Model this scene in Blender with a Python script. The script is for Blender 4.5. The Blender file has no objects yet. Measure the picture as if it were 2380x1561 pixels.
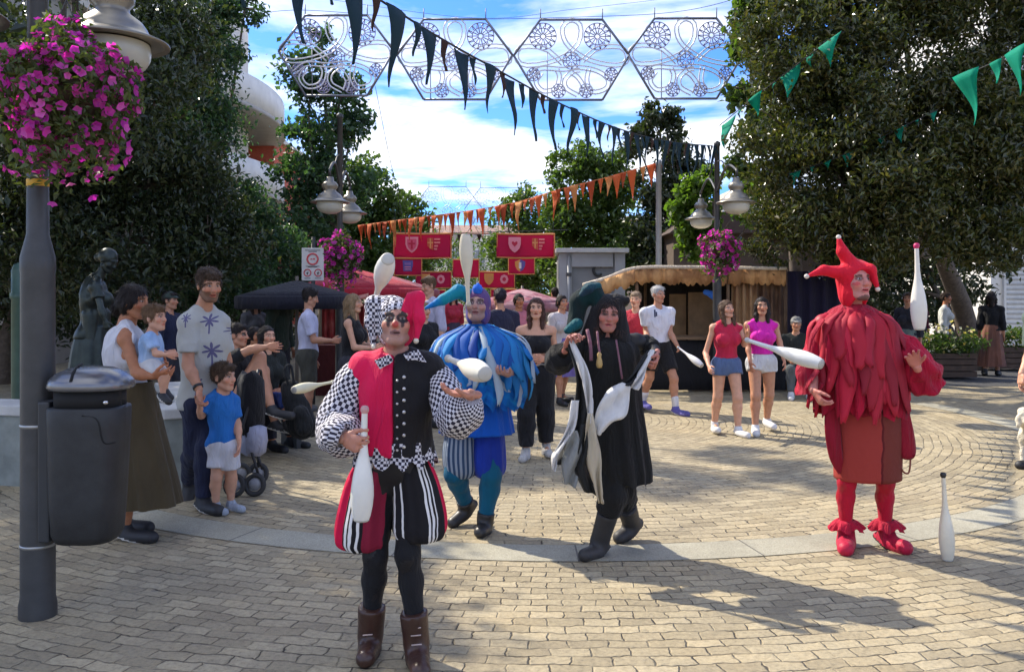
import bpy, math, random
import numpy as np
from mathutils import Vector, Matrix
random.seed(7); rng = np.random.default_rng(7)
SC = bpy.context.scene
COL = SC.collection
# ------------------------------------------------------------------ camera, world, sun, exposure
F, CX, CY, CH = 2000.0, 1190.0, 682.0, 1.62      # focal length and horizon of the photograph (in 2380-px units), eye height
def P(px, py, d):                                # a point of the photograph at real distance d
    return np.array([(px - CX) * d / F, d, CH - (py - CY) * d / F])
def gd(py): return CH * F / (py - CY)            # distance of a ground point seen at row py
cam = bpy.data.cameras.new('camera'); camo = bpy.data.objects.new('camera', cam); COL.objects.link(camo)
camo.location = (0, 0, CH); camo.rotation_euler = (math.radians(90), 0, 0)
cam.sensor_width = 36; cam.lens = 36 * F / 2380; cam.shift_y = -98.5 / 2380
cam.clip_start = .05; cam.clip_end = 2000
SC.camera = camo
SUN = np.array([-.577, .452, .68]); SUN /= np.linalg.norm(SUN)     # towards the sun: behind and to the left
ld = bpy.data.lights.new('sun', 'SUN'); lo = bpy.data.objects.new('sun', ld); COL.objects.link(lo)
ld.energy = 3.6; ld.angle = math.radians(.6); ld.color = (1, .91, .76)
lo.rotation_euler = Vector(SUN).to_track_quat('Z', 'Y').to_euler()
SC.view_settings.view_transform = 'Standard'; SC.view_settings.look = 'None'
SC.view_settings.exposure = 1.06; SC.view_settings.gamma = 1
SC.render.engine = 'CYCLES'
SC.cycles.max_bounces = 6; SC.cycles.transparent_max_bounces = 8
SC.cycles.diffuse_bounces = 3; SC.cycles.glossy_bounces = 3; SC.cycles.transmission_bounces = 4
SC.cycles.use_adaptive_sampling = True; SC.cycles.adaptive_threshold = .02

w = bpy.data.worlds.new("World"); SC.world = w; w.use_nodes = True
nt = w.node_tree; N = nt.nodes; L = nt.links; N.clear()
def node(t, **k):
    n = N.new(t)
    for a, b in k.items():
        if a in n.inputs: n.inputs[a].default_value = b
        else: setattr(n, a, b)
    return n
out = node('ShaderNodeOutputWorld'); bg = node('ShaderNodeBackground'); bg.inputs[1].default_value = .15
sky = node('ShaderNodeTexSky', sky_type='NISHITA', sun_disc=False, sun_elevation=math.asin(SUN[2]), sun_rotation=math.atan2(SUN[0], SUN[1]), air_density=1.0, dust_density=.6, ozone_density=2.2)
tc = node('ShaderNodeTexCoord'); sp = node('ShaderNodeSeparateXYZ'); L.new(tc.outputs['Generated'], sp.inputs[0])
zz = node('ShaderNodeMath', operation='MAXIMUM'); zz.inputs[1].default_value = .02; L.new(sp.outputs[2], zz.inputs[0])
za = node('ShaderNodeMath', operation='ADD'); za.inputs[1].default_value = .12; L.new(zz.outputs[0], za.inputs[0])
dx = node('ShaderNodeMath', operation='DIVIDE'); dy = node('ShaderNodeMath', operation='DIVIDE')
L.new(sp.outputs[0], dx.inputs[0]); L.new(za.outputs[0], dx.inputs[1]); L.new(sp.outputs[1], dy.inputs[0]); L.new(za.outputs[0], dy.inputs[1])
cb = node('ShaderNodeCombineXYZ'); L.new(dx.outputs[0], cb.inputs[0]); L.new(dy.outputs[0], cb.inputs[1])
mp = node('ShaderNodeMapping'); mp.inputs['Location'].default_value = (7.9, 3.4, 0); mp.inputs['Scale'].default_value = (.75, 1.0, 1); L.new(cb.outputs[0], mp.inputs[0])
nz = node('ShaderNodeTexNoise', Scale=1.5, Detail=9.0, Roughness=.56, Distortion=.35); L.new(mp.outputs[0], nz.inputs['Vector'])
rp = node('ShaderNodeValToRGB'); rp.color_ramp.elements[0].position = .43; rp.color_ramp.elements[1].position = .60
rp.color_ramp.elements[0].color = (0, 0, 0, 1); rp.color_ramp.elements[1].color = (1, 1, 1, 1); L.new(nz.outputs[0], rp.inputs[0])
nz2 = node('ShaderNodeTexNoise', Scale=4.0, Detail=6.0, Roughness=.6); L.new(mp.outputs[0], nz2.inputs['Vector'])
rp2 = node('ShaderNodeValToRGB'); rp2.color_ramp.elements[0].color = (3.4, 3.7, 4.3, 1); rp2.color_ramp.elements[1].color = (5.6, 5.7, 5.9, 1)
rp2.color_ramp.elements[0].position = .3; rp2.color_ramp.elements[1].position = .6; L.new(nz2.outputs[0], rp2.inputs[0])
tint = node('ShaderNodeMix', data_type='RGBA', blend_type='MULTIPLY'); tint.inputs[0].default_value = 1; L.new(sky.outputs[0], tint.inputs[6]); tint.inputs[7].default_value = (.24, .46, .90, 1)
mx = node('ShaderNodeMix', data_type='RGBA'); L.new(rp.outputs[0], mx.inputs[0]); L.new(tint.outputs[2], mx.inputs[6]); L.new(rp2.outputs[0], mx.inputs[7])
L.new(mx.outputs[2], bg.inputs[0]); L.new(bg.outputs[0], out.inputs[0])

# ------------------------------------------------------------------ materials
MATS = {}
class NT:
    def __init__(s, name):
        s.m = bpy.data.materials.new(name); s.m.use_nodes = True; s.t = s.m.node_tree; s.p = s.t.nodes['Principled BSDF']; s.o = s.t.nodes['Material Output']
    def n(s, t, **k):
        x = s.t.nodes.new(t)
        for a, b in k.items():
            if a in x.inputs: x.inputs[a].default_value = b
            else: setattr(x, a, b)
        return x
    def l(s, a, b): s.t.links.new(a, b)
    def math(s, op, a, b=None):
        x = s.n('ShaderNodeMath', operation=op)
        for i, v in enumerate((a, b)):
            if v is None: continue
            if isinstance(v, (int, float)): x.inputs[i].default_value = v
            else: s.l(v, x.inputs[i])
        return x.outputs[0]
    def mix(s, f, a, b, blend='MIX'):
        x = s.n('ShaderNodeMix', data_type='RGBA', blend_type=blend)
        for i, v in ((0, f), (6, a), (7, b)):
            if isinstance(v, (int, float)): x.inputs[i].default_value = v
            elif isinstance(v, tuple): x.inputs[i].default_value = v + (1,) if len(v) == 3 else v
            else: s.l(v, x.inputs[i])
        return x.outputs[2]
    def ramp(s, f, stops):
        x = s.n('ShaderNodeValToRGB'); e = x.color_ramp.elements
        while len(e) < len(stops): e.new(.5)
        for q, (p, c) in zip(e, stops): q.position = p; q.color = (c, c, c, 1) if isinstance(c, (int, float)) else tuple(c) + (1,)
        s.l(f, x.inputs[0]); return x.outputs[0]
    def bump(s, h, strength, dist=.01, nrm=None):
        x = s.n('ShaderNodeBump', Strength=strength, Distance=dist); s.l(h, x.inputs['Height'])
        if nrm is not None: s.l(nrm, x.inputs['Normal'])
        s.l(x.outputs[0], s.p.inputs['Normal']); return x.outputs[0]
def mat(name, c, rough=.6, metal=0, var=.12, scale=6, bump=.0, bscale=60, spec=.5):
    if name in MATS: return MATS[name]
    t = NT(name); t.p.inputs['Roughness'].default_value = rough; t.p.inputs['Metallic'].default_value = metal; t.p.inputs['Specular IOR Level'].default_value = spec
    co = t.n('ShaderNodeTexCoord').outputs['Object']
    nz = t.n('ShaderNodeTexNoise', Scale=scale, Detail=5.0, Roughness=.6); t.l(co, nz.inputs['Vector'])
    f = t.ramp(nz.outputs[0], [(.3, 1 - var), (.7, 1 + var * .6)])
    t.l(t.mix(1.0, tuple(c), f, 'MULTIPLY'), t.p.inputs['Base Color'])
    if bump:
        b = t.n('ShaderNodeTexNoise', Scale=bscale, Detail=3.0); t.l(co, b.inputs['Vector']); t.bump(b.outputs[0], bump, .01)
    MATS[name] = t.m; return t.m
def cloth(name, c, rough=.85, fold=.55, fs=9, c2=None, sheen=.2, zs=.42):
    if name in MATS: return MATS[name]
    t = NT(name); t.p.inputs['Roughness'].default_value = rough; t.p.inputs['Specular IOR Level'].default_value = .25; t.p.inputs['Sheen Weight'].default_value = sheen * .3
    co = t.n('ShaderNodeTexCoord').outputs['Object']
    mp_ = t.n('ShaderNodeMapping'); mp_.inputs['Scale'].default_value = (1.3, 1.3, zs); t.l(co, mp_.inputs[0])
    a = t.n('ShaderNodeTexNoise', Scale=fs * 1.25, Detail=4.0, Roughness=.5, Distortion=.9); t.l(mp_.outputs[0], a.inputs['Vector'])
    b = t.n('ShaderNodeTexNoise', Scale=260.0, Detail=1.0); t.l(co, b.inputs['Vector'])
    f = t.ramp(a.outputs[0], [(.3, .86), (.7, 1.08)])
    base = t.mix(1.0, tuple(c), f, 'MULTIPLY')
    if c2:
        d = t.n('ShaderNodeTexNoise', Scale=3.0, Detail=4.0); t.l(co, d.inputs['Vector'])
        base = t.mix(t.ramp(d.outputs[0], [(.45, 0), (.6, 1)]), base, tuple(c2))
    t.l(base, t.p.inputs['Base Color'])
    h = t.math('ADD', a.outputs[0], t.math('MULTIPLY', b.outputs[0], .04))
    t.bump(h, min(1, fold * 1.4), .045); MATS[name] = t.m; return t.m
def uvcloth(name, fn, rough=.85, fold=.4, fs=9):
    """cloth whose colour is woven in along the piece (u around, v along it)"""
    if name in MATS: return MATS[name]
    t = NT(name); t.p.inputs['Roughness'].default_value = rough; t.p.inputs['Specular IOR Level'].default_value = .25
    uv = t.n('ShaderNodeUVMap').outputs[0]; sx = t.n('ShaderNodeSeparateXYZ'); t.l(uv, sx.inputs[0])
    t.l(fn(t, uv, sx.outputs[0], sx.outputs[1]), t.p.inputs['Base Color'])
    co = t.n('ShaderNodeTexCoord').outputs['Object']
    a = t.n('ShaderNodeTexNoise', Scale=fs, Detail=3.0, Distortion=.6); t.l(co, a.inputs['Vector']); t.bump(a.outputs[0], fold, .03)
    MATS[name] = t.m; return t.m
def colmat(name, rough=.5, spec=.4, bump=0, sss=0):
    if name in MATS: return MATS[name]
    t = NT(name); t.p.inputs['Roughness'].default_value = rough; t.p.inputs['Specular IOR Level'].default_value = spec
    at = t.n('ShaderNodeAttribute', attribute_name='Col'); co = t.n('ShaderNodeTexCoord').outputs['Object']
    nz = t.n('ShaderNodeTexNoise', Scale=25.0, Detail=4.0); t.l(co, nz.inputs['Vector'])
    t.l(t.mix(1.0, at.outputs[0], t.ramp(nz.outputs[0], [(.3, .9), (.7, 1.08)]), 'MULTIPLY'), t.p.inputs['Base Color'])
    if sss:
        t.p.inputs['Subsurface Weight'].default_value = sss; t.p.inputs['Subsurface Radius'].default_value = (.012, .005, .003); t.p.inputs['Subsurface Scale'].default_value = 1
    if bump:
        b = t.n('ShaderNodeTexNoise', Scale=180.0, Detail=2.0); t.l(co, b.inputs['Vector']); t.bump(b.outputs[0], bump, .004)
    MATS[name] = t.m; return t.m
def hairmat(name, c):
    if name in MATS: return MATS[name]
    t = NT(name); t.p.inputs['Roughness'].default_value = .5; t.p.inputs['Specular IOR Level'].default_value = .25
    co = t.n('ShaderNodeTexCoord').outputs['Object']; m = t.n('ShaderNodeMapping'); m.inputs['Scale'].default_value = (150, 150, 12); t.l(co, m.inputs[0])
    nz = t.n('ShaderNodeTexNoise', Scale=1.0, Detail=4.0, Distortion=1.0); t.l(m.outputs[0], nz.inputs['Vector'])
    t.l(t.mix(1.0, tuple(c), t.ramp(nz.outputs[0], [(.3, .55), (.7, 1.5)]), 'MULTIPLY'), t.p.inputs['Base Color']); t.bump(nz.outputs[0], .6, .01)
    MATS[name] = t.m; return t.m

# ------------------------------------------------------------------ things and meshes
BASE = {}
def tag(o, label=None, cat=None, group=None, kind=None):
    if label: o['label'] = label
    if cat: o['category'] = cat
    if group: o['group'] = group
    if kind: o['kind'] = kind
    return o
def thing(name, base, label, cat, group=None):
    o = bpy.data.objects.new(name, None); COL.objects.link(o); o.location = base; o.empty_display_size = .1
    BASE[o.name] = np.array(base, float); return tag(o, label, cat, group)
def mk(name, V, Fc, m, parent=None, base=None, smooth=True, mi=None, col=None, uv=None, bev=0):
    V = np.asarray(V, float)
    if base is None: base = BASE[parent.name] if parent is not None else np.zeros(3)
    base = np.asarray(base, float); Vl = (V - base).astype(np.float32)
    me = bpy.data.meshes.new(name)
    if isinstance(Fc, np.ndarray):
        k = Fc.shape[1]; n = len(Fc)
        me.vertices.add(len(Vl)); me.vertices.foreach_set('co', Vl.ravel())
        me.loops.add(n * k); me.loops.foreach_set('vertex_index', Fc.astype(np.int32).ravel())
        me.polygons.add(n); me.polygons.foreach_set('loop_start', np.arange(0, n * k, k, dtype=np.int32))
        me.update(calc_edges=True)
    else: me.from_pydata(Vl.tolist(), [], [list(f) for f in Fc])
    for q in (m if isinstance(m, (list, tuple)) else [m]): me.materials.append(q)
    me.polygons.foreach_set('use_smooth', np.full(len(me.polygons), bool(smooth)))
    if mi is not None: me.polygons.foreach_set('material_index', np.asarray(mi, np.int32))
    if col is not None:
        a = me.color_attributes.new('Col', 'FLOAT_COLOR', 'POINT'); c = np.ones((len(Vl), 4), np.float32); c[:, :3] = col; a.data.foreach_set('color', c.ravel())
    if uv is not None:
        li = np.empty(len(me.loops), np.int32); me.loops.foreach_get('vertex_index', li)
        u = me.uv_layers.new(name='UVMap'); u.data.foreach_set('uv', np.asarray(uv, np.float32)[li].ravel())
    me.validate(); me.update()
    o = bpy.data.objects.new(name, me); COL.objects.link(o)
    if parent is not None: o.parent = parent
    else: o.location = base
    BASE[o.name] = base
    if bev:
        b = o.modifiers.new('bevel', 'BEVEL'); b.width = bev; b.segments = 2; b.limit_method = 'ANGLE'
    return o
def frame(d):
    d = np.asarray(d, float); d = d / np.linalg.norm(d); h = np.array([0, 0, 1.]) if abs(d[2]) < .95 else np.array([0, 1., 0])
    x = np.cross(h, d); x /= np.linalg.norm(x); return x, np.cross(d, x), d
def Rz(a):
    a = math.radians(a); c, s = math.cos(a), math.sin(a); return np.array([[c, -s, 0], [s, c, 0], [0, 0, 1.]])
def Rx(a):
    a = math.radians(a); c, s = math.cos(a), math.sin(a); return np.array([[1., 0, 0], [0, c, -s], [0, s, c]])
def Ry(a):
    a = math.radians(a); c, s = math.cos(a), math.sin(a); return np.array([[c, 0, s], [0, 1., 0], [-s, 0, c]])
def crom(pts, n):
    """smooth curve through points (any dimension), n samples"""
    p = np.asarray(pts, float); m = len(p)
    if m == 2: return p[0] + (p[1] - p[0]) * np.linspace(0, 1, n)[:, None]
    q = np.vstack([2 * p[0] - p[1], p, 2 * p[-1] - p[-2]]); t = np.linspace(0, m - 1 - 1e-6, n); i = t.astype(int); f = (t - i)[:, None]
    a, b, c, d = q[i], q[i + 1], q[i + 2], q[i + 3]
    return .5 * ((2 * b) + (c - a) * f + (2 * a - 5 * b + 4 * c - d) * f ** 2 + (3 * b - a - 3 * c + d) * f ** 3)
class MB:
    def __init__(s): s.V = []; s.F = []; s.M = []; s.n = 0
    def add(s, V, Fc, m=0):
        V = np.asarray(V, float); s.V.append(V)
        for f in Fc: s.F.append([i + s.n for i in f]); s.M.append(m)
        s.n += len(V); return s
    def box(s, c, size, R=None, m=0):
        x, y, z = np.asarray(size, float) / 2; v = np.array([[a, b, d] for a in (-x, x) for b in (-y, y) for d in (-z, z)])
        if R is not None: v = v @ np.asarray(R).T
        return s.add(v + np.asarray(c, float), [(0, 1, 3, 2), (4, 6, 7, 5), (0, 4, 5, 1), (2, 3, 7, 6), (0, 2, 6, 4), (1, 5, 7, 3)], m)
    def prism(s, poly, ax, th, m=0):
        """flat outline (points in world) thickened by th along ax"""
        p = np.asarray(poly, float); ax = np.asarray(ax, float); k = len(p); v = np.vstack([p, p + ax * th])
        fs = [list(range(k))[::-1], [i + k for i in range(k)]] + [(i, (i + 1) % k, (i + 1) % k + k, i + k) for i in range(k)]
        return s.add(v, fs, m)
    def tube(s, pts, r, n=8, m=0, caps=True, closed=False):
        p = np.asarray(pts, float); k = len(p); r = np.full(k, r) if np.isscalar(r) else np.asarray(r, float)
        tg = np.gradient(p, axis=0) if not closed else np.roll(p, -1, 0) - np.roll(p, 1, 0)
        x, y, _ = frame(tg[0]); V = []
        an = np.arange(n) * 2 * math.pi / n
        for i in range(k):
            d = tg[i] / (np.linalg.norm(tg[i]) + 1e-12); x = x - d * x.dot(d); x /= np.linalg.norm(x) + 1e-12; y = np.cross(d, x)
            V.append(p[i] + r[i] * (np.cos(an)[:, None] * x + np.sin(an)[:, None] * y))
        fs = []
        for i in range(k if closed else k - 1):
            j = (i + 1) % k
            for q in range(n): fs.append((i * n + q, i * n + (q + 1) % n, j * n + (q + 1) % n, j * n + q))
        if caps and not closed: fs += [tuple(range(n))[::-1], tuple(range((k - 1) * n, k * n))]
        return s.add(np.vstack(V), fs, m)
    def lathe(s, prof, a, d=(0, 0, 1), n=24, m=0):
        x, y, z = frame(d); an = np.arange(n) * 2 * math.pi / n; V = []; a = np.asarray(a, float)
        for r, h in prof: V.append(a + z * h + max(r, 1e-4) * (np.cos(an)[:, None] * x + np.sin(an)[:, None] * y))
        fs = []
        for i in range(len(prof) - 1):
            for q in range(n): fs.append((i * n + q, i * n + (q + 1) % n, (i + 1) * n + (q + 1) % n, (i + 1) * n + q))
        return s.add(np.vstack(V), fs, m)
    def build(s, name, m, parent=None, smooth=False, base=None, bev=0):
        return mk(name, np.vstack(s.V), s.F, m, parent, base, smooth, s.M, bev=bev)
def auto(o, ang=40):
    o.data.set_sharp_from_angle(angle=math.radians(ang)) if hasattr(o.data, 'set_sharp_from_angle') else None
    return o
def loft(rings, name, m, parent, cap=True, usc=1, vsc=1, base=None):
    """closed tube from rings of points (k,n,3); carries uv (u around, v along)"""
    A = np.asarray(rings, float); k, n, _ = A.shape
    B = np.concatenate([A, A[:, :1]], 1); V = B.reshape(-1, 3); w_ = n + 1
    i, j = np.meshgrid(np.arange(k - 1), np.arange(n), indexing='ij'); a = (i * w_ + j).ravel()
    Q = np.stack([a, a + 1, a + w_ + 1, a + w_], 1)
    U = np.stack([np.tile(np.linspace(0, usc, w_), k), np.repeat(np.linspace(0, vsc, k), w_)], 1)
    if cap:
        Fl = [list(q) for q in Q] + [list(range(n))[::-1], list(range((k - 1) * w_, (k - 1) * w_ + n))]
        return mk(name, V, Fl, m, parent, base, True, uv=U)
    return mk(name, V, Q, m, parent, base, True, uv=U)
def drape(levels, folds=14, seg=72, rag=0, seed=1, n=26):
    """rings for hanging cloth. levels: (centre xyz, rx, ry, fold amplitude); rag: raggedness of the last hem"""
    r = np.random.default_rng(seed); lv = crom([list(c) + [a, b, f] for c, a, b, f in levels], n)
    an = np.arange(seg) * 2 * math.pi / seg; ph = r.random(4) * 6.28
    wv = np.sin(an * folds + ph[0] + .8 * np.sin(an * 3 + ph[1])) * .7 + .3 * np.sin(an * (folds * 2 + 1) + ph[2])
    out = []
    for i, q in enumerate(lv):
        a = 1 + wv * q[5]; out.append(np.stack([q[0] + q[3] * a * np.cos(an), q[1] + q[4] * a * np.sin(an), np.full(seg, q[2])], 1))
    A = np.array(out)
    if rag:
        k = rag * (np.abs(np.sin(an * folds / 2 + ph[3])) * .8 + .2 * r.random(seg)); A[:, :, 2] -= (np.linspace(0, 1, n) ** 3)[:, None] * k[None]
    return A
# ------------------------------------------------------------------ smooth solid bodies: blended limbs meshed as one surface
def ecap(a, b, ra, rb=None, k=.02, fl=None, cut=None, op='u'): return dict(t='c', a=np.asarray(a, float), b=np.asarray(b, float), ra=ra, rb=ra if rb is None else rb, k=k, fl=fl, cut=cut, op=op)
def eell(c, r, R=None, k=.03, cut=None, op='u'): return dict(t='e', c=np.asarray(c, float), r=np.asarray(r, float), R=np.eye(3) if R is None else np.asarray(R), k=k, cut=cut, op=op)
def dist(o, X):
    if o['t'] == 'c':
        ab = o['b'] - o['a']; L2 = ab.dot(ab) + 1e-12; q = X - o['a']; t = np.clip(q @ ab / L2, 0, 1); q = q - t[..., None] * ab
        if o['fl'] is not None:
            n, s = o['fl']; n = np.asarray(n, float); n = n / np.linalg.norm(n); q = q + ((1 / s - 1) * (q @ n))[..., None] * n
        d = np.sqrt((q * q).sum(-1)) - (o['ra'] + (o['rb'] - o['ra']) * t)
        if o['fl'] is not None: d = d * (.5 + .5 * min(1, o['fl'][1]))
    else:
        q = (X - o['c']) @ o['R']; k0 = np.sqrt(((q / o['r']) ** 2).sum(-1)); k1 = np.sqrt(((q / o['r'] ** 2) ** 2).sum(-1)) + 1e-9; d = k0 * (k0 - 1) / k1
    if o['cut']:
        for p, n in o['cut']: d = np.maximum(d, (X - p) @ np.asarray(n, float))
    return d
def bbox(o):
    if o['t'] == 'c':
        r = max(o['ra'], o['rb']) * (1 if o['fl'] is None else max(1, o['fl'][1])); return np.minimum(o['a'], o['b']) - r, np.maximum(o['a'], o['b']) + r
    r = np.sqrt(((o['R'] * o['r']) ** 2).sum(1)); return o['c'] - r, o['c'] + r
def solid(ops, vox, noise=0, nscale=1.0, cuts=()):
    us = [bbox(o) for o in ops if o['op'] == 'u']; lo = np.min([a for a, b in us], 0) - 3 * vox - .01; hi = np.max([b for a, b in us], 0) + 3 * vox + .01
    n = np.ceil((hi - lo) / vox).astype(int) + 1; G = np.full(n, .3, np.float32)
    ax = [lo[i] + vox * np.arange(n[i]) for i in range(3)]
    for o in ops:
        a, b = bbox(o); mg = o['k'] + 2.5 * vox; i0 = np.clip(np.floor((a - mg - lo) / vox).astype(int), 0, n); i1 = np.clip(np.ceil((b + mg - lo) / vox).astype(int) + 1, 0, n)
        if (i1 <= i0).any(): continue
        sl = tuple(slice(i0[i], i1[i]) for i in range(3)); X = np.stack(np.meshgrid(*[ax[i][sl[i]] for i in range(3)], indexing='ij'), -1)
        d = dist(o, X).astype(np.float32); g = G[sl]; k = max(o['k'], 1e-5)
        if o['op'] == 'u': h = np.maximum(k - np.abs(g - d), 0) / k; G[sl] = np.minimum(g, d) - h * h * k * .25
        else: h = np.maximum(k - np.abs(g + d), 0) / k; G[sl] = np.maximum(g, -d) + h * h * k * .25
    if noise or cuts:
        X = np.stack(np.meshgrid(*ax, indexing='ij'), -1)
        if noise:
            x, y, z = (X[..., i] * nscale for i in range(3))
            G += (noise * (np.sin(x * 23 + 2.1 * np.sin(z * 17 + y * 9)) * .5 + np.sin(z * 31 + 1.7 * np.sin(x * 19 + 1) + y * 21) * .35 + np.sin((x + y - z) * 47 + 1.3) * .2)).astype(np.float32)
        for p, nn in cuts: G = np.maximum(G, ((X - p) @ np.asarray(nn, float)).astype(np.float32))
    G[[0, -1]] = .3; G[:, [0, -1]] = .3; G[:, :, [0, -1]] = .3
    return snets(G, lo, vox)
def snets(G, lo, vox):
    I = G < 0; c = np.zeros(tuple(np.array(G.shape) - 1), np.int8); off = [(i, j, k) for i in (0, 1) for j in (0, 1) for k in (0, 1)]
    sx, sy, sz = c.shape
    for i, j, k in off: c += I[i:i + sx, j:j + sy, k:k + sz]
    ids = np.argwhere((c > 0) & (c < 8)); val = np.stack([G[ids[:, 0] + i, ids[:, 1] + j, ids[:, 2] + k] for i, j, k in off], 1)
    acc = np.zeros((len(ids), 3)); cnt = np.zeros(len(ids)); O = np.array(off, float)
    for a in range(8):
        for b in range(a + 1, 8):
            if abs(O[a] - O[b]).sum() != 1: continue
            va, vb = val[:, a], val[:, b]; mk_ = (va < 0) != (vb < 0); t = np.where(mk_, va / np.where(mk_, va - vb, 1), 0)
            acc += np.where(mk_[:, None], O[a] + t[:, None] * (O[b] - O[a]), 0); cnt += mk_
    V = lo + vox * (ids + acc / cnt[:, None]); idx = np.full(c.shape, -1, np.int64); idx[tuple(ids.T)] = np.arange(len(ids)); Q = []
    for ax in range(3):
        s0 = [slice(1, -1)] * 3; s1 = [slice(1, -1)] * 3; s0[ax] = slice(0, -1); s1[ax] = slice(1, None)
        A, B = I[tuple(s0)], I[tuple(s1)]; e = np.argwhere(A != B)
        if not len(e): continue
        fl = A[tuple(e.T)]; o = np.ones(3, int); o[ax] = 0; e = e + o; u, v = [(1, 2), (2, 0), (0, 1)][ax]
        du = np.zeros(3, int); du[u] = 1; dv = np.zeros(3, int); dv[v] = 1
        q = np.stack([idx[tuple((e - du - dv).T)], idx[tuple((e - dv).T)], idx[tuple(e.T)], idx[tuple((e - du).T)]], 1)
        q[~fl] = q[~fl][:, ::-1]; Q.append(q)
    return V, np.vstack(Q)

# ------------------------------------------------------------------ people
UP = np.array([0, 0, 1.])
SKIN = dict(light=(.58, .31, .20), mid=(.48, .235, .14), tan=(.42, .175, .085), pale=(.62, .40, .32))
def U(v): v = np.asarray(v, float); return v / (np.linalg.norm(v) + 1e-9)
def hand_ops(wr, d, nrm, side, curl=35, s=1.0, spread=6):
    """palm, four unequal bent fingers and a thumb. d: from wrist to fingers, nrm: out of the palm, side: towards the thumb"""
    d = U(d); nrm = U(np.asarray(nrm, float) - d * np.dot(nrm, d)); sd = np.cross(d, nrm); sd = U(sd if np.dot(sd, side) > 0 else -sd); o = []
    o.append(ecap(wr - d * .03 * s, wr + d * .02 * s, .024 * s, .025 * s, .01, (nrm, .75)))
    o.append(ecap(wr + d * .03 * s + sd * .012 * s, wr + d * .082 * s + sd * .018 * s, .026 * s, .022 * s, .012, (nrm, .5)))
    o.append(ecap(wr + d * .03 * s - sd * .012 * s, wr + d * .076 * s - sd * .02 * s, .026 * s, .021 * s, .012, (nrm, .5)))
    for f, (so, ln, r) in enumerate(((.030, .068, .0088), (.0105, .078, .0092), (-.0095, .072, .0088), (-.028, .056, .0078))):
        p = wr + (d * (.086 - .004 * abs(f - 1)) + sd * so) * s; a = math.radians(-spread * (f - 1.4)); dd = d * math.cos(a) - sd * math.sin(a) if f < 9 else d
        dd = U(d + sd * math.tan(math.radians(spread * (1.4 - f)))); c = math.radians(curl * (.85 + .12 * f)); ang = 0
        for q, fr in enumerate((.42, .32, .26)):
            ang += c * (.75, 1.0, .7)[q]; v = dd * math.cos(ang) + nrm * math.sin(ang); e = p + v * ln * fr * s
            o.append(ecap(p, e, r * (1 - .1 * q) * s, r * (.92 - .12 * q) * s, .004)); p = e
    p = wr + (d * .028 + sd * .028) * s; v = U(d * .75 + sd * .62 + nrm * .35)
    for ln, r, q in ((.032, .0125, 0), (.030, .0105, .28), (.026, .009, .3)):
        v = U(v + d * q * .8 + nrm * q * .5 - sd * q * .5); e = p + v * ln * s; o.append(ecap(p, e, r * s, r * .88 * s, .006)); p = e
    return o
ARMS = dict(down=((.022, .012, -.178), (.03, -.03, -.322)), hip=((.085, .05, -.15), (.012, -.03, -.245)), belly=((.04, .03, -.172), (-.055, -.105, -.20)), fwd=((.02, -.05, -.165), (-.01, -.175, -.17)), up=((.03, -.09, -.13), (-.02, -.15, -.02)), lap=((.03, -.03, -.17), (-.03, -.16, -.2)))
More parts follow.
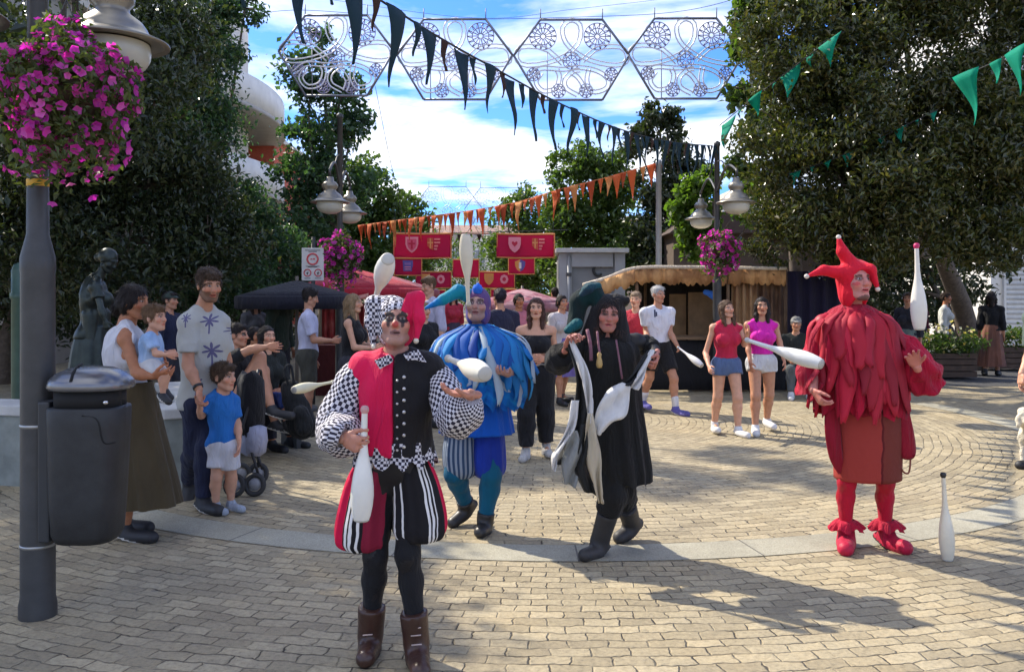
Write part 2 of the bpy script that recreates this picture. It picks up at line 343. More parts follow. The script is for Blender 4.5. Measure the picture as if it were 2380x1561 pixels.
class Person:
    def __init__(s, base, H, label, yaw=0, head=(0, 0, 0), sex='m', skin='light', arms=('down', 'down'), legs=None, lean=(0, 0), J=None, vox=.013, hvox=.007, cat='person', group=None, hs=None, wide=1.0, name='person', face=None, hands=True, sit=None, hair=(.03, .018, .012), feet=True, body_m=None, under=None, forearm=False):
        s.H = H; s.base = np.array([base[0], base[1], base[2] if len(base) > 2 else 0.]); s.yaw = yaw; s.sex = sex; s.label = label; s.vox = vox; s.hvox = hvox; s.wide = wide; s.haircol = hair
        R = s.R = Rz(yaw); s.rt = R @ np.array([1., 0, 0]); s.fw = R @ np.array([0, -1., 0]); g = lambda x, y, z: s.base + R @ (np.array([x, y, z]) * H)
        s.sw = (.118 if sex == 'm' else .100) * (1 if sex != 'k' else .95); s.hs = hs or H * (.134 if sex != 'k' else .175)
        K = dict(pel=g(0, 0, .525)); up = U(R @ np.array([lean[0], -lean[1], 1.])); s.up = up
        if sit: K['pel'] = s.base + UP * sit
        hh = s.hs / H; tor = .835 - .525 - (hh - .134) * .8
        K['ch'] = K['pel'] + up * H * tor * .66; K['neck'] = K['pel'] + up * H * tor
        for c, q in (('a', -1), ('b', 1)):
            sh = K['neck'] - up * .034 * H + s.rt * q * s.sw * H; K['s' + c] = sh; e, w_ = ARMS.get(arms[0 if c == 'a' else 1], ARMS['down'])
            f = lambda t: sh + R @ (np.array([t[0] * q, t[1], t[2]]) * H); K['e' + c] = f(e); K['w' + c] = f(w_)
            K['h' + c] = K['pel'] + s.rt * q * .052 * H - UP * .01 * H
            st = 0 if legs is None else legs[0 if c == 'a' else 1]
            if sit:
                K['k' + c] = K['h' + c] + s.fw * .235 * H + s.rt * q * .03 * H + UP * .01; K['n' + c] = K['k' + c] * [1, 1, 0] + s.base * [0, 0, 1] + UP * .05 * H + s.fw * .02 * H
            else:
                K['k' + c] = K['h' + c] + R @ (np.array([q * .008, -max(st, 0) * .16 - .012 + (.02 if st < 0 else 0) - st * .02, -.235]) * H); K['n' + c] = K['h' + c] + R @ (np.array([q * .012, -st * .22 + (.0), -.462 + (.05 * abs(st) if st < 0 else 0)]) * H)
            K['t' + c] = None
        K['hd'] = K['neck'] + up * H * .035 + (UP * .5 + up * .5) * s.hs * .55 + s.fw * .015 * H
        if J:
            J = dict(J); K.update(J)
            for c, q in (('a', -1), ('b', 1)):
                pass
        for c in 'ab':
            if K['t' + c] is None:
                fd = s.fw * .13 * H + s.rt * (-.02 if c == 'a' else .02) * H
                K['t' + c] = np.array([K['n' + c][0], K['n' + c][1], K['n' + c][2] - .033 * H]) + fd
        s.K = K; s.head = head; s.HR = Rz(yaw + head[0]) @ Rx(-head[1]) @ Ry(head[2]); s.skin = np.array(SKIN.get(skin, skin)); s.fo = face or {}
        s.hands = hands; s.feet = feet; s.under = under; s.forearm = forearm
        s.hp = {'a': None, 'b': None}; s.name = name; s.group = group; s.cat = cat; s.bm = body_m
    def torso(s, e=0, hem=None):
        K, H = s.K, s.H; M = np.stack([s.rt, -s.fw, s.up], 1); up = s.up; w_ = s.wide; f = s.sex == 'f'; hw = .094 if f else (.088 if s.sex == 'm' else .092)
        ww = .068 if f else .080; L = np.linalg.norm(K['neck'] - K['pel']); wa = K['pel'] + (K['ch'] - K['pel']) * .5
        sm = (K['sa'] + K['sb']) / 2; k_ = s.wide
        o = [eell(K['pel'] + up * .01 * H, (hw * H * w_ + e, .066 * H * w_ + e, .078 * H + e), M, .04), eell(wa, (ww * H * w_ + e, .057 * H * w_ + e, L * .38 + e), M, .05), eell(K['ch'], ((.086 if f else .094) * H * w_ + e, .065 * H * (w_ + 1) / 2 + e, L * .36 + e), M, .05), ecap(K['sa'], K['sb'], (.027 if f else .029) * H + e * .9, k=.02)]
        for c, q in (('a', -1), ('b', 1)):
            o += [ecap(K['ch'] + up * .03 * H, K['s' + c], .040 * H + e, (.030 if f else .034) * H + e, .02), ecap(K['neck'] + up * .012 * H, K['s' + c] + up * .004 * H, .022 * H + e * .7, .022 * H + e * .8, .02)]
            if f: o.append(eell(K['ch'] + s.fw * .055 * H + s.rt * q * .045 * H - up * .015 * H, (.042 * H + e, .04 * H + e, .042 * H + e), M, .025))
            o.append(eell(K['pel'] - s.fw * .03 * H + s.rt * q * .042 * H - up * .015 * H, (.05 * H + e, .05 * H + e, .055 * H + e), M, .03))
        return o
    def arm(s, c, e=0, to=2.0, taper=0):
        K, H = s.K, s.H; m = 1 if s.sex != 'f' else .86; a, b, d = K['s' + c], K['e' + c], K['w' + c]; o = []
        t = min(to, 1); p = a + (b - a) * t; o.append(ecap(a, p if to < 1 else b, .0285 * H * m + e, (.0285 - .005 * t) * H * m + e + taper, .018, cut=[(p, U(b - a))] if to < 1 else None))
        if to > 1:
            t = min(to - 1, 1); p = b + (d - b) * t; o.append(ecap(b, b + (d - b) * .35, .0235 * H * m + e, .0245 * H * m + e, .02)) if t > .35 else None
            o.append(ecap(b + (d - b) * .0 if t <= .35 else b + (d - b) * .35, p, .0235 * H * m + e, (.0245 - .009 * t) * H * m + e + taper, .02, cut=[(p, U(d - b))] if to < 2 else None))
        return o
    def leg(s, c, e=0, to=2.0, e2=None):
        K, H = s.K, s.H; a, b, d = K['h' + c], K['k' + c], K['n' + c]; e2 = e if e2 is None else e2; o = []; m = (1.04 if s.sex == 'f' else 1) * getattr(s, 'legk', 1)
        t = min(to, 1); p = a + (b - a) * t; ee = e + (e2 - e) * min(1, t / max(to, .01))
        o.append(ecap(a, p, .051 * H * m + e, (.051 - .017 * t) * H * m + ee, .035, cut=[(p, U(b - a))] if to < 1 else None))
        if to > 1:
            t = to - 1; p = b + (d - b) * t; sd = U(d - b); back = U(-s.fw + sd * np.dot(s.fw, sd)); q = b + (d - b) * .32 + back * .010 * H
            if t > .4:
                o.append(ecap(b, q, .033 * H * m + ee, .0335 * H * m + (ee + e2) / 2, .03)); o.append(ecap(q, p, .0335 * H * m + (ee + e2) / 2, (.0335 - .012 * t) * H * m + e2, .03, cut=[(p, sd)] if to < 2 else None))
            else: o.append(ecap(b, p, .033 * H * m + ee, .0325 * H * m + e2, .03, cut=[(p, sd)]))
        return o
    def hp_(s, v): return s.K['hd'] + s.HR @ (np.asarray(v, float) * s.hs / .24)
    def head_ops(s):
        u = s.hs / .24; R = s.HR; p = s.hp_; f = s.sex; jw = .056 if f != 'f' else .050
        if f == 'k': jw = .054
        E = lambda c, r, k=.02, op='u': eell(p(c), np.array(r) * u, R, k * u, op=op); C = lambda a, b, ra, rb, k=.012: ecap(p(a), p(b), ra * u, rb * u, k * u)
        o = [E((0, .014, .032), (.076, .094, .086)), E((0, -.022, -.03), (jw + .004, .068, .082), .03), E((0, -.06, -.094), (.027, .026, .024), .025)]
        for q in (-1, 1):
            o += [E((q * .040, -.056, -.022), (.026, .026, .024)), C((q * .054, .0, -.06), (q * .022, -.055, -.098), .019, .018, .02), C((q * .012, -.082, .034), (q * .048, -.066, .032), .0105, .009)]
            o += [E((q * .031, -.096, .010), (.017, .014, .011), .012, 's'), E((q * .031, -.0735, .009), (.0135, .0135, .0105), .004), E((q * .012, -.099, -.030), (.009, .010, .008), .008), E((q * .079, .012, -.004), (.010, .02, .032), .006)]
        n = .92 if f == 'f' else 1.0
        if f == 'k': n = .75
        o += [C((0, -.085, .024), (0, -.104 * (.6 + .4 * n) - .0, -.020), .010, .0115, .014), E((0, -.104, -.026), (.013 * n, .014 * n, .012), .012), C((-.017, -.083, -.0565), (.017, -.083, -.0565), .0075, .0075, .008), C((-.014, -.082, -.068), (.014, -.082, -.068), .0085, .0085, .008), E((0, -.082, -.0615), (.022, .02, .0022), .003, 's')]
        return o + [ecap(p((0, .015, -.06)), s.K['neck'] - s.up * .01, .047 * u * (1 if f == 'm' else .84), .052 * u * (1 if f == 'm' else .88), .03)]
    def paint(s, V):
        q = ((V - s.K['hd']) @ s.HR) * .24 / s.hs; x, y, z = q.T; c = np.tile(s.skin, (len(V), 1)); ax = np.abs(x); fr = y < -.045; o = s.fo
        def put(m, col, a=1.0): c[m] = c[m] * (1 - a) + np.array(col) * a
        put(fr & ((ax - .045) ** 2 / .02 ** 2 + (z + .026) ** 2 / .02 ** 2 < 1), np.array(s.skin) * [1.12, .78, .72], .6)
        put(fr & (ax < .016) & (z < -.012) & (z > -.042), np.array(s.skin) * [1.1, .8, .75], .6)
        if o.get('stubble'): put((y < .02) & (z < -.034) & (z > -.14) & ~(fr & (ax < .02) & (z > -.05)), o.get('stubcol', s.haircol), o['stubble'])
        if o.get('paint'): 
            for cx, cz, rx, rz, col, a in o['paint']: put(fr & ((x - cx) ** 2 / rx ** 2 + (z - cz) ** 2 / rz ** 2 < 1), col, a)
        if o.get('scalp', 1): put(((z > .062 - .25 * np.maximum(ax - .04, 0)) | ((y > -.035) & (z > .012 + .3 * np.maximum(-y, 0)) & (ax < .0785)) | ((y > .025) & (z > -.075) & (ax < .078))) & (z > -.09), np.array(s.haircol) * 1.1)
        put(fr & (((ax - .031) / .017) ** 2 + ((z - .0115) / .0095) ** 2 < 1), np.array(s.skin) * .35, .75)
        put(fr & (((ax - .031) / .0125) ** 2 + ((z - .009) / .0055) ** 2 < 1), o.get('white', (.36, .33, .31))); put(fr & ((ax - .031) ** 2 + (z - .009) ** 2 < .0062 ** 2), (.02, .013, .01))  # eye whites darkened: shade put into their colour
        put(fr & (ax > .014) & (ax < .052) & (np.abs(z - .031 + .15 * (ax - .033) * np.sign(ax - .033)) < .0058), s.haircol, .85)
        put(fr & ((x / .025) ** 2 + ((z + .062) / .0125) ** 2 < 1), o.get('lips', np.array(s.skin) * [.95, .5, .5]), .85); put(fr & (ax < .02) & (np.abs(z + .0615) < .003), np.array(s.skin) * .22, .8)
        return c
    def body(s):
        K, H = s.K, s.H; o = s.torso()
        for c in 'ab': o += s.arm(c) + s.leg(c)
        if s.feet:
            for c in 'ab': o += [ecap(K['n' + c] - (K['n' + c] - K['t' + c]) * [0, 0, .3], K['t' + c] - (K['t' + c] - K['n' + c]) * [.2, .2, 0], .017 * H, .012 * H, .02)]
        o.append(ecap(K['neck'] - s.up * .02 * H, K['hd'] - (K['hd'] - K['neck']) * .4, .034 * H, .030 * H, .03))
        V, Q = solid(o, s.vox); Vs, Qs, Cs = [V], [Q], [np.tile(s.skin, (len(V), 1))]; n = len(V)
        if s.under:
            dv = V - K['neck']; hz = dv @ s.up; ct = (hz < .005 * H) | (np.linalg.norm(dv - hz[:, None] * s.up, axis=1) > .062 * H)
            if not s.forearm:
                for c in 'ab': ct &= ~((np.linalg.norm(V - K['w' + c], axis=1) < np.linalg.norm(K['w' + c] - K['e' + c]) * .8))
            Cs[0][ct] = s.under
        hv, hq = solid(s.head_ops(), s.hvox); Vs.append(hv); Qs.append(hq + n); n += len(hv); Cs.append(s.paint(hv))
        if s.hands:
            for c, q in (('a', -1), ('b', 1)):
                fd = U(K['w' + c] - K['e' + c]); g = s.hp.get(c) or {}
                d = g.get('d', fd); nr = g.get('n', s.rt * -q * .8 + s.fw * -.2 if g.get('n') is None else g['n']); sd = g.get('s', s.fw)
                v_, q_ = solid(hand_ops(K['w' + c], d, nr, sd, g.get('curl', 28), g.get('sc', H / 1.75 * (1 if s.sex != 'k' else 1.05)), g.get('spread', 6)), g.get('vox', max(.0048, s.hvox * .85)))
                Vs.append(v_); Qs.append(q_ + n); n += len(v_); Cs.append(np.tile(s.skin * [1.04, .96, .94], (len(v_), 1)))
        s.o = mk(s.name, np.vstack(Vs), np.vstack(Qs), s.bm or colmat('skin', .5, .35, .25, .08), None, s.base, True, col=np.vstack(Cs)); tag(s.o, s.label, s.cat, s.group); return s.o
    def piece(s, name, ops, m, vox=None, noise=.0025, ns=1.0, cuts=(), mi=None, label=None):
        V, Q = solid(ops, vox or s.vox, noise, ns, cuts); o = mk(name, V, Q, m, s.o, None, True, mi=None if mi is None else mi(V[Q].mean(1)))
        if label: o['label'] = label
        return o
    def neckcut(s, depth=.0): return [dict(ecap(s.K['neck'] + s.up * (.0 - depth), s.K['hd'], .052 * s.hs / .24 + .008, .06 * s.hs / .24, .012), op='s')]
    def top(s, m, sleeve=.6, e=.016, hem=-.02, name='shirt', straps=False, neck=.0, noise=.006, se=None, ext=0, label=None):
        """shirt: sleeve 0 none, 1 to the elbow, 2 to the wrist; hem: height of the hem above the hip centre in H"""
        o = s.torso(e); K, H = s.K, s.H
        if ext: o.append(ecap(K['pel'], K['pel'] - UP * ext * H, .088 * H * s.wide + e, .09 * H * s.wide + e, .04, (s.fw, .74)))
        if sleeve:
            for c in 'ab': o += s.arm(c, e + .004 if se is None else se, sleeve, .004)
        o += s.neckcut(neck)
        if not sleeve:
            for c, q in (('a', -1), ('b', 1)): o.append(dict(ecap(K['s' + c] + s.rt * q * .015 * H + UP * .05 * H, K['s' + c] + s.rt * q * .028 * H - UP * .06 * H, .036 * H, .03 * H, .015), op='s'))
        cuts = [(K['pel'] + UP * hem * H, -s.up)]
        if straps: cuts.append((K['ch'] + s.up * straps * H, s.up))
        return s.piece(name, o, m, noise=noise, cuts=cuts, label=label)
    def pants(s, m, to=1.95, e=.014, e2=None, name='trousers', top=.09, noise=.004, label=None):
        o = s.torso(e * .8)[:1] + s.torso(e * .8)[-1:] + [x for x in s.torso(e * .8)[4:] if x['t'] == 'e' and np.dot(x['c'] - s.K['pel'], s.fw) < 0]
        for c in 'ab': o += s.leg(c, e, to, e2)
        return s.piece(name, o, m, noise=noise, cuts=[(s.K['pel'] + s.up * top * s.H, s.up)], label=label)
    def shoes(s, m, sole=None, boot=0, e=.010, pre='shoe', sz=1.0):
        K, H = s.K, s.H
        for c in 'ab':
            n, t = K['n' + c], K['t' + c]; f = t - n; fh = U(f); dn = U(np.cross(np.cross(fh, UP), fh) * -1) if abs(fh[2]) < .9 else -UP
            dn = U(-UP + fh * np.dot(UP, fh)); side = U(np.cross(fh, dn))
            # sole line: heel and ball
            h = n + dn * .028 * H - fh * .018 * H * sz; tt = t
            if dn[2] < -.9: h = np.array([h[0], h[1], s.base[2] + .021 * H]) if n[2] - s.base[2] < .075 * H else h
            o = [ecap(h, tt, .023 * H * sz + e * .4, .021 * H * sz + e * .4, .02, (dn, .85)), ecap(n - dn * .0, h + fh * .05 * H, .025 * H + e * .5, .024 * H + e * .4, .03), ecap(h + fh * .05 * H - dn * .01, tt - dn * .003, .026 * H + e * .3, .019 * H * sz + e * .3, .02)]
            if boot: o.append(ecap(n, n + U(K['k' + c] - n) * boot, .026 * H + e, .030 * H + e, .025, cut=[(n + U(K['k' + c] - n) * boot, U(K['k' + c] - n))]))
            g0 = (h + tt) / 2 + dn * .020 * H
            so = s.piece(pre, o, [m, sole or mat('rubber_dark', (.03, .03, .03), .7)], vox=min(s.vox, .010), noise=.001, cuts=[(g0, dn)], mi=lambda X: (((X - g0) @ dn) > -.016).astype(int))
    def hair(s, style='short', c=None, vol=1.0, extra=(), label=None):
        u = s.hs / .24; p = s.hp_; R = s.HR; m = hairmat('hair_%02d_%02d_%02d' % tuple(int(x * 100) for x in (c or s.haircol)), c or s.haircol)
        E = lambda c_, r, k=.015, op='u': eell(p(c_), np.array(r) * u, R, k * u, op=op); C = lambda a, b, ra, rb, k=.02: ecap(p(a), p(b), ra * u, rb * u, k * u)
        o = [E((0, .019, .037), (.0805 * vol, .0965 * vol, .0885 * vol))]
        if style in ('long', 'pony', 'bun'): o += [E((0, .03, -.0), (.085, .085, .09), .03)]
        if style == 'long':
            for q in (-1, 1): o += [C((q * .066, .02, .02), (q * .074, .0, -.11), .034, .032), C((q * .074, .0, -.11), (q * .07, -.03, -.22), .032, .02)]
            o += [C((0, .07, 0), (0, .085, -.17), .07, .05, .03)]
        if style == 'pony': o += [C((0, .10, .05), (0, .14, .0), .03, .035), C((0, .14, .0), (.0, .12, -.16), .035, .012)]
        if style == 'bun': o += [E((0, .115, -.035), (.045, .045, .05), .02), C((0, .07, -.03), (0, .03, -.09), .05, .03)]
        if style == 'hood': pass
        o += [E((0, -.088, -.032), (.062, .075, .090), .012, 's'), E((0, .0, -.16), (.07 if style in ('long',) else .12, .2 if style not in ('long', 'bun') else .06, .105), .02, 's')] if style != 'long' else [E((0, -.09, -.05), (.060, .075, .105), .012, 's')]
        if style == 'short': o += [E((0, -.048, .088), (.058, .040, .030), .02), E((0, .03, .07), (.076, .08, .062), .02)]
        for x in extra: o.append(x)
        V, Q = solid(o, s.hvox, .005 * u, 2.6); r = np.random.default_rng(int(abs(s.base[0]) * 1000) + 7); C_ = V[Q].mean(1); nn = np.cross(V[Q[:, 2]] - V[Q[:, 0]], V[Q[:, 3]] - V[Q[:, 1]]); nn /= np.linalg.norm(nn, axis=1)[:, None] + 1e-12
        k = 2600 if s.hvox < .007 else 900; i = r.integers(0, len(C_), k); c, n = C_[i], nn[i]; fl = s.HR @ np.array([0, .35, -1.0]); t_ = fl - n * (n @ fl)[:, None] + r.normal(size=(k, 3)) * (.45 if style == 'short' else .22); t_ -= n * (t_ * n).sum(1)[:, None] * .8; t_ /= np.linalg.norm(t_, axis=1)[:, None]
        ln = (.035 if style == 'short' else .05) * u * (.6 + .8 * r.random((k, 1))); sd = np.cross(n, t_) * (.0022 * u); p0 = c + n * .001; p1 = p0 + t_ * ln * .5 + n * .005 * u; p2 = p0 + t_ * ln + n * (.006 if style == 'short' else .002) * u * r.random((k, 1)) * 2
        W = np.stack([p0 - sd, p0 + sd, p1 + sd * .8, p1 - sd * .8, p2 + sd * .2, p2 - sd * .2], 1).reshape(-1, 3); b_ = len(V) + np.arange(k)[:, None] * 6
        o = mk('hair', np.vstack([V, W]), np.vstack([Q, b_ + [0, 1, 2, 3], b_ + [3, 2, 4, 5]]), m, s.o, None, True)
        if label: o['label'] = label
        return o
# ------------------------------------------------------------------ ground: one paved sheet laid in rings, a stone band, a road beyond
PC = np.array([.4, 11.2]); PR = 5.66            # centre and radius of the paving circle
def paving():
    t = NT('paving'); co = t.n('ShaderNodeTexCoord').outputs['Object']; s = t.n('ShaderNodeSeparateXYZ'); t.l(co, s.inputs[0])
    x = t.math('SUBTRACT', s.outputs[0], PC[0]); y = t.math('SUBTRACT', s.outputs[1], PC[1])
    r = t.math('SQRT', t.math('ADD', t.math('MULTIPLY', x, x), t.math('MULTIPLY', y, y))); a = t.math('ARCTAN2', x, t.math('MULTIPLY', y, -1))
    out_ = t.math('GREATER_THAN', r, PR); ref = t.math('ADD', t.math('MULTIPLY', out_, 3.6), 4.2)
    c = t.n('ShaderNodeCombineXYZ'); t.l(t.math('MULTIPLY', a, ref), c.inputs[0]); t.l(t.math('ADD', r, 3.03), c.inputs[1])
    w1 = t.n('ShaderNodeTexNoise', Scale=3.2, Detail=2.0); t.l(co, w1.inputs['Vector'])
    w2 = t.n('ShaderNodeTexNoise', Scale=14.0, Detail=2.0); t.l(co, w2.inputs['Vector'])
    def off(v, src, k):
        m = t.n('ShaderNodeVectorMath', operation='MULTIPLY_ADD'); t.l(src, m.inputs[0]); m.inputs[1].default_value = (k, k, 0); t.l(v, m.inputs[2]); return m.outputs[0]
    v = off(off(c.outputs[0], w1.outputs['Color'], .06), w2.outputs['Color'], .042)
    def brick(ms, sm):
        b = t.n('ShaderNodeTexBrick', offset=.5, squash=1.0); b.inputs['Scale'].default_value = 1; b.inputs['Brick Width'].default_value = .195; b.inputs['Row Height'].default_value = .09
        b.inputs['Mortar Size'].default_value = ms; b.inputs['Mortar Smooth'].default_value = sm; b.inputs['Bias'].default_value = -.1
        b.inputs['Color1'].default_value = (.30, .25, .16, 1); b.inputs['Color2'].default_value = (.43, .362, .235, 1); b.inputs['Mortar'].default_value = (.37, .31, .20, 1); t.l(v, b.inputs['Vector']); return b
    b = brick(.0038, .6)
    gz = t.n('ShaderNodeTexNoise', Scale=1.1, Detail=5.0, Roughness=.62); t.l(co, gz.inputs['Vector'])
    fz = t.n('ShaderNodeTexNoise', Scale=38.0, Detail=7.0, Roughness=.8); t.l(co, fz.inputs['Vector'])
    col = t.mix(1.0, b.outputs['Color'], t.ramp(gz.outputs[0], [(.3, (.80, .80, .82)), (.5, (1, 1, 1)), (.7, (1.08, 1.03, .95))]), 'MULTIPLY')
    col = t.mix(1.0, col, t.ramp(fz.outputs[0], [(.30, .50), (.47, .95), (.70, 1.28)]), 'MULTIPLY')
    st = t.n('ShaderNodeTexNoise', Scale=.45, Detail=6.0, Roughness=.7); t.l(co, st.inputs['Vector'])
    col = t.mix(t.ramp(st.outputs[0], [(.56, 0), (.72, .5)]), col, (.26, .215, .165))
    sp = t.n('ShaderNodeTexNoise', Scale=9.0, Detail=2.0); t.l(co, sp.inputs['Vector'])
    col = t.mix(t.ramp(sp.outputs[0], [(.70, 0), (.74, .45)]), col, (.13, .11, .09))
    jn = t.n('ShaderNodeTexNoise', Scale=4.5, Detail=3.0, Roughness=.6); t.l(co, jn.inputs['Vector']); jm = t.ramp(jn.outputs[0], [(.34, .10), (.60, 1.0)])
    col = t.mix(t.math('MULTIPLY', b.outputs['Fac'], jm), col, (.055, .043, .030))
    t.l(col, t.p.inputs['Base Color']); t.p.inputs['Roughness'].default_value = .75; t.p.inputs['Specular IOR Level'].default_value = .3
    b2 = brick(.0085, 1.0); inv = t.math('SUBTRACT', 1.0, t.math('MULTIPLY', b2.outputs['Fac'], t.math('ADD', .25, t.math('MULTIPLY', jm, .75))))
    lv = t.n('ShaderNodeRGBToBW'); t.l(b2.outputs['Color'], lv.inputs[0])
    h = t.math('ADD', t.math('MULTIPLY', inv, t.math('ADD', .45, t.math('MULTIPLY', lv.outputs[0], 3.0))), t.math('MULTIPLY', fz.outputs[0], .5))
    h = t.math('ADD', h, t.math('MULTIPLY', w2.outputs[0], .9)); t.bump(h, .75, .014)
    return t.m
def grid(x0, x1, y0, y1, z, nx, ny):
    X, Y = np.meshgrid(np.linspace(x0, x1, nx), np.linspace(y0, y1, ny), indexing='ij'); V = np.stack([X, Y, np.full_like(X, z)], -1).reshape(-1, 3)
    i, j = np.meshgrid(np.arange(nx - 1), np.arange(ny - 1), indexing='ij'); a = (i * ny + j).ravel(); return V, np.stack([a, a + ny, a + ny + 1, a + 1], 1)
V, Q = grid(-260, 260, -30, 500, 0, 5, 5); tag(mk('ground', V, Q, paving()), 'sandy stone pavers of the sunny plaza laid in rings', 'ground', kind='structure')
def bandmat():
    t = NT('band_stone'); co = t.n('ShaderNodeTexCoord').outputs['Object']; s = t.n('ShaderNodeSeparateXYZ'); t.l(co, s.inputs[0])
    a = t.math('ARCTAN2', t.math('SUBTRACT', s.outputs[0], PC[0]), t.math('MULTIPLY', t.math('SUBTRACT', s.outputs[1], PC[1]), -1))
    f = t.math('FRACT', t.math('MULTIPLY', a, 5.7 / 1.1)); j = t.math('LESS_THAN', f, .010)
    n = t.n('ShaderNodeTexNoise', Scale=2.0, Detail=8.0, Roughness=.7); t.l(co, n.inputs['Vector'])
    n2 = t.n('ShaderNodeTexNoise', Scale=120.0, Detail=3.0); t.l(co, n2.inputs['Vector'])
    c = t.mix(1.0, t.ramp(n.outputs[0], [(.3, (.27, .25, .185)), (.7, (.40, .375, .285))]), t.ramp(n2.outputs[0], [(.3, .7), (.7, 1.2)]), 'MULTIPLY')
    t.l(t.mix(j, c, (.10, .09, .075)), t.p.inputs['Base Color']); t.p.inputs['Roughness'].default_value = .7; t.bump(n2.outputs[0], .25, .004); return t.m
an = np.radians(np.arange(-105, 106, 1.5)); rr = (PR, PR + .34)
V = np.array([[PC[0] + r * math.sin(a), PC[1] - r * math.cos(a), .004] for a in an for r in rr]); Q = np.array([[2 * i, 2 * i + 1, 2 * i + 3, 2 * i + 2] for i in range(len(an) - 1)])
tag(mk('paving_band', V, Q[:, ::-1], bandmat()), 'pale stone band curving across the pavers', 'paving band', kind='structure')
V, Q = grid(4.2, 60, 15.0, 19.2, .004, 3, 3); tag(mk('road', V, Q, mat('asphalt', (.055, .055, .055), .85, var=.25, scale=2, bump=.4, bscale=150)), 'grey asphalt road behind the market stall', 'road', kind='structure')
m = MB(); m.box((32.1, 19.3, .06), (55.8, .2, .12)); m.box((32.1, 23.4, .055), (55.8, 8.0, .11)); tag(m.build('pavement', mat('kerbstone', (.38, .36, .32), .8, scale=3, bump=.2), None), 'pale kerb and pavement beyond the asphalt road', 'pavement', kind='structure')

# ------------------------------------------------------------------ trees
def leafmat(name, cols, rough=.4, trans=.35, tcol=None):
    if name in MATS: return MATS[name]
    t = NT(name); g = t.n('ShaderNodeNewGeometry'); c = t.ramp(g.outputs['Random Per Island'], [(i / (len(cols) - 1), q) for i, q in enumerate(cols)])
    t.l(c, t.p.inputs['Base Color']); t.p.inputs['Roughness'].default_value = rough; t.p.inputs['Specular IOR Level'].default_value = .6
    tr = t.n('ShaderNodeBsdfTranslucent'); t.l(t.mix(1.0, c, tcol or (1.5, 1.7, .6), 'MULTIPLY'), tr.inputs[0])
    mx_ = t.n('ShaderNodeMixShader'); mx_.inputs[0].default_value = trans; t.l(t.p.outputs[0], mx_.inputs[1]); t.l(tr.outputs[0], mx_.inputs[2]); t.l(mx_.outputs[0], t.o.inputs[0])
    MATS[name] = t.m; return t.m
def leafmesh(C, size, r, asp=.5, up=.4, fold=.15):
    n = len(C); a = r.normal(size=(n, 3)); a[:, 2] -= .35; a /= np.linalg.norm(a, axis=1)[:, None]; nn = r.normal(size=(n, 3)); nn[:, 2] = np.abs(nn[:, 2]) + up * 2
    b = np.cross(nn, a); b /= np.linalg.norm(b, axis=1)[:, None] + 1e-9; nn = np.cross(a, b); s = size * (.6 + .8 * r.random((n, 1)))
    V = np.stack([C - a * s * .5, C + b * s * asp * .5 - a * s * .05 + nn * s * fold, C + a * s * .5, C - b * s * asp * .5 - a * s * .05 + nn * s * fold], 1).reshape(-1, 3)
    return V, np.arange(4 * n).reshape(n, 4)
def scatter(lobes, n, r, sub=14, sig=.22, shell=.55):
    w_ = np.array([q[3] ** 2 for q in lobes]); w_ = w_ / w_.sum(); out_ = []
    for (x, y, z, R), p in zip(lobes, w_):
        k = max(4, int(sub)); d = r.normal(size=(k, 3)); d /= np.linalg.norm(d, axis=1)[:, None]; cc = np.array([x, y, z]) + d * R * (shell + (1 - shell) * r.random((k, 1)) ** .6)
        m = int(n * p) + 1; i = r.integers(0, k, m); out_.append(cc[i] + r.normal(size=(m, 3)) * R * sig * [1, 1, .75])
    return np.vstack(out_)
BARK = lambda: mat('bark', (.13, .10, .075), .9, var=.4, scale=14, bump=.8, bscale=40)
def tree(label, base, lobes, n, size, lm, seed=0, trunk=.16, asp=.5, sub=14, sig=.22, group='trees around the plaza', forks=True, bare=False, bark=None, shell=.55):
    r = np.random.default_rng(seed); o = thing('tree', (base[0], base[1], 0), label, 'tree', group); bx, by = base
    m = MB(); top = max(l[2] for l in lobes); mid = np.mean([l[:3] for l in lobes], 0); low = min(l[2] - l[3] for l in lobes); fz = max(.9, min(low + .4, top * .5))
    m.tube(crom([(bx, by, -.02), (bx + r.normal() * .05, by, fz * .5), (bx + (mid[0] - bx) * .25, by + (mid[1] - by) * .25, fz), (bx + (mid[0] - bx) * .7, by + (mid[1] - by) * .7, (fz + top) / 2), (mid[0], mid[1], top)], 14), np.interp(np.linspace(0, 1, 14), [0, .08, .4, 1], [trunk * 1.35, trunk, trunk * .75, .025]), 10)
    for x, y, z, R in lobes:
        s0 = np.array([bx + (mid[0] - bx) * .3, by + (mid[1] - by) * .3, min(fz + r.random() * (top - fz) * .3, z)]); e = np.array([x, y, z]); m.tube(crom([s0, (s0 + e) / 2 + r.normal(size=3) * .15 + [0, 0, -.1], e], 8), np.linspace(trunk * .42, .018, 8), 6)
        for _ in range(4): d = r.normal(size=3); d /= np.linalg.norm(d); m.tube([e, e + d * R * .5, e + d * R * .85], [.018, .011, .004], 4)
    m.build('trunk', bark or BARK(), o, True)
    V, Q = leafmesh(scatter(lobes, n, r, sub, sig, shell), size, r, asp); mk('crown', V, Q, lm, o, None, False); return o
def lob(*a): return [(*P(px, py, d), rp * d / F) for px, py, d, rp in a]
DK = leafmat('leaf_dark', [(.022, .036, .016), (.038, .056, .022), (.060, .075, .028), (.032, .044, .030)], .36, .28)
DK2 = leafmat('leaf_teal', [(.026, .062, .036), (.045, .095, .046), (.07, .13, .055)], .45, .4)
MG = leafmat('leaf_mid', [(.05, .09, .022), (.075, .125, .03), (.10, .15, .035), (.065, .10, .032)], .45, .45)
LG = leafmat('leaf_lime', [(.07, .13, .02), (.10, .17, .025), (.13, .19, .03)], .5, .5)
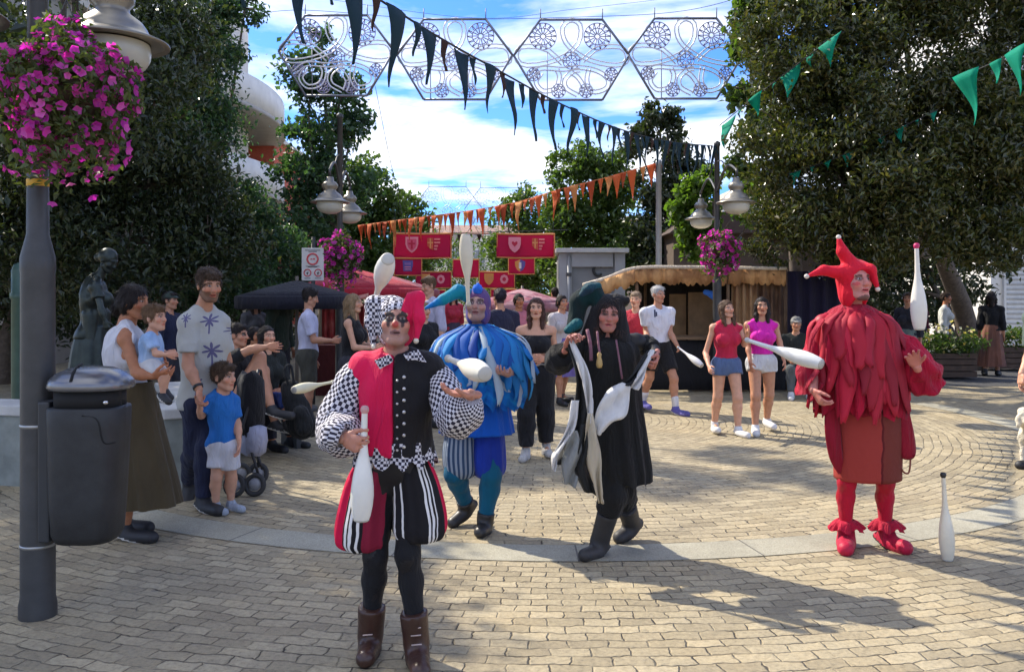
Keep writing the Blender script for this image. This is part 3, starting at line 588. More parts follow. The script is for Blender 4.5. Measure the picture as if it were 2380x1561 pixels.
MAG = leafmat('leaf_magnolia', [(.024, .036, .012), (.045, .058, .016), (.085, .090, .022), (.034, .048, .018), (.12, .10, .028), (.06, .085, .02)], .28, .3)
tree('dark evergreen overhanging the near lamp post', (-8.6, 9.2), [(-8.2, 9.4, 5.3, 1.7), (-7.0, 9.9, 4.6, 1.35), (-9.3, 10.2, 6.6, 1.7), (-7.4, 8.4, 6.2, 1.3), (-8.4, 11, 4.4, 1.4), (-6.1, 9.0, 5.4, .8), (-9.8, 8.2, 4.2, 1.4), (-7.3, 9.5, 3.1, 1.0), (-7.6, 7.3, 5.2, 1.45), (-6.9, 7.7, 5.9, 1.25), (-8.8, 7.0, 6.2, 1.4), (-7.2, 6.6, 4.3, 1.0), (-8.0, 6.0, 5.2, 1.2), (-9.6, 6.0, 5.6, 1.5), (-7.6, 5.2, 4.6, 1.0)], 42000, .15, DK, 11, .2)
tree('tall dark evergreen behind the bowed statue', (-6.6, 13.4), lob((40, 330, 13.2, 230), (330, 300, 12.6, 180), (170, 110, 13.4, 250), (430, 420, 13.4, 115), (300, 560, 13, 160), (480, 560, 13.5, 110), (90, 560, 13, 170), (380, 110, 13.6, 110), (160, -300, 13.4, 90), (510, -290, 14.2, 65), (150, -480, 14.2, 95), (440, -420, 13.4, 60), (510, 500, 14, 70)), 68000, .105, DK, 12, .24, sub=20)  # highest sparse lobes are out of view, added to dapple the middle ground
tree('dark green tree under the round balcony building', (-7.4, 18.5), lob((525, 470, 18.5, 80), (440, 250, 17.8, 105), (470, 130, 18, 80), (570, 20, 18.5, 42), (520, 50, 18.5, 50), (400, 330, 18, 150), (520, 600, 18, 130), (640, 620, 19.0, 90), (590, 550, 18.5, 70), (330, 610, 18, 150), (500, -20, 18, 70)), 42000, .12, DK2, 13, .2, sub=20)
tree('slender birch with see-through leaves by the twin lamps', (-4.7, 24), lob((720, 170, 24, 60), (790, 240, 24, 55), (705, 280, 24, 45), (760, 330, 24, 70), (700, 400, 24, 60), (820, 300, 24, 40), (780, 430, 24, 75), (700, 520, 24, 80), (740, 100, 24, 32), (800, 190, 24, 32), (705, 215, 24, 34)), 9000, .16, DK2, 14, .13, asp=.7, sub=11, sig=.30)
tree('bright leafy tree past the twin lamps', (-4.6, 28), lob((850, 410, 28, 45), (870, 460, 28, 50), (830, 500, 28, 60), (900, 480, 28, 40), (810, 560, 28, 80), (890, 570, 28, 75), (840, 640, 28, 90)), 9000, .18, MG, 15, .14, asp=.7, sub=12, sig=.28)
tree('small far tree over the red banners', (-3.6, 36), lob((945, 470, 36, 28), (960, 510, 36, 38), (930, 540, 36, 40), (950, 590, 36, 60), (905, 610, 36, 60)), 4500, .2, MG, 16, .1, asp=.7, sub=12, sig=.28)
tree('far tree just beyond the second crimson banner', (.2, 38), lob((1215, 470, 36, 38), (1180, 520, 36, 48), (1240, 530, 36, 55), (1210, 600, 36, 65), (1270, 600, 36, 60), (1165, 580, 36, 38), (1215, 660, 36, 60)), 7500, .2, MG, 17, .14, asp=.65, sub=12, sig=.26)
tree('broad leafy tree behind the grey kiosk', (3.4, 27), lob((1330, 390, 27, 52), (1400, 370, 27, 60), (1360, 450, 27, 75), (1440, 440, 27, 75), (1310, 500, 27, 60), (1390, 540, 27, 80), (1470, 540, 27, 80), (1330, 590, 27, 70), (1420, 620, 26, 80), (1300, 650, 26, 65)), 16000, .17, MG, 18, .17, asp=.6, sub=14)
tree('dark tree with a tufted top behind the orange bunting', (5.4, 25), lob((1520, 275, 25, 42), (1480, 330, 25, 42), (1560, 345, 25, 48), (1600, 420, 25, 60), (1520, 430, 25, 60), (1540, 520, 25, 75), (1610, 540, 25, 75), (1560, 280, 25, 26), (1580, 620, 25, 80), (1500, 620, 25, 70)), 14000, .17, DK, 19, .16, asp=.6, sub=12)
tree('lime green young tree behind the right twin lamp', (4.55, 19.5), lob((1610, 440, 20, 32), (1645, 430, 20, 32), (1595, 500, 20, 36), (1640, 500, 20, 40), (1620, 560, 20, 40), (1770, 440, 19, 38), (1745, 490, 19, 30)), 4200, .16, LG, 20, .08, asp=.65, sub=10, sig=.3)
tree('light green plane tree on the edge of the magnolia', (5.6, 17), lob((1760, 30, 17, 60), (1740, 100, 17, 45), (1800, -60, 17, 80), (1735, 210, 17, 45), (1770, 290, 17, 50), (1730, 380, 17, 36), (1790, 150, 17, 40)), 6000, .15, MG, 21, .15, asp=.75, sub=10, sig=.28)
tree('big glossy magnolia overhanging the stall', (9.75, 18.4), lob((1850, 120, 14, 130), (1960, 60, 13.6, 140), (1830, 300, 14, 125), (1960, 250, 13.2, 140), (2090, 160, 13.6, 160), (1850, 450, 14, 110), (1960, 430, 13.2, 130), (2080, 380, 13, 150), (2190, 290, 13.4, 150), (1800, 560, 14.4, 70), (1900, 560, 13.8, 80), (2030, 550, 13.4, 90), (2150, 520, 13, 130), (2080, -60, 14, 160), (1900, -60, 14.4, 130)), 76000, .10, MAG, 22, .25, asp=.45, sub=20, sig=.2)
tree('dark magnolia at the edge beside the white house', (10.6, 13.6), lob((2330, 220, 13.4, 130), (2290, 390, 13, 150), (2390, 400, 13, 150), (2260, 530, 13, 95), (2370, 560, 12.6, 80), (2460, 200, 13.4, 190), (2260, 60, 13.8, 90), (2330, -60, 13.6, 120), (2480, -40, 13.6, 150)), 42000, .10, MAG, 23, .2, asp=.45, sub=20, sig=.2)
tree('dark laurel filling the gap left of the stone wall', (-9.2, 15.5), lob((-60, 640, 15.5, 150), (60, 640, 15.5, 120), (180, 680, 15.8, 120), (300, 690, 16, 110), (-80, 480, 15.5, 160)), 9000, .15, DK, 24, .18, sub=16)
tree('dark laurel closing the street behind the crowd', (-7.0, 21.5), lob((430, 700, 21.5, 90), (540, 690, 21.5, 100), (650, 680, 22, 90), (480, 770, 21.5, 80), (600, 770, 21.5, 80), (730, 640, 22.5, 70)), 8000, .17, DK, 25, .14, sub=14)
tree('dark bush tree behind the flower trough', (11.0, 20.5), lob((2060, 650, 21, 90), (2180, 640, 21, 100), (2260, 600, 21, 80), (2120, 560, 21, 110), (2000, 620, 21, 80), (2110, 730, 21, 80)), 7000, .17, DK, 26, .15, sub=14)
# ------------------------------------------------------------------ buildings
PLA = lambda: mat('plaster_cream', (.62, .57, .48), .85, var=.12, scale=2, bump=.1)
GLS = lambda: mat('window_glass', (.03, .035, .04), .08, var=.1, spec=.8)
o = thing('apartment_building', (-24, 36, 0), 'cream round apartment building with curved balconies above the trees', 'building')
def arc(R, z0, z1, th=.2, a0=-70, a1=60, c=(-24, 36)):
    m = MB(); A = np.radians(np.arange(a0, a1 + 1, 2.5)); k = len(A); ring = lambda r, z: np.stack([c[0] + r * np.cos(A), c[1] + r * np.sin(A), np.full(k, z)], 1)
    V = np.vstack([ring(R, z0), ring(R, z1), ring(R - th, z1), ring(R - th, z0)]); fs = []
    for i in range(k - 1):
        for q in range(4): fs.append((q * k + i, q * k + i + 1, ((q + 1) % 4) * k + i + 1, ((q + 1) % 4) * k + i))
    return m.add(V, fs)
arc(12.4, -.02, 13.4, 12.3).build('wall', PLA(), o, True)
for zz_ in (5.75, 9.0):
    b = arc(14.0, zz_, zz_ + 1.15, .14).build('balcony', mat('plaster_white', (.72, .69, .62), .8, scale=2), o, True)
    sl = arc(14.06, zz_ - .18, zz_ - .004, 1.7); sl.build('floor_slab', mat('plaster_grey', (.40, .37, .32), .85, scale=2), b, True)
for z_ in (3.2, 6.6, 10.0):
    for a_ in range(-55, 40, 16):
        a = math.radians(a_); c = np.array([-24 + 12.4 * math.cos(a), 36 + 12.4 * math.sin(a), z_]); R = Rz(a_)
        m = MB(); m.box(c, (.10, 1.5, 2.1), R); fr_ = m.build('window', mat('window_frame', (.35, .33, .3), .6), o); m = MB(); m.box(c + R @ np.array([.03, 0, 0]), (.10, 1.34, 1.94), R); m.build('pane', GLS(), fr_)
o = thing('brick_house', (-13.5, 46, 0), 'red brick house front next to the round balconies', 'building')
def brickmat():
    t = NT('red_brick'); co = t.n('ShaderNodeTexCoord').outputs['Object']; m = t.n('ShaderNodeMapping'); m.inputs['Rotation'].default_value = (math.radians(90), 0, 0); t.l(co, m.inputs[0])
    b = t.n('ShaderNodeTexBrick'); b.inputs['Scale'].default_value = 4; b.inputs['Color1'].default_value = (.50, .085, .045, 1); b.inputs['Color2'].default_value = (.60, .12, .06, 1); b.inputs['Mortar'].default_value = (.45, .2, .15, 1); b.inputs['Mortar Size'].default_value = .01; t.l(m.outputs[0], b.inputs['Vector'])
    t.l(b.outputs[0], t.p.inputs['Base Color']); t.p.inputs['Roughness'].default_value = .85; return t.m
m = MB(); m.box((-13.9, 46, 4.55), (4.6, 8, 9.1)); m.build('wall', brickmat(), o)
m = MB(); m.box((-13.9, 46, 9.2), (5.0, 8.4, .2)); m.build('cornice', PLA(), o)
for z_ in (2.2, 5.2): 
    for x_ in (-14.8, -13.0):
        m = MB(); m.box((x_, 41.98, z_), (1.0, .1, 1.5)); m.build('window', GLS(), o)
o = thing('white_house', (15.5, 24, 0), 'white house with louvred shutters behind the magnolia', 'building')
m = MB(); m.box((17.5, 26, 4.9), (9.4, 6, 9.8)); m.build('wall', mat('wall_white', (.70, .68, .64), .8, scale=1.5), o)
for x_ in (13.6, 15.2, 16.8, 18.4):
    for z_ in (1.55, 4.6, 7.7):
        m = MB(); m.box((x_, 22.96, z_), (1.0, .12, 2.2)); sh = m.build('shutter', mat('shutter_paint', (.60, .60, .58), .6), o); m = MB()
        for i in range(16): m.box((x_, 22.9, z_ - .98 + i * .13), (.86, .05, .05), Rx(35))
        m.build('louvres', mat('shutter_slat', (.42, .42, .41), .6), sh)
m = MB(); m.box((17.5, 22.9, 3.1), (9.6, .3, .16)); m.box((17.5, 22.9, 6.2), (9.6, .3, .16)); m.build('cornice', mat('wall_white', (1, 1, 1)), o)
o = thing('street_house', (-1, 74, 0), 'pale far house closing the end of the street', 'building')
m = MB(); m.box((-3.6, 76, 3.3), (9, 5, 6.6)); m.build('wall', mat('far_plaster', (.80, .78, .74), .85, scale=1), o)
for i in range(4):
    for z_ in (1.8, 4.6):
        m = MB(); m.box((-6.6 + i * 1.9, 73.46, z_), (.9, .12, 1.4)); m.build('window', mat('far_glass', (.30, .33, .36), .2), o)
m = MB(); m.prism([(-8.3, 73.2, 6.6), (1.1, 73.2, 6.6), (1.1, 76, 7.5), (-8.3, 76, 7.5)], (0, 0, 1), .15); m.build('roof', mat('far_tiles', (.34, .20, .14), .8), o)
# ------------------------------------------------------------------ low stone wall, statue, post
def strip_wall(name, pts, h, th, m1, m2, label, cat):
    p = crom(pts, 24); tg = np.gradient(p, axis=0); nn = np.stack([-tg[:, 1], tg[:, 0]], 1); nn /= np.linalg.norm(nn, axis=1)[:, None]; o = thing(name, (p[12][0], p[12][1], 0), label, cat)
    def ext(a, b, z0, z1):
        k = len(p); A, B = p + nn * a, p + nn * b; r = lambda q, z: np.hstack([q, np.full((k, 1), z)]); V = np.vstack([r(A, z0), r(A, z1), r(B, z1), r(B, z0)]); fs = [(q * k + i, q * k + i + 1, ((q + 1) % 4) * k + i + 1, ((q + 1) % 4) * k + i) for i in range(k - 1) for q in range(4)]
        fs += [(0, k, 2 * k, 3 * k), (k - 1, 4 * k - 1, 3 * k - 1, 2 * k - 1)]; b_ = MB(); b_.add(V, fs); return b_
    ext(-th / 2, th / 2, -.02, h - .09).build('wall', m1, o, False); ext(-th / 2 - .03, th / 2 + .03, h - .088, h).build('coping', m2, o, False, bev=.012); return o
strip_wall('stone_wall', [(-9, 8.3), (-6, 7.75), (-4.3, 7.45), (-3.1, 7.2), (-2.74, 7.35), (-2.9, 8.0), (-3.6, 9.2)], .68, .36, mat('granite', (.24, .26, .235), .8, var=.3, scale=5, bump=.35, bscale=120), mat('granite_pale', (.50, .49, .46), .7, var=.2, scale=4, bump=.2, bscale=140), 'low curved granite wall behind the litter bin', 'wall')
m = MB(); c = P(44, 700, 10.5); m.lathe([(.085, -.02), (.085, 1.55), (.10, 1.56), (.10, 1.62), (.085, 1.63), (.085, 1.9), (.06, 1.97), (.001, 2.0)], (c[0], c[1], 0), n=20); tag(m.build('post', mat('green_paint', (.07, .13, .10), .5, var=.2), None, True, (c[0], c[1], 0)), 'slim pale green post in the shade by the lamp post', 'post')
# ------------------------------------------------------------------ street lamps and hanging baskets
LMP = lambda: mat('lamp_metal', (.055, .055, .055), .45, .3, var=.25, scale=8, bump=.1)
LSH = lambda: mat('lamp_shade', (.26, .235, .19), .35, .5, var=.15, scale=6)
GLB = lambda: mat('lamp_globe', (.50, .49, .42), .3, var=.08, scale=5, spec=.6)
def lamp_head(top, parent):
    x, y, z = top                                   # z of the brim
    m = MB(); m.lathe([(.03, .36), (.05, .355), (.055, .30), (.085, .285), (.115, .245), (.11, .205), (.085, .175), (.09, .15), (.15, .105), (.175, .07), (.185, .045), (.225, .022), (.285, -.004), (.285, -.014), (.24, -.008), (.19, -.004)], (x, y, z), n=36); sh = m.build('lamp_shade', LSH(), parent, True)
    m = MB(); m.lathe([(.186, -.010), (.192, -.05), (.186, -.09), (.165, -.125), (.12, -.155), (.06, -.172), (.001, -.176)], (x, y, z), n=32); m.build('globe', GLB(), sh, True)
def street_lamp(base, heads, label, top=4.25, thick=.068, tape=False):
    bx, by = base; o = thing('street_lamp', (bx, by, 0), label, 'street lamp', 'lamp posts of the plaza')
    m = MB(); m.lathe([(thick * 1.12, -.02), (thick * 1.12, .06), (thick * 1.02, .10), (thick, 1.72), (thick * 1.03, 1.74), (thick * 1.03, 1.80), (thick * .66, 1.92), (thick * .62, 2.6), (thick * .60, top), (thick * .75, top + .005), (thick * .75, top + .06), (.001, top + .09)], (bx, by, 0), n=28); m.build('pole', LMP(), o, True)
    m = MB()
    for z_ in (.35, .95): m = MB(); m.lathe([(thick * 1.0, z_), (thick * 1.05, z_ + .004), (thick * 1.05, z_ + .014), (thick * 1.0, z_ + .018)], (bx, by, 0), n=28); m.build('band', mat('steel_band', (.35, .35, .34), .35, .8), o, True)
    for hx, hy, hz in heads:
        e = np.array([hx, hy, hz + .37]); s0 = np.array([bx, by, hz + .30]); mid = (s0 + e) / 2 + [0, 0, .28]; m = MB(); m.tube(crom([s0, mid, e + [0, 0, .10], e], 18), .020, 10)
        m.tube(crom([s0 + [0, 0, .5], (s0 + mid) / 2 + [0, 0, .3], mid], 10), .010, 8); m.build('arm', LMP(), o, True); lamp_head((hx, hy, hz), o)
    if tape:
        m = MB(); m.lathe([(thick * .605, 0), (thick * .66, .004), (thick * .66, .036), (thick * .605, .04)], (bx, by, 2.155), n=28); m.build('tape', mat('yellow_tape', (.62, .36, .02), .5), o, True)
    return o
PL = P(88, 1430, gd(1430)); h1 = P(260, 98, 4.5)
street_lamp(PL[:2], [h1, (2 * PL[0] - h1[0], PL[1] - .3, h1[2])], 'tall grey lamp post with yellow tape beside the litter bin', thick=.079, tape=True)
street_lamp((-2.64, 13.2), [P(767, 469, 12.4), (-2.66, 14.1, 2.94)], 'grey twin lamp post behind the no-parking sign', top=4.3)
street_lamp((3.29, 13.8), [P(1711, 470, 12.4), (3.34, 15.2, 2.94)], 'grey twin lamp post in front of the market stall', top=3.98)
m = MB(); m.lathe([(.06, -.02), (.055, 2), (.05, 3.95), (.06, 3.96), (.06, 4.02), (.001, 4.05)], (2.66, 15.6, 0), n=16); tag(m.build('flag_pole', mat('galvanised', (.30, .31, .32), .5, .5), None, True, (2.66, 15.6, 0)), 'plain pale grey pole holding the orange bunting', 'pole')
PET = leafmat('petal', [(.62, .03, .34), (.74, .07, .46), (.58, .03, .46), (.82, .16, .56), (.50, .02, .30)], .55, .5, (1.2, .6, 1.2))
BSL = leafmat('basket_leaf', [(.05, .075, .02), (.08, .11, .03), (.10, .13, .035), (.06, .07, .025)], .5, .4)
def basket(c, R, nf, nl, fs, label, seed, trail=.7):
    r = np.random.default_rng(seed); c = np.asarray(c, float); o = thing('flower_basket', c - [0, 0, R * .5], label, 'flower basket', 'petunia baskets on the lamp posts')
    m = MB(); m.lathe([(.001, -.42 * R), (.35 * R, -.36 * R), (.55 * R, -.1 * R), (.6 * R, .12 * R), (.55 * R, .12 * R), (.3 * R, .08 * R), (.001, .08 * R)], c, n=20); m.build('bowl', mat('basket_brown', (.07, .05, .03), .8), o, True)
    def shell(n, sq=.3):
        d = r.normal(size=(n, 3)); d /= np.linalg.norm(d, axis=1)[:, None]; k = 1 + .24 * np.sin(d[:, 0] * 6 + 1) * np.sin(d[:, 2] * 5 + seed) + .12 * np.sin(d[:, 1] * 9 + d[:, 0] * 4); rad = R * k * (1 - sq * r.random(n) ** 2); p = d * rad[:, None]; p[:, 2] *= .98; low = d[:, 2] < -.2; p[low, 2] -= R * trail * r.random(low.sum()) ** 3; return c + p, d
    p, d = shell(nl, .55); V, Q = leafmesh(p, fs * .95, r, .55); mk('foliage', V, Q, BSL, o, None, False)
    p, d = shell(nf, .12); n = len(p); nn = d + r.normal(size=(n, 3)) * .35; nn /= np.linalg.norm(nn, axis=1)[:, None]; h = np.cross(nn, r.normal(size=(n, 3))); h /= np.linalg.norm(h, axis=1)[:, None]; g = np.cross(nn, h); s = (fs * .5 * (.7 + .6 * r.random(n)))[:, None]; k = 10; V = [p - nn * s * .55]
    for i in range(k):
        a = i * 2 * math.pi / k; q = 1.0 if i % 2 else .80; V.append(p + (h * math.cos(a) + g * math.sin(a)) * s * q + nn * s * .10 * (1 if i % 2 else -.6))
    V = np.stack(V, 1).reshape(-1, 3); b = (np.arange(n) * (k + 1))[:, None]; Q = np.vstack([np.hstack([b, b + 1 + i, b + 1 + (i + 1) % k]) for i in range(k)])
    tag(mk('blossoms', V, Q, PET, o, None, False), kind='stuff')
    m = MB()
    for q in (0, 2.1, 4.2): m.tube([c + [math.cos(q) * .55 * R, math.sin(q) * .55 * R, .1 * R], c + [0, 0, R * 1.5]], .003, 4)
    m.build('chain', LMP(), o); return o
basket(P(154, 218, 4.12), .30, 640, 4200, .046, 'big ball of magenta petunias hanging on the near lamp post', 3)
basket(P(790, 592, 12.95), .33, 330, 1500, .075, 'magenta petunia basket on the twin lamp behind the sign', 4)
basket(P(1673, 580, 13.5), .31, 300, 1400, .075, 'magenta petunia basket over the market stall roof', 5)
# ------------------------------------------------------------------ litter bin
def sring(cx, cy, z, rx, ry, e=3.2, n=48):
    a = np.arange(n) * 2 * math.pi / n; c, s = np.cos(a), np.sin(a); return np.stack([cx + rx * np.sign(c) * np.abs(c) ** (2 / e), cy + ry * np.sign(s) * np.abs(s) ** (2 / e), np.full(n, z)], 1)
def bin_():
    bx, by = P(206, 1000, 4.30)[:2]; bx += .01; o = thing('litter_bin', (bx, by, 0), 'dark grey litter bin with a domed lid fixed to the lamp post', 'litter bin'); bo = mat('bin_plastic', (.020, .021, .022), .55, var=.4, scale=11, bump=.12, bscale=200); z0 = P(0, 1270, 4.2)[2]; zt = P(0, 948, 4.2)[2]
    sh = lambda z: .165 + .018 * (z - z0) / (zt - z0)
    zs = [(z0, .55), (z0 + .012, .82), (z0 + .05, .93), (z0 + .2, .97), (zt - .1, 1.0), (zt - .012, 1.0), (zt, .97)]; loft([sring(bx - .012 * (1 - (z - z0)), by, z, sh(z) * k, .15 * k) for z, k in zs], 'body', bo, o)
    loft([sring(bx, by, z, r_, r_ * .85) for z, r_ in ((zt - .01, .155), (zt + .09, .155))], 'opening', mat('bin_dark', (.006, .006, .006), .8), o)
    lid = loft([sring(bx + .005, by, z, r_, r_ * .85, 2.6) for z, r_ in ((zt + .085, .19), (zt + .10, .198), (zt + .13, .190), (zt + .165, .155), (zt + .19, .10), (zt + .20, .02))], 'lid', mat('bin_lid', (.20, .20, .21), .25, .6, var=.2), o)
    m = MB(); m.tube([(bx + r_ * .2 - .05, by - r_, z) for z, r_ in ((zt + .135, .160), (zt + .172, .125), (zt + .20, .05), (zt + .206, -.02))], .007, 8); m.build('rib', mat('bin_dark', (0, 0, 0)), lid, True)
    m = MB(); m.box((bx - .19, by + .01, (z0 + zt) / 2 + .02), (.06, .20, zt - z0 + .02)); m.box((bx - .235, by + .02, (z0 + zt) / 2), (.05, .08, .5)); m.build('bracket', mat('bin_frame', (.028, .03, .032), .5), o, bev=.012)
    m = MB(); m.lathe([(.012, 0), (.012, .014), (.006, .02), (.001, .021)], (bx + .13, by - .118, zt + .03), (.5, -1, .1), 12); m.build('lock', mat('chrome', (.7, .7, .7), .2, 1), o, True)
    m = MB(); m.tube(crom([(bx + .03, by - .148, zt - .03), (bx + .10, by - .14, zt - .05), (bx + .125, by - .13, zt - .16), (bx + .165, by - .09, zt - .17)], 14), .004, 6); m.build('seam', mat('bin_dark', (0, 0, 0)), o, True)
bin_()
# ------------------------------------------------------------------ bunting, cables and festive light panels
def bunting(pts, n, sizes, mats, label, group, seed, rope=(.03, .03, .03), wk=.42, mess=1.0):
    r = np.random.default_rng(seed); p = crom(pts, 240); sl = np.r_[0, np.cumsum(np.linalg.norm(np.diff(p, axis=0), axis=1))]; o = thing('bunting', p[120], label, 'bunting', group); m = MB(); m.tube(p[::6], .007, 6); m.build('cord', mat('cord_%s' % label[:6], rope, .8), o, True)
    for i in range(n):
        s0 = (i + .5) / n * sl[-1] + r.normal() * .02; L_, W_, mm = sizes[i % len(sizes)], sizes[i % len(sizes)] * wk, mats[i % len(mats)]; L_ *= r.uniform(.85, 1.15)
        if W_ > sl[-1] / n * 1.1: W_ = sl[-1] / n * 1.1
        at = lambda s: np.array([np.interp(s, sl, p[:, k]) for k in range(3)]); tg = U(at(s0 + .05) - at(s0 - .05)); nn = U(np.cross(tg, UP)); T = np.linspace(0, 1, 9); ph, am, tw = r.random() * 6, r.uniform(.008, .028) * L_ / .4 * mess, r.uniform(-.18, .18) * mess; V = []
        for t in T:
            hw = W_ / 2 * (1 - t) ** 1.25 + .004; c = at(s0) - UP * L_ * t + nn * am * math.sin(t * 4 + ph) + tg * am * .6 * math.sin(t * 3 + ph * 2) * t; a = tw * t * 2; d = tg * math.cos(a) + nn * math.sin(a)
            for q in (-1, -.35, .35, 1): V.append(c + d * hw * q + nn * (.016 if abs(q) < .5 else 0) * math.sin(ph + t * 5))
        k = 4; Q = np.array([[a * k + b, a * k + b + 1, (a + 1) * k + b + 1, (a + 1) * k + b] for a in range(8) for b in range(3)])
        f = mk('pennant', np.array(V), Q, mm, o); so = f.modifiers.new('thickness', 'SOLIDIFY'); so.thickness = .003
def flag(name, c, t=.35):
    if name in MATS: return MATS[name]
    q = NT(name); q.p.inputs['Roughness'].default_value = .8; tr = q.n('ShaderNodeBsdfTranslucent'); tr.inputs[0].default_value = tuple(c) + (1,); q.p.inputs['Base Color'].default_value = tuple(c) + (1,); mx_ = q.n('ShaderNodeMixShader'); mx_.inputs[0].default_value = t; q.l(q.p.outputs[0], mx_.inputs[1]); q.l(tr.outputs[0], mx_.inputs[2]); q.l(mx_.outputs[0], q.o.inputs[0]); MATS[name] = q.m; return q.m
NAV = flag('flag_navy', (.005, .032, .050), .25); BLK = flag('flag_brown', (.05, .022, .016), .25)
bunting([(-2.6, 1.2, 3.5), (-1.05, 4.3, 3.33), P(1000, 75, 5.46), P(1160, 165, 6.39), P(1300, 240, 7.5), P(1440, 300, 9.08), P(1560, 330, 11.09), P(1668, 340, 13.75)], 66, [.42, .20, .39, .18], [NAV, NAV, NAV, BLK], 'long navy bunting sloping from overhead to the right lamp post', 'bunting over the plaza', 5, wk=.50)
ORA = flag('flag_orange', (.70, .17, .05), .4); OR2 = flag('flag_rust', (.52, .10, .03), .4); OR3 = flag('flag_sand', (.72, .34, .12), .4)
bunting([P(832, 524, 20), P(960, 507, 18.8), P(1090, 490, 17.9), P(1200, 470, 17.2), P(1300, 440, 16.6), P(1400, 415, 16.1), P(1543, 374, 15.6)], 46, [.46, .30, .52, .26, .38], [ORA, OR2, ORA, OR3], 'long orange bunting rising towards the plain grey pole', 'bunting over the plaza', 6, (.5, .16, .06), wk=.42)
TEA = flag('flag_teal', (.0, .42, .27), .55); TE2 = flag('flag_green', (.0, .32, .20), .5)
bunting([P(1672, 292, 14.4), P(1760, 222, 13.6), P(1905, 110, 12.6), P(1960, 70, 12.4)], 7, [.42, .14, .34, .10, .46, .2], [TEA, TE2], 'teal bunting crossing the left edge of the magnolia', 'bunting over the plaza', 7, wk=.9, mess=3.2)
bunting([P(2235, 178, 9.4), P(2320, 140, 8.9), P(2440, 70, 8.1)], 4, [.50, .24], [TEA], 'teal bunting with one big pennant below the white house', 'bunting over the plaza', 8, wk=.75, mess=2.2)
bunting([P(1830, 405, 13.2), P(1960, 360, 12.8), P(2190, 250, 12.5)], 9, [.22, .08, .15], [TE2], 'short green bunting strung low across the magnolia leaves', 'bunting over the plaza', 9, wk=.8, mess=3)
bunting([P(1030, 545, 30), P(1120, 545, 30)], 8, [.3], [flag('flag_white', (.7, .68, .66), .4), BLK], 'brown and white bunting between the crimson banners', 'bunting over the plaza', 10, wk=.9)
def cable(pts, label, r=.008):
    m = MB(); p = crom(pts, 40); m.tube(p, r, 5); tag(m.build('cable', mat('cable_black', (.03, .03, .035), .6), None, True, p[0]), label, 'cable', 'wires strung over the plaza')
cable([P(560, 40, 19), P(700, 24, 18.2), P(1000, 44, 18), P(1350, 40, 18), P(1600, 24, 18), P(1800, -30, 18.4)], 'wire carrying the row of light panels', .006)
cable([P(700, -10, 18.3), P(1100, 42, 18.05), P(1350, 20, 18.05), P(1700, -20, 18.3)], 'thin slack wire above the row of light panels', .004)
cable([P(872, 200, 18), P(884, 260, 18), P(900, 340, 18), P(920, 430, 18), P(935, 500, 18)], 'dangling power lead under the first light panel', .006)
FRM = lambda: mat('panel_frame', (.20, .21, .25), .5, .4); TUB = lambda: mat('light_tube', (.74, .74, .77), .3, var=.05); ROS = lambda: mat('rosette_tube', (.26, .24, .38), .4, var=.2)
def panel(px, py, label, d=18., sc=1.0, y=0, tilt=0.0):
    c = P(px, py, d); u = d / F * sc; o = thing('light_panel', c, label, 'light panel', 'festive light panels in a row'); W = lambda x, z: c + np.array([x, 0, -z]) * u + np.array([0, -.02, 0])
    m = MB(); hx = [(-72, -93), (72, -93), (134, -10), (72, 93), (-72, 93), (-134, -10)]
    for i in range(6): m.tube([W(*hx[i]), W(*hx[(i + 1) % 6])], .026 * sc, 6)
    m.tube([W(-72, -93), W(-72, -118)], .012, 5); m.tube([W(72, -93), W(72, -118)], .012, 5); m.tube([W(-56, -20), W(-56, 93)], .010, 5); m.build('frame', FRM(), o, True)
    def ribbon(pts, name='scroll'):
        p = crom(pts, 46); tg = np.gradient(p, axis=0); nn = np.stack([-tg[:, 1], tg[:, 0]], 1); nn /= np.linalg.norm(nn, axis=1)[:, None] + 1e-9; m = MB()
        for q in (-4.5, 4.5): m.tube([W(*z) for z in p + nn * q], (.0165) * sc, 5)
        m.build(name, TUB(), o, True)
    ribbon([(-20, 10), (-60, -25), (-115, -30), (-128, -8), (-112, 12), (-60, 8), (-10, -12), (18, -45), (20, -80), (0, -92), (-20, -78), (-18, -50), (0, -25), (40, 0), (90, 12), (124, 8), (128, -14), (110, -30), (60, -26), (25, 4)])
    ribbon([(-98, 40), (-70, 20), (-20, 22), (20, 18), (60, 26), (84, 44), (80, 66), (50, 74), (36, 50), (40, 20)]); ribbon([(-70, 30), (-82, 52), (-66, 72), (-38, 66), (-28, 40), (-34, 22)])
    ribbon([(14, 82), (-12, 66), (-14, 44), (6, 26), (20, 24)]); ribbon([(20, 82), (26, 60), (14, 40), (0, 30)])
    def rosette(x, z, r1, k=14):
        m = MB(); n = 28
        for rr_ in (r1, r1 * .62): m.tube([W(x + rr_ * math.cos(i * 2 * math.pi / n), z + rr_ * math.sin(i * 2 * math.pi / n)) for i in range(n)], .010 * sc, 5, closed=True)
        for i in range(k): a = i * 2 * math.pi / k; m.tube([W(x + r1 * .15 * math.cos(a), z + r1 * .15 * math.sin(a)), W(x + r1 * math.cos(a), z + r1 * math.sin(a))], .011 * sc, 4)
        for i in range(k): a = (i + .5) * 2 * math.pi / k; b = (i + .9) * 2 * math.pi / k; m.tube([W(x + r1 * .62 * math.cos(a), z + r1 * .62 * math.sin(a)), W(x + r1 * math.cos(b), z + r1 * math.sin(b))], .009 * sc, 4)
        m.build('rosette', ROS(), o, True)
    rosette(-66, -54, 31); rosette(60, -54, 31); 
    for x, z, r1 in ((0, 2, 20), (-88, 34, 15), (92, 34, 15), (-30, 72, 16), (34, 72, 16)): rosette(x, z, r1, 8)
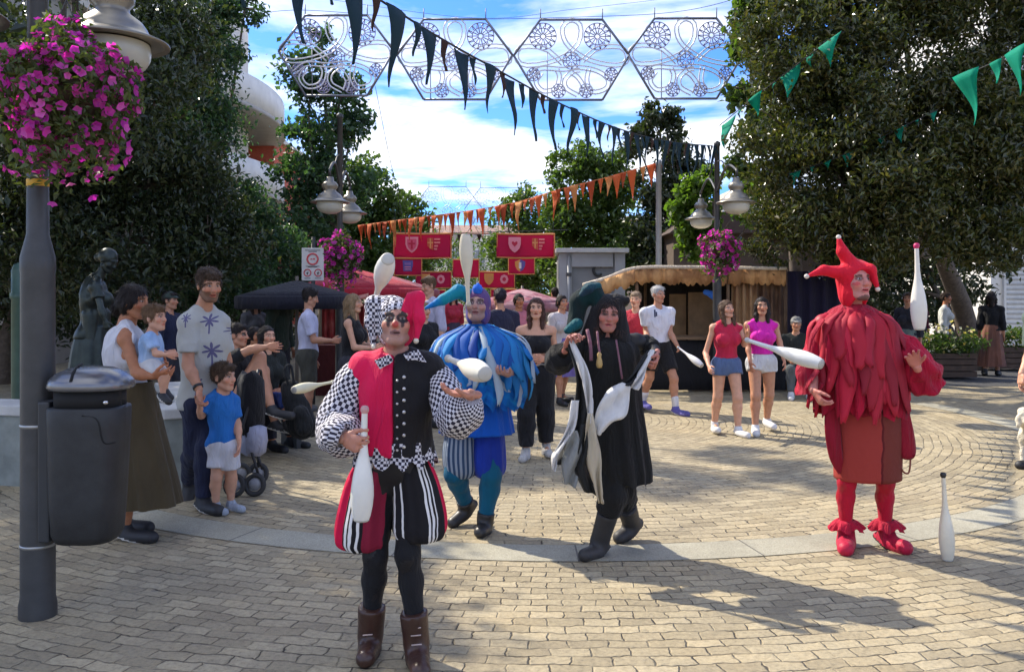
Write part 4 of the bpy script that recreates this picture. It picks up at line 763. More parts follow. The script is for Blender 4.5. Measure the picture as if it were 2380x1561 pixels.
for px, py, lb in ((782, 130, 'half hidden light panel nearest the birch tree'), (1057, 139, 'light panel crossed by the long navy bunting'), (1328, 140, 'light panel with a rosette pair over the tufted dark tree'), (1593, 137, 'light panel nearest the magnolia tree')): panel(px, py, 'hexagonal ' + lb)
panel(1040, 490, 'small far light panel low over the street', 44., .60); panel(1160, 492, 'second far light panel dim above the crimson banners', 44., .60)
# ------------------------------------------------------------------ crimson banners with coats of arms
BAN = flag('banner_crimson', (.60, .010, .085), .35); GLD = mat('banner_gold', (.72, .30, .10), .6); PNK = mat('arms_pink', (.80, .28, .34), .7); WHT = mat('arms_white', (.75, .68, .66), .7); ABL = mat('arms_blue', (.13, .10, .34), .7); ORG = mat('arms_orange', (.75, .30, .08), .7); RED = mat('arms_red', (.55, .02, .06), .7)
def banner(px, py, w_, h_, d, arms, label):
    c = P(px, py, d); u = d / F; W, H = w_ * u, h_ * u; o = thing('banner', c, label, 'banner', 'crimson banners across the street'); nx, nz = 17, 7; V = []
    for y_ in (0, .012):
        for i in range(nx):
            for j in range(nz): a, b = i / (nx - 1) - .5, j / (nz - 1) - .5; V.append(c + np.array([a * W, y_ + .018 * math.sin(a * 9 + px) * (.5 - b) * 2, b * H - .02 * math.cos(a * 6.28) * W * .2]))
    k = nx * nz; id_ = lambda s, i, j: s * k + i * nz + j; Fc = [(id_(0, i, j), id_(0, i + 1, j), id_(0, i + 1, j + 1), id_(0, i, j + 1)) for i in range(nx - 1) for j in range(nz - 1)]; Fc += [tuple(q + k for q in f[::-1]) for f in Fc]
    edge = [(i, 0) for i in range(nx)] + [(nx - 1, j) for j in range(1, nz)] + [(i, nz - 1) for i in range(nx - 2, -1, -1)] + [(0, j) for j in range(nz - 2, 0, -1)]
    for e in range(len(edge)): a, b = edge[e], edge[(e + 1) % len(edge)]; Fc.append((id_(1, *a), id_(1, *b), id_(0, *b), id_(0, *a)))
    mk('field', np.array(V), Fc, BAN, o); m = MB(); t = .022
    m.tube([c + np.array([a * W, -.006 + .018 * math.sin(a * 9 + px) * 0, .5 * H - .02 * math.cos(a * 6.28) * W * .2 - t]) for a in np.linspace(-.49, .49, 13)], t, 4); m.tube([c + np.array([a * W, -.006 + .036 * math.sin(a * 9 + px), -.5 * H - .02 * math.cos(a * 6.28) * W * .2 + t * .6]) for a in np.linspace(-.49, .49, 13)], t * .6, 4)
    for q in (-.488, .488): m.tube([c + np.array([q * W, -.008, -.5 * H + .02 * W * .2]), c + np.array([q * W, -.008, .5 * H + .02 * W * .2])], t * .6, 4)
    m.build('trim', GLD, o)
    m = MB()
    for q in (-.47, .47): m.tube([c + np.array([q * W, 0, .5 * H]), c + np.array([q * W, .0, .5 * H + .5])], .006, 5)
    m.build('cord', mat('cable_black', (0, 0, 0)), o)
    for x_, kind, sc in arms:
        cc = c + np.array([x_ * W, -.024, .03 * H]); s = H * .31 * sc; sh = [(-.8, 1), (.8, 1), (.8, .1), (.62, -.45), (.3, -.8), (0, -1), (-.3, -.8), (-.62, -.45), (-.8, .1)]
        def pl(pts, mm, z=0, name='emblem_detail', par=None): b = MB(); b.prism([cc + np.array([x * s, -z, y * s]) for x, y in pts], (0, -1, 0), .006); return b.build(name, mm, par)
        rc = lambda x0, x1, y0, y1: [(x0, y0), (x1, y0), (x1, y1), (x0, y1)]
        if kind == 'cross': e = pl(sh, PNK, 0, 'coat_of_arms', o); pl([(x * .72, y * .74) for x, y in sh], mat('arms_rose', (.72, .10, .18), .7), .008, par=e); pl(rc(-.42, .42, .06, .26), RED, .016, par=e); pl(rc(-.11, .11, -.5, .58), RED, .0165, par=e)
        elif kind == 'heart': e = pl(sh, PNK, 0, 'coat_of_arms', o); pl([(0, -.25), (.34, .12), (.38, .36), (.2, .46), (0, .3), (-.2, .46), (-.38, .36), (-.34, .12)], RED, .008, par=e)
        elif kind == 'half':
            e = pl([(-.9, .9), (-.1, .9), (-.1, -.7), (-.5, -.5), (-.9, -.1)], mat('arms_rust', (.60, .10, .05), .7), 0, 'coat_of_arms', o); pl(rc(-.58, -.40, -.5, .86), GLD, .008, par=e); pl(rc(-.88, -.1, .2, .38), GLD, .0085, par=e)
            for y0 in (.62, .18, -.26, -.66): pl(rc(.02, .8 - (.0 if y0 > 0 else .2 - y0 * .3), y0, y0 + .24), mat('arms_salmon', (.80, .22, .22), .7), .008, par=e)
        elif kind == 'blue': e = pl([(x * 1.05, y * .95) for x, y in sh[:4]] + [(.7, -.8), (-.7, -.8)], ABL, 0, 'coat_of_arms', o); pl(rc(-.5, .5, -.2, -.05), PNK, .008, par=e); pl(rc(-.5, .5, -.55, -.42), PNK, .008, par=e); pl(rc(-.5, .5, .2, .6), mat('arms_violet', (.3, .16, .4), .7), .008, par=e)
        elif kind == 'split': e = pl([(0, 1), (0, -1), (-.5, -.7), (-.8, -.1), (-.85, .6)], ORG, 0, 'coat_of_arms', o); pl([(0, -1), (0, 1), (.85, .6), (.8, -.1), (.5, -.7)], ABL, .0, par=e); pl(rc(-.2, .2, -.5, .5), WHT, .008, par=e)
        elif kind == 'gold': e = pl(sh, ORG, 0, 'coat_of_arms', o); pl(rc(-.15, .8, -.1, .5), GLD, .008, par=e)
        elif kind == 'rose': e = pl([(.8 * math.cos(i * .785), .9 * math.sin(i * .785)) for i in range(8)], PNK, 0, 'coat_of_arms', o); pl([(.35 * math.cos(i * .785), .4 * math.sin(i * .785)) for i in range(8)], RED, .008, par=e)
banner(982, 571, 136, 60, 20, [(-.18, 'cross', 1.0), (.2, 'half', .95)], 'large crimson banner with a red cross shield, over the jester')
banner(1222, 571, 136, 58, 20, [(-.19, 'heart', 1.0), (.22, 'half', .95)], 'large crimson banner with a heart shield, nearest the kiosk')
banner(948, 620, 66, 42, 23.5, [(.0, 'blue', 1.1)], 'small crimson banner with a blue crest')
banner(1212, 618, 62, 40, 23.5, [(-.05, 'split', 1.15)], 'small crimson banner with an orange and blue crest')
banner(1008, 650, 84, 40, 27, [(-.22, 'gold', 1.0), (.2, 'rose', .95)], 'low crimson banner with a gold crest and rose, behind the jester hat')
banner(1155, 650, 84, 40, 27, [(-.22, 'gold', 1.1), (.2, 'rose', 1.0)], 'low crimson banner with an orange shield and rose, past the upright club')
banner(1083, 624, 62, 44, 32, [(0, 'rose', .01)], 'plain crimson banner behind the upright club')
banner(1005, 690, 60, 34, 33, [(0, 'rose', 1.0)], 'lowest crimson banner with one pink rose, behind the head of a man'); banner(1170, 688, 60, 34, 33, [(0, 'heart', 1.0)], 'lowest crimson banner behind the violet coat')
cable([P(870, 538, 20), P(1050, 541, 20.0), P(1320, 534, 20)], 'wire holding the two large crimson banners')
# ------------------------------------------------------------------ juggling clubs
def club(a, b, label, knob=(.03, .03, .03), body=(.72, .70, .63), fat=1.0):
    a, b = np.asarray(a, float), np.asarray(b, float); d = U(b - a); L_ = np.linalg.norm(b - a); Ls = .52; k = L_ / Ls if L_ > .45 else 1.0; o = thing('juggling_club', (a + b) / 2, label, 'juggling club', 'juggling clubs'); q = fat
    m = MB(); m.lathe([(r * q, h * k) for r, h in ((.0115, .03), (.0125, .10), (.0145, .17), (.019, .215), (.029, .265), (.038, .315), (.0435, .365), (.045, .405), (.042, .45), (.035, .495), (.030, .512))], a, d, 24); m.build('body', mat('club_%d' % int(body[2] * 100), body, .35, var=.1, scale=8, bump=.03), o, True)
    m = MB(); m.lathe([(.001, -.004), (.012, -.002), (.0175, .008), (.0175, .018), (.0125, .028), (.0115, .031)], a, d, 16); m.build('knob', mat('knob_%d%d' % (int(knob[0] * 100), int(knob[2] * 100)), knob, .5), o, True)
    m = MB(); m.lathe([(.030 * q, .512 * k), (.0305 * q, .516 * k), (.024 * q, .522 * k), (.001, .523 * k)], a, d, 20); m.build('end_cap', mat('club_cap', (.45, .43, .38), .6), o, True); return o
club(P(848, 944, 3.52), P(840, 1210, 3.50), 'white club gripped pointing down by the red and black jester', (.55, .30, .28), fat=1.05)
club(P(1040, 832, 3.78), P(1128, 869, 3.36), 'white club dropping over the open palm of the jester', (.5, .48, .42), (.70, .66, .55), 1.0)
club(P(868, 708, 4.35), P(895, 622, 3.98), 'white club spinning just above the jester hat', (.6, .58, .55), (.74, .74, .70), 1.02)
club(P(1089, 712, 5.45), P(1082, 545, 5.45), 'beige club balanced upright before the face of the blue juggler', (.45, .40, .32), (.62, .56, .42), 1.0)
club(P(1575, 806, 11.25), P(1632, 850, 10.95), 'white club swinging beside the man in white', (.4, .4, .4), (.75, .75, .73))
club(P(1733, 789, 5.42), P(1878, 836, 5.12), 'white club flying flat in front of the pink top woman', (.5, .48, .45), (.70, .69, .64), 1.05)
club(P(2130, 566, 5.18), P(2137, 766, 5.18), 'white club with a pink knob upright in the air', (.55, .02, .12), (.70, .66, .58), 1.05)
club(P(2192, 1098, 5.25), P(2203, 1302, 5.22) + np.array([0, 0, .0]), 'cream club with a black knob upright on the paving', (.02, .02, .02), (.70, .64, .50))
club(P(775, 887, 7.6), P(716, 899, 7.3), 'cream club low in the air beside the olive shorts', (.5, .45, .3), (.74, .68, .46), 1.0)
# ------------------------------------------------------------------ costume cloth
def chk(name, a, b, sc, obj=False):
    if name in MATS: return MATS[name]
    t = NT(name); t.p.inputs['Roughness'].default_value = .85; c = t.n('ShaderNodeTexChecker'); c.inputs['Color1'].default_value = a + (1,); c.inputs['Color2'].default_value = b + (1,); co = t.n('ShaderNodeTexCoord').outputs['Object']
    if obj:
        n = t.n('ShaderNodeTexNoise', Scale=9.0); t.l(co, n.inputs['Vector']); v = t.n('ShaderNodeVectorMath', operation='MULTIPLY_ADD'); t.l(n.outputs['Color'], v.inputs[0]); v.inputs[1].default_value = (.03,) * 3; t.l(co, v.inputs[2]); t.l(v.outputs[0], c.inputs['Vector']); c.inputs['Scale'].default_value = sc[0]
    else:
        m = t.n('ShaderNodeMapping'); m.inputs['Scale'].default_value = (sc[0], sc[1], 1); t.l(t.n('ShaderNodeUVMap').outputs[0], m.inputs[0]); t.l(m.outputs[0], c.inputs['Vector']); c.inputs['Scale'].default_value = 1
    t.l(c.outputs[0], t.p.inputs['Base Color']); f = t.n('ShaderNodeTexNoise', Scale=14.0, Detail=3.0, Distortion=.6); t.l(co, f.inputs['Vector']); t.bump(f.outputs[0], .6, .03); MATS[name] = t.m; return t.m
def tubecloth(name, pts, rad, m, parent, n=36, k=30, fold=.07, fo=7, cap=True, seed=0, ell=1.0, label=None):
    p = crom(pts, k); r = crom(np.array([[q] for q in rad]), k)[:, 0]; tg = np.gradient(p, axis=0); x, y, _ = frame(tg[0]); an = np.arange(n) * 2 * math.pi / n; R = []; g = np.random.default_rng(seed); ph = g.random(4) * 6
    for i in range(k):
        d = U(tg[i]); x = U(x - d * x.dot(d)); y = np.cross(d, x); q = r[i] * (1 + fold * (np.sin(an * fo + ph[0] + i * .25) * .6 + .5 * np.sin(an * 3 + i * .55 + ph[1]) + .4 * np.sin(i * .9 + an * 2 + ph[2]))); R.append(p[i] + (np.cos(an) * q)[:, None] * x + (np.sin(an) * q * ell)[:, None] * y)
    o = loft(R, name, m, parent, cap)
    if label: o['label'] = label
    return o
def stripes(bands, base):
    """uv cloth: bands of (u0, u1, colour)"""
    def fn(t, uv, u, v):
        c = base
        n = t.n('ShaderNodeTexNoise', Scale=5.0); t.l(uv, n.inputs['Vector']); w = t.math('ADD', u, t.math('MULTIPLY', t.math('SUBTRACT', n.outputs[0], .5), .03))
        for a, b, q in bands: c = t.mix(t.math('MULTIPLY', t.math('GREATER_THAN', w, a), t.math('LESS_THAN', w, b)), c, q)
        return c
    return fn
BLK_ = (.012, .011, .013); WHI = (.72, .70, .68); CRM = (.58, .006, .05)
def strips(name, levels, n, w, zr, m, parent, seed, off=.03, front=0, z0r=.12):
    """torn strips of thin cloth hanging over a draped figure, all one piece of costume"""
    r = np.random.default_rng(seed); lv = crom([list(c) + [a, b] for c, a, b in levels], 40); z_ = lv[::-1, 2]; at = lambda z, k: np.interp(z, z_, lv[::-1, k]); zt, zb = lv[0, 2], lv[-1, 2]; V, Q = [], []
    for i in range(n):
        a0 = 2 * math.pi * (i + r.random() * .8) / n; z0 = zt - (zt - zb) * z0r * r.random(); z1 = zb + zr[0] + (zr[1] - zr[0]) * r.random(); k = 14; hw = w * r.uniform(.7, 1.3); ph = r.random(3) * 6; o_ = off * r.uniform(.4, 1.4)
        for q in range(k):
            t = q / (k - 1); z = z0 + (z1 - z0) * t; rx, ry = at(max(z, zb), 3), at(max(z, zb), 4); g = 1 + (o_ + .10 * t ** 3 * math.sin(ph[0]) * .5) / max(rx, .1) * min(1, t * 4 + .25); h = hw * (.55 + .6 * min(1, t * 3)) * (1 - .75 * max(0, (t - .72) / .28) ** 1.4) * (1 + .15 * math.sin(t * 17 + ph[1])); aa = a0 + .10 * math.sin(t * 4 + ph[2])
            for s_ in (-1, -.3, .35, 1): b = aa + s_ * h / max(rx, .08); e = g + (.012 if abs(s_) < .5 else -.004) / max(rx, .1) * (1 if s_ > 0 else .2); V.append((at(max(z, zb), 0) + rx * e * math.cos(b), at(max(z, zb), 1) + ry * e * math.sin(b), z + .01 * math.sin(s_ * 3 + ph[0]) * t))
        b_ = i * k * 4; Q += [(b_ + q * 4 + c, b_ + q * 4 + c + 1, b_ + q * 4 + c + 5, b_ + q * 4 + c + 4) for q in range(k - 1) for c in range(3)]
    f = mk(name, np.array(V), np.array(Q), m, parent); so = f.modifiers.new('thickness', 'SOLIDIFY'); so.thickness = .002; return f
TIGHTB = cloth('tights_black', (.010, .010, .012), .8, .3); VRED = cloth('vest_red', (.62, .005, .065), .75, .55, 6); VBLK = cloth('vest_black', (.012, .011, .013), .8, .55, 6)
CHKS = chk('check_sleeve', (.016, .013, .03), (.60, .58, .62), (34, 38)); CHKO = chk('check_weave', (.016, .013, .03), (.60, .58, .62), (76,), True); LEATHER = mat('leather_brown', (.055, .024, .016), .35, var=.3, scale=10, bump=.3, bscale=40)
# ------------------------------------------------------------------ the red and black jester in front
def jester():
    d0 = 3.84; j = lambda x, y, d=d0: P(x, y, d); b = P(908, 1525, d0); b[2] = 0; cl = P(845, 1030, 3.52); hd_ = U([.80, -.55, -.22]); hn = U(np.array([.55, .8, 0.])); hn = U(hn - hd_ * hn.dot(hd_)); wa = cl - hd_ * .082 - hn * .034
    J = dict(hd=j(921, 752, 3.83), neck=j(921, 832, 3.87), ch=j(921, 905, 3.86), pel=j(920, 1082, 3.86), sa=j(850, 859, 3.87), sb=j(992, 859, 3.87), ea=j(780, 968, 3.90), wa=wa, eb=j(1062, 968, 3.78), wb=j(1094, 916, 3.56), ha=j(882, 1105, 3.86), hb=j(958, 1105, 3.86), ka=j(872, 1290, 3.82), kb=j(948, 1290, 3.78), na=j(861, 1478, 3.90), ta=j(850, 1512, 3.745), tb=j(978, 1535, 3.62))
    J['nb'] = j(968, 1496, 3.80); J['na'][2] = J['nb'][2] = .085; J['ta'][2] = J['tb'][2] = .034
    s = Person(b, 1.64, 'person in a red and black jester costume with checked sleeves, gripping a club', 0, (6, 14, 3), 'm', (.44, .215, .15), J=J, vox=.011, hvox=.0048, hs=.222, wide=1.0, under=(.012, .011, .013), hair=(.04, .03, .025), group='costumed jugglers', face=dict(white=(.22, .2, .19), stubble=.35, stubcol=(.20, .15, .14), lips=(.16, .07, .07), paint=[(-.031, .010, .030, .023, (.012, .01, .012), .95), (.031, .010, .030, .023, (.012, .01, .012), .95), (-.034, .03, .012, .022, (.012, .01, .012), .9), (.034, .03, .012, .022, (.012, .01, .012), .9), (-.034, -.012, .009, .024, (.012, .01, .012), .9), (.034, -.012, .009, .024, (.012, .01, .012), .9), (0, -.026, .015, .014, (.42, .03, .03), .8)]))
    s.legk = .92
    s.hp = dict(a=dict(d=hd_, n=hn, s=UP, curl=62, spread=2), b=dict(d=(-.86, -.42, .10), n=(-.1, -.25, 1), s=(-.4, -1, .1), curl=20, spread=9)); o = s.body()
    x0 = P(921, 930, d0); tor = s.torso(.024) + [ecap(s.K['pel'] + UP * .10, s.K['pel'] - UP * .02, .15, .158, .05, (s.fw, .74))]
    for mm, q in ((VRED, 1), (VBLK, -1)):
        sl = sum([s.arm(c, .03, .16) for c in 'ab'], []); v = s.piece('vest', tor + sl + s.neckcut(.012), mm, noise=.005, cuts=[(s.K['pel'] + UP * .055, -UP), (x0 - [.0015 * q, 0, 0], (q, 0, 0))]); v['label'] = 'red half of the vest' if q == 1 else 'black half of the vest'
    m = MB()
    for y_ in range(876, 1040, 27): c = P(939, y_, 3.695 - .0001 * (y_ - 876)); m.lathe([(.001, -.006), (.006, -.005), (.0078, 0), (.006, .005), (.001, .007)], c, (0, -1, .1), 10); c = P(923, y_ + 8, 3.70); m.lathe([(.001, -.006), (.005, -.004), (.006, 0), (.004, .004), (.001, .005)], c, (0, -1, .1), 8)
    m.build('button_row', mat('button_silver', (.65, .63, .6), .3, .6), o, True)
    tubecloth('sleeve', [s.K['sa'] + [.03, 0, .02], s.K['sa'] + [-.045, 0, -.04], j(808, 925, 3.88), j(782, 985, 3.87), j(796, 1012, 3.76), wa + hd_ * -.045, wa - hd_ * .012], [.058, .076, .086, .098, .098, .068, .040], CHKS, o, seed=1, fold=.075)
    tubecloth('sleeve', [s.K['sb'] + [-.03, 0, .02], s.K['sb'] + [.04, 0, -.035], j(1036, 915, 3.83), j(1056, 968, 3.75), j(1072, 962, 3.66), j(1086, 940, 3.60), s.K['wb'] + [0, 0.01, -.015]], [.056, .070, .078, .088, .092, .074, .042], CHKS, o, seed=2, fold=.075)
    for q, pts in ((-1, [(905, 823), (870, 838), (884, 858), (896, 850), (906, 846), (915, 838)]), (1, [(938, 823), (972, 812), (992, 842), (978, 840), (966, 836), (946, 838)])): m = MB(); m.prism([P(x, y, 3.70 + .0012 * abs(x - 921)) for x, y in pts], (0, -1, .1), .008); m.build('collar', CHKO, o, False, bev=.003)
    loft(drape([(P(918, 1020, 3.86), .170, .125, .02), (P(918, 1040, 3.86), .174, .130, .05), (P(918, 1054, 3.86), .185, .14, .09)], 13, rag=.055, seed=3, n=16), 'peplum', CHKO, o, False)
    R1 = (.55, .005, .05); R2 = (.22, .012, .035)
    pa = uvcloth('hose_near', stripes([(.40, .64, R1), (.655, .675, WHI), (.695, .713, WHI), (.735, .75, WHI), (.77, .90, R2), (.15, .3, R1)], BLK_)); pb = uvcloth('hose_far', stripes([(.55, .575, WHI), (.61, .625, WHI), (.66, .675, WHI), (.82, .838, WHI), (.856, .872, WHI), (.888, .90, WHI), (.945, 1.01, R1), (-.01, .06, R1), (.2, .3, R1)], BLK_))
    def puff(px, top, bot, m_, sd): loft(drape([(P(px[0], top, 3.87), .075, .085, .03), (P(px[1], top + 60, 3.87), .100, .115, .07), (P(px[2], (top + bot) / 2 + 30, 3.86), .116, .130, .09), (P(px[3], bot - 22, 3.85), .120, .130, .09), (P(px[3] + 2, bot, 3.85), .098, .108, .07), (P(px[3] + 4, bot + 3, 3.85), .06, .06, .0)], 9, seed=sd, n=30), 'breeches', m_, o, True)
    puff((885, 862, 848, 843), 1048, 1268, pa, 4); puff((948, 962, 972, 974), 1048, 1248, pb, 5)
    s.piece('leggings', s.leg('a', .001) + s.leg('b', .001), TIGHTB, noise=.002, cuts=[(s.K['ha'] - UP * .1, UP)])
    s.shoes(LEATHER, mat('sole_dark', (.02, .014, .01), .7), boot=.135, e=.014, pre='boot', sz=1.0)
    m = MB()
    for c in 'ab': n_ = s.K['n' + c]; t_ = s.K['t' + c]; [m.tube([n_ + (t_ - n_) * f + UP * h + np.array([-.022, -.04, 0]), n_ + (t_ - n_) * f + UP * (h + .004) + np.array([.022, -.04, 0])], .003, 5) for f, h in ((.12, .055), (.10, .085), (.28, .035))]
    m.build('lace', mat('lace_pale', (.5, .38, .33), .7), o, True)
    hr = s.HR; p = s.hp_; u = s.hs / .24; E = lambda c, r, k=.015, op='u': eell(p(c), np.array(r) * u, hr, k * u, op=op)
    face = [E((0, -.10, -.042), (.068, .085, .098), .01, 's'), E((0, -.03, -.17), (.066, .12, .09), .01, 's')]
    skull = [E((0, .018, .036), (.094, .106, .094), .02), E((0, .03, -.03), (.090, .085, .09), .03)]
    C = lambda a, b, ra, rb, k=.015, fl=None: ecap(a, b, ra, rb, k, fl); mid = p((.012, 0, 0))
    s.piece('hat', skull + [C(p((.02, .0, .10)), P(972, 692, 3.84), .042, .034, .03), C(P(968, 694, 3.84), P(976, 740, 3.80), .030, .026), C(P(974, 735, 3.80), P(968, 786, 3.78), .024, .010)] + face, VRED, vox=.006, noise=.002, cuts=[(mid, (-1, 0, .25))], label='red half of the jester hat')
    s.piece('hat', [E((0, .018, .036), (.0945, .1065, .0945), .02), E((0, .03, -.03), (.090, .085, .09), .03), C(p((-.03, .02, .09)), P(868, 706, 3.86), .045, .038, .03), C(P(868, 706, 3.86), P(862, 745, 3.84), .038, .028), C(P(862, 745, 3.84), P(868, 800, 3.82), .026, .012)] + face, CHKO, vox=.006, noise=.002, cuts=[(mid, (1, 0, -.25))], label='black and white checked half of the jester hat')
    m = MB()
    for c in (P(967, 792, 3.775), P(869, 806, 3.81)): m.lathe([(.001, -.013), (.009, -.010), (.013, 0), (.009, .010), (.001, .013)], c, n=12)
    m.build('bell', mat('bell_pale', (.6, .55, .45), .35, .3), o, True)
    s.piece('hair', [E((0, .022, .01), (.082, .092, .07), .02), E((-.0, .02, -.05), (.074, .08, .05), .02)] + face, hairmat('hair_jester', (.04, .03, .025)), vox=.007)
jester()
# ------------------------------------------------------------------ the blue juggler
BLU = (.0, .10, .42); TEALC = (.0, .16, .26)
def blue():
    d0 = 5.88; j = lambda x, y, d=d0: P(x, y, d); b = P(1112, 1232, d0); b[2] = 0
    J = dict(hd=j(1110, 712, 5.84), neck=j(1112, 766), ch=j(1112, 830), pel=j(1108, 985), sa=j(1064, 800), sb=j(1160, 800), ea=j(1022, 860, 5.85), wa=j(1050, 905, 5.65), eb=j(1200, 860, 5.85), wb=j(1178, 868, 5.62), ha=j(1076, 1000), hb=j(1138, 1000), ka=j(1056, 1100, 5.85), kb=j(1142, 1105, 5.82), na=j(1084, 1172, 6.05), ta=j(1053, 1214, 5.98), tb=j(1116, 1228, 5.72))
    J['nb'] = j(1128, 1206, 5.86); J['nb'][2] = .085; J['tb'][2] = .034
    s = Person(b, 1.68, 'person in a ragged bright blue poncho with teal tights, gazing up at a balanced club', 0, (-8, 14, 0), 'm', (.40, .24, .20), J=J, vox=.012, hvox=.006, hs=.232, under=(0, .085, .40), group='costumed jugglers', hair=(.03, .02, .02), face=dict(stubble=.3, paint=[(-.031, .01, .026, .018, (.05, .02, .06), .7), (.031, .01, .026, .018, (.05, .02, .06), .7)], lips=(.25, .07, .08)))
    s.hp = dict(a=dict(d=(.3, -.8, .1), n=(0, 0, 1), s=(-1, 0, 0), curl=30), b=dict(d=(-.35, -.8, .1), n=(0, 0, 1), s=(1, 0, 0), curl=30)); o = s.body()
    def fn(t, uv, u, v):
        n = t.n('ShaderNodeTexNoise', Scale=9.0, Detail=3.0); t.l(uv, n.inputs['Vector']); c = t.ramp(n.outputs[0], [(.3, (0, .065, .33)), (.5, (0, .13, .48)), (.72, (.01, .27, .60))]); wob = t.math('MULTIPLY', t.math('SUBTRACT', n.outputs[0], .5), .03)
        for u0, k, w_, v0, v1 in ((.735, -.10, .020, .42, .74), (.765, .20, .014, .34, .80), (.90, .08, .012, .42, .98), (.56, -.08, .012, .45, .95)):
            dd = t.math('ABSOLUTE', t.math('SUBTRACT', t.math('ADD', u, wob), t.math('ADD', u0, t.math('MULTIPLY', t.math('SUBTRACT', v, v0), k)))); mk_ = t.math('MULTIPLY', t.math('LESS_THAN', dd, w_), t.math('MULTIPLY', t.math('GREATER_THAN', v, v0), t.math('LESS_THAN', v, v1))); c = t.mix(t.math('MULTIPLY', mk_, .8), c, (.42, .50, .58))
        return c
    pm = uvcloth('poncho_blue', fn, .7, .6, 10); tun = cloth('tunic_blue', (.0, .085, .46), .7, .6, 7)
    loft(drape([(j(1112, 752), .075, .075, .0), (j(1112, 764), .115, .10, .02), (j(1112, 784), .235, .17, .03), (j(1114, 815), .295, .23, .045), (j(1116, 860), .308, .255, .055), (j(1117, 895), .30, .255, .07), (j(1114, 918), .275, .24, .09)], 21, rag=.10, seed=8, n=34), 'poncho', pm, o, False)
    loft(drape([(j(1112, 756, 5.87), .07, .07, .0), (j(1112, 765, 5.87), .128, .115, .06), (j(1112, 790, 5.87), .235, .17, .08), (j(1112, 815, 5.87), .275, .215, .12)], 19, rag=.11, seed=9, n=18), 'cape_collar', uvcloth('collar_teal', lambda t, uv, u, v: t.ramp(t.math('FRACT', t.math('MULTIPLY', u, 9.5)), [(.2, (0, .10, .42)), (.6, (0, .30, .55)), (.9, (0, .20, .40))]), .7, .6), o, False)
    bm_ = leafmat('rag_blue', [(0, .05, .30), (0, .10, .44), (.0, .16, .52), (.01, .24, .58), (.0, .08, .40), (.02, .32, .60)], .75, .2, (1, 1.1, 1.2)); LV = [(j(1112, 754), .085, .085), (j(1112, 764), .125, .11), (j(1112, 784), .235, .17), (j(1114, 815), .29, .225), (j(1116, 860), .31, .255), (j(1117, 900), .305, .255), (j(1114, 925), .285, .25)]
    strips('poncho_strips', LV, 46, .034, (-.10, .22), bm_, o, 31, .022); strips('poncho_strips', LV[:5], 30, .030, (-.06, .10), bm_, o, 32, .036); strips('pale_strips', LV, 9, .022, (-.02, .25), leafmat('rag_pale', [(.36, .46, .54), (.46, .54, .60), (.30, .42, .52)], .75, .2, (1, 1, 1)), o, 36, .05)
    loft(drape([(j(1108, 880), .19, .14, .02), (j(1108, 940), .22, .165, .04), (j(1108, 1006), .252, .185, .05)], 11, seed=10), 'tunic', tun, o, True)
    st = uvcloth('shorts_striped', lambda t, uv, u, v: t.ramp(t.math('FRACT', t.math('MULTIPLY', u, 22)), [(.45, (.03, .06, .12)), (.55, (.24, .28, .34))]), .8, .4); ry = cloth('shorts_royal', (.005, .03, .30), .7, .5, 6)
    for px, mm, sd in ((1072, st, 11), (1136, ry, 12)): loft(drape([(j(px, 985), .10, .11, .02), (j(px - 2, 1050), .118, .125, .05), (j(px, 1090), .112, .12, .05), (j(px, 1106), .085, .09, .03), (j(px, 1107), .06, .06, 0)], 8, seed=sd), 'breeches', mm, o, True)
    s.piece('tights', s.leg('a', .012) + s.leg('b', .012), cloth('tights_teal', (.0, .085, .16), .75, .3), noise=.002, cuts=[(s.K['ha'] - UP * .1, UP)])
    s.shoes(mat('shoe_black', (.02, .018, .018), .45, var=.2), boot=.05, e=.012)
    p = s.hp_; u = s.hs / .24; E = lambda c, r, k=.015, op='u': eell(p(c), np.array(r) * u, s.HR, k * u, op=op); face = [E((0, -.10, -.042), (.066, .085, .098), .01, 's'), E((0, -.05, -.17), (.08, .12, .07), .01, 's')]
    s.piece('hood', [E((0, .018, .036), (.092, .106, .094), .02), E((0, .03, -.05), (.088, .085, .10), .03), E((0, .02, .085), (.065, .07, .06), .02)] + face, cloth('hood_blue', (.03, .05, .24), .8, .4, 10, (.14, .06, .16)), vox=.007, noise=.002)
    s.piece('hat_horn', [ecap(p((-.05, .0, .07)), j(1065, 677, 5.8), .05, .046, .03), ecap(j(1065, 677, 5.8), j(1030, 696, 5.72), .046, .034, .02), ecap(j(1030, 696, 5.72), j(990, 716, 5.66), .034, .012, .02)], cloth('horn_blue', (.0, .13, .40), .7, .4, 7, (.0, .20, .26)), vox=.008, noise=.002)
    m = MB(); m.lathe([(.001, -.014), (.011, -.009), (.014, 0), (.011, .009), (.001, .014)], j(1111, 662, 5.80), n=14); m.lathe([(.001, -.035), (.026, -.028), (.036, 0), (.026, .028), (.001, .035)], j(1110, 672, 5.80), n=16); m.build('pompom', cloth('pompom_blue', (.02, .14, .62), .8), o, True)
blue()
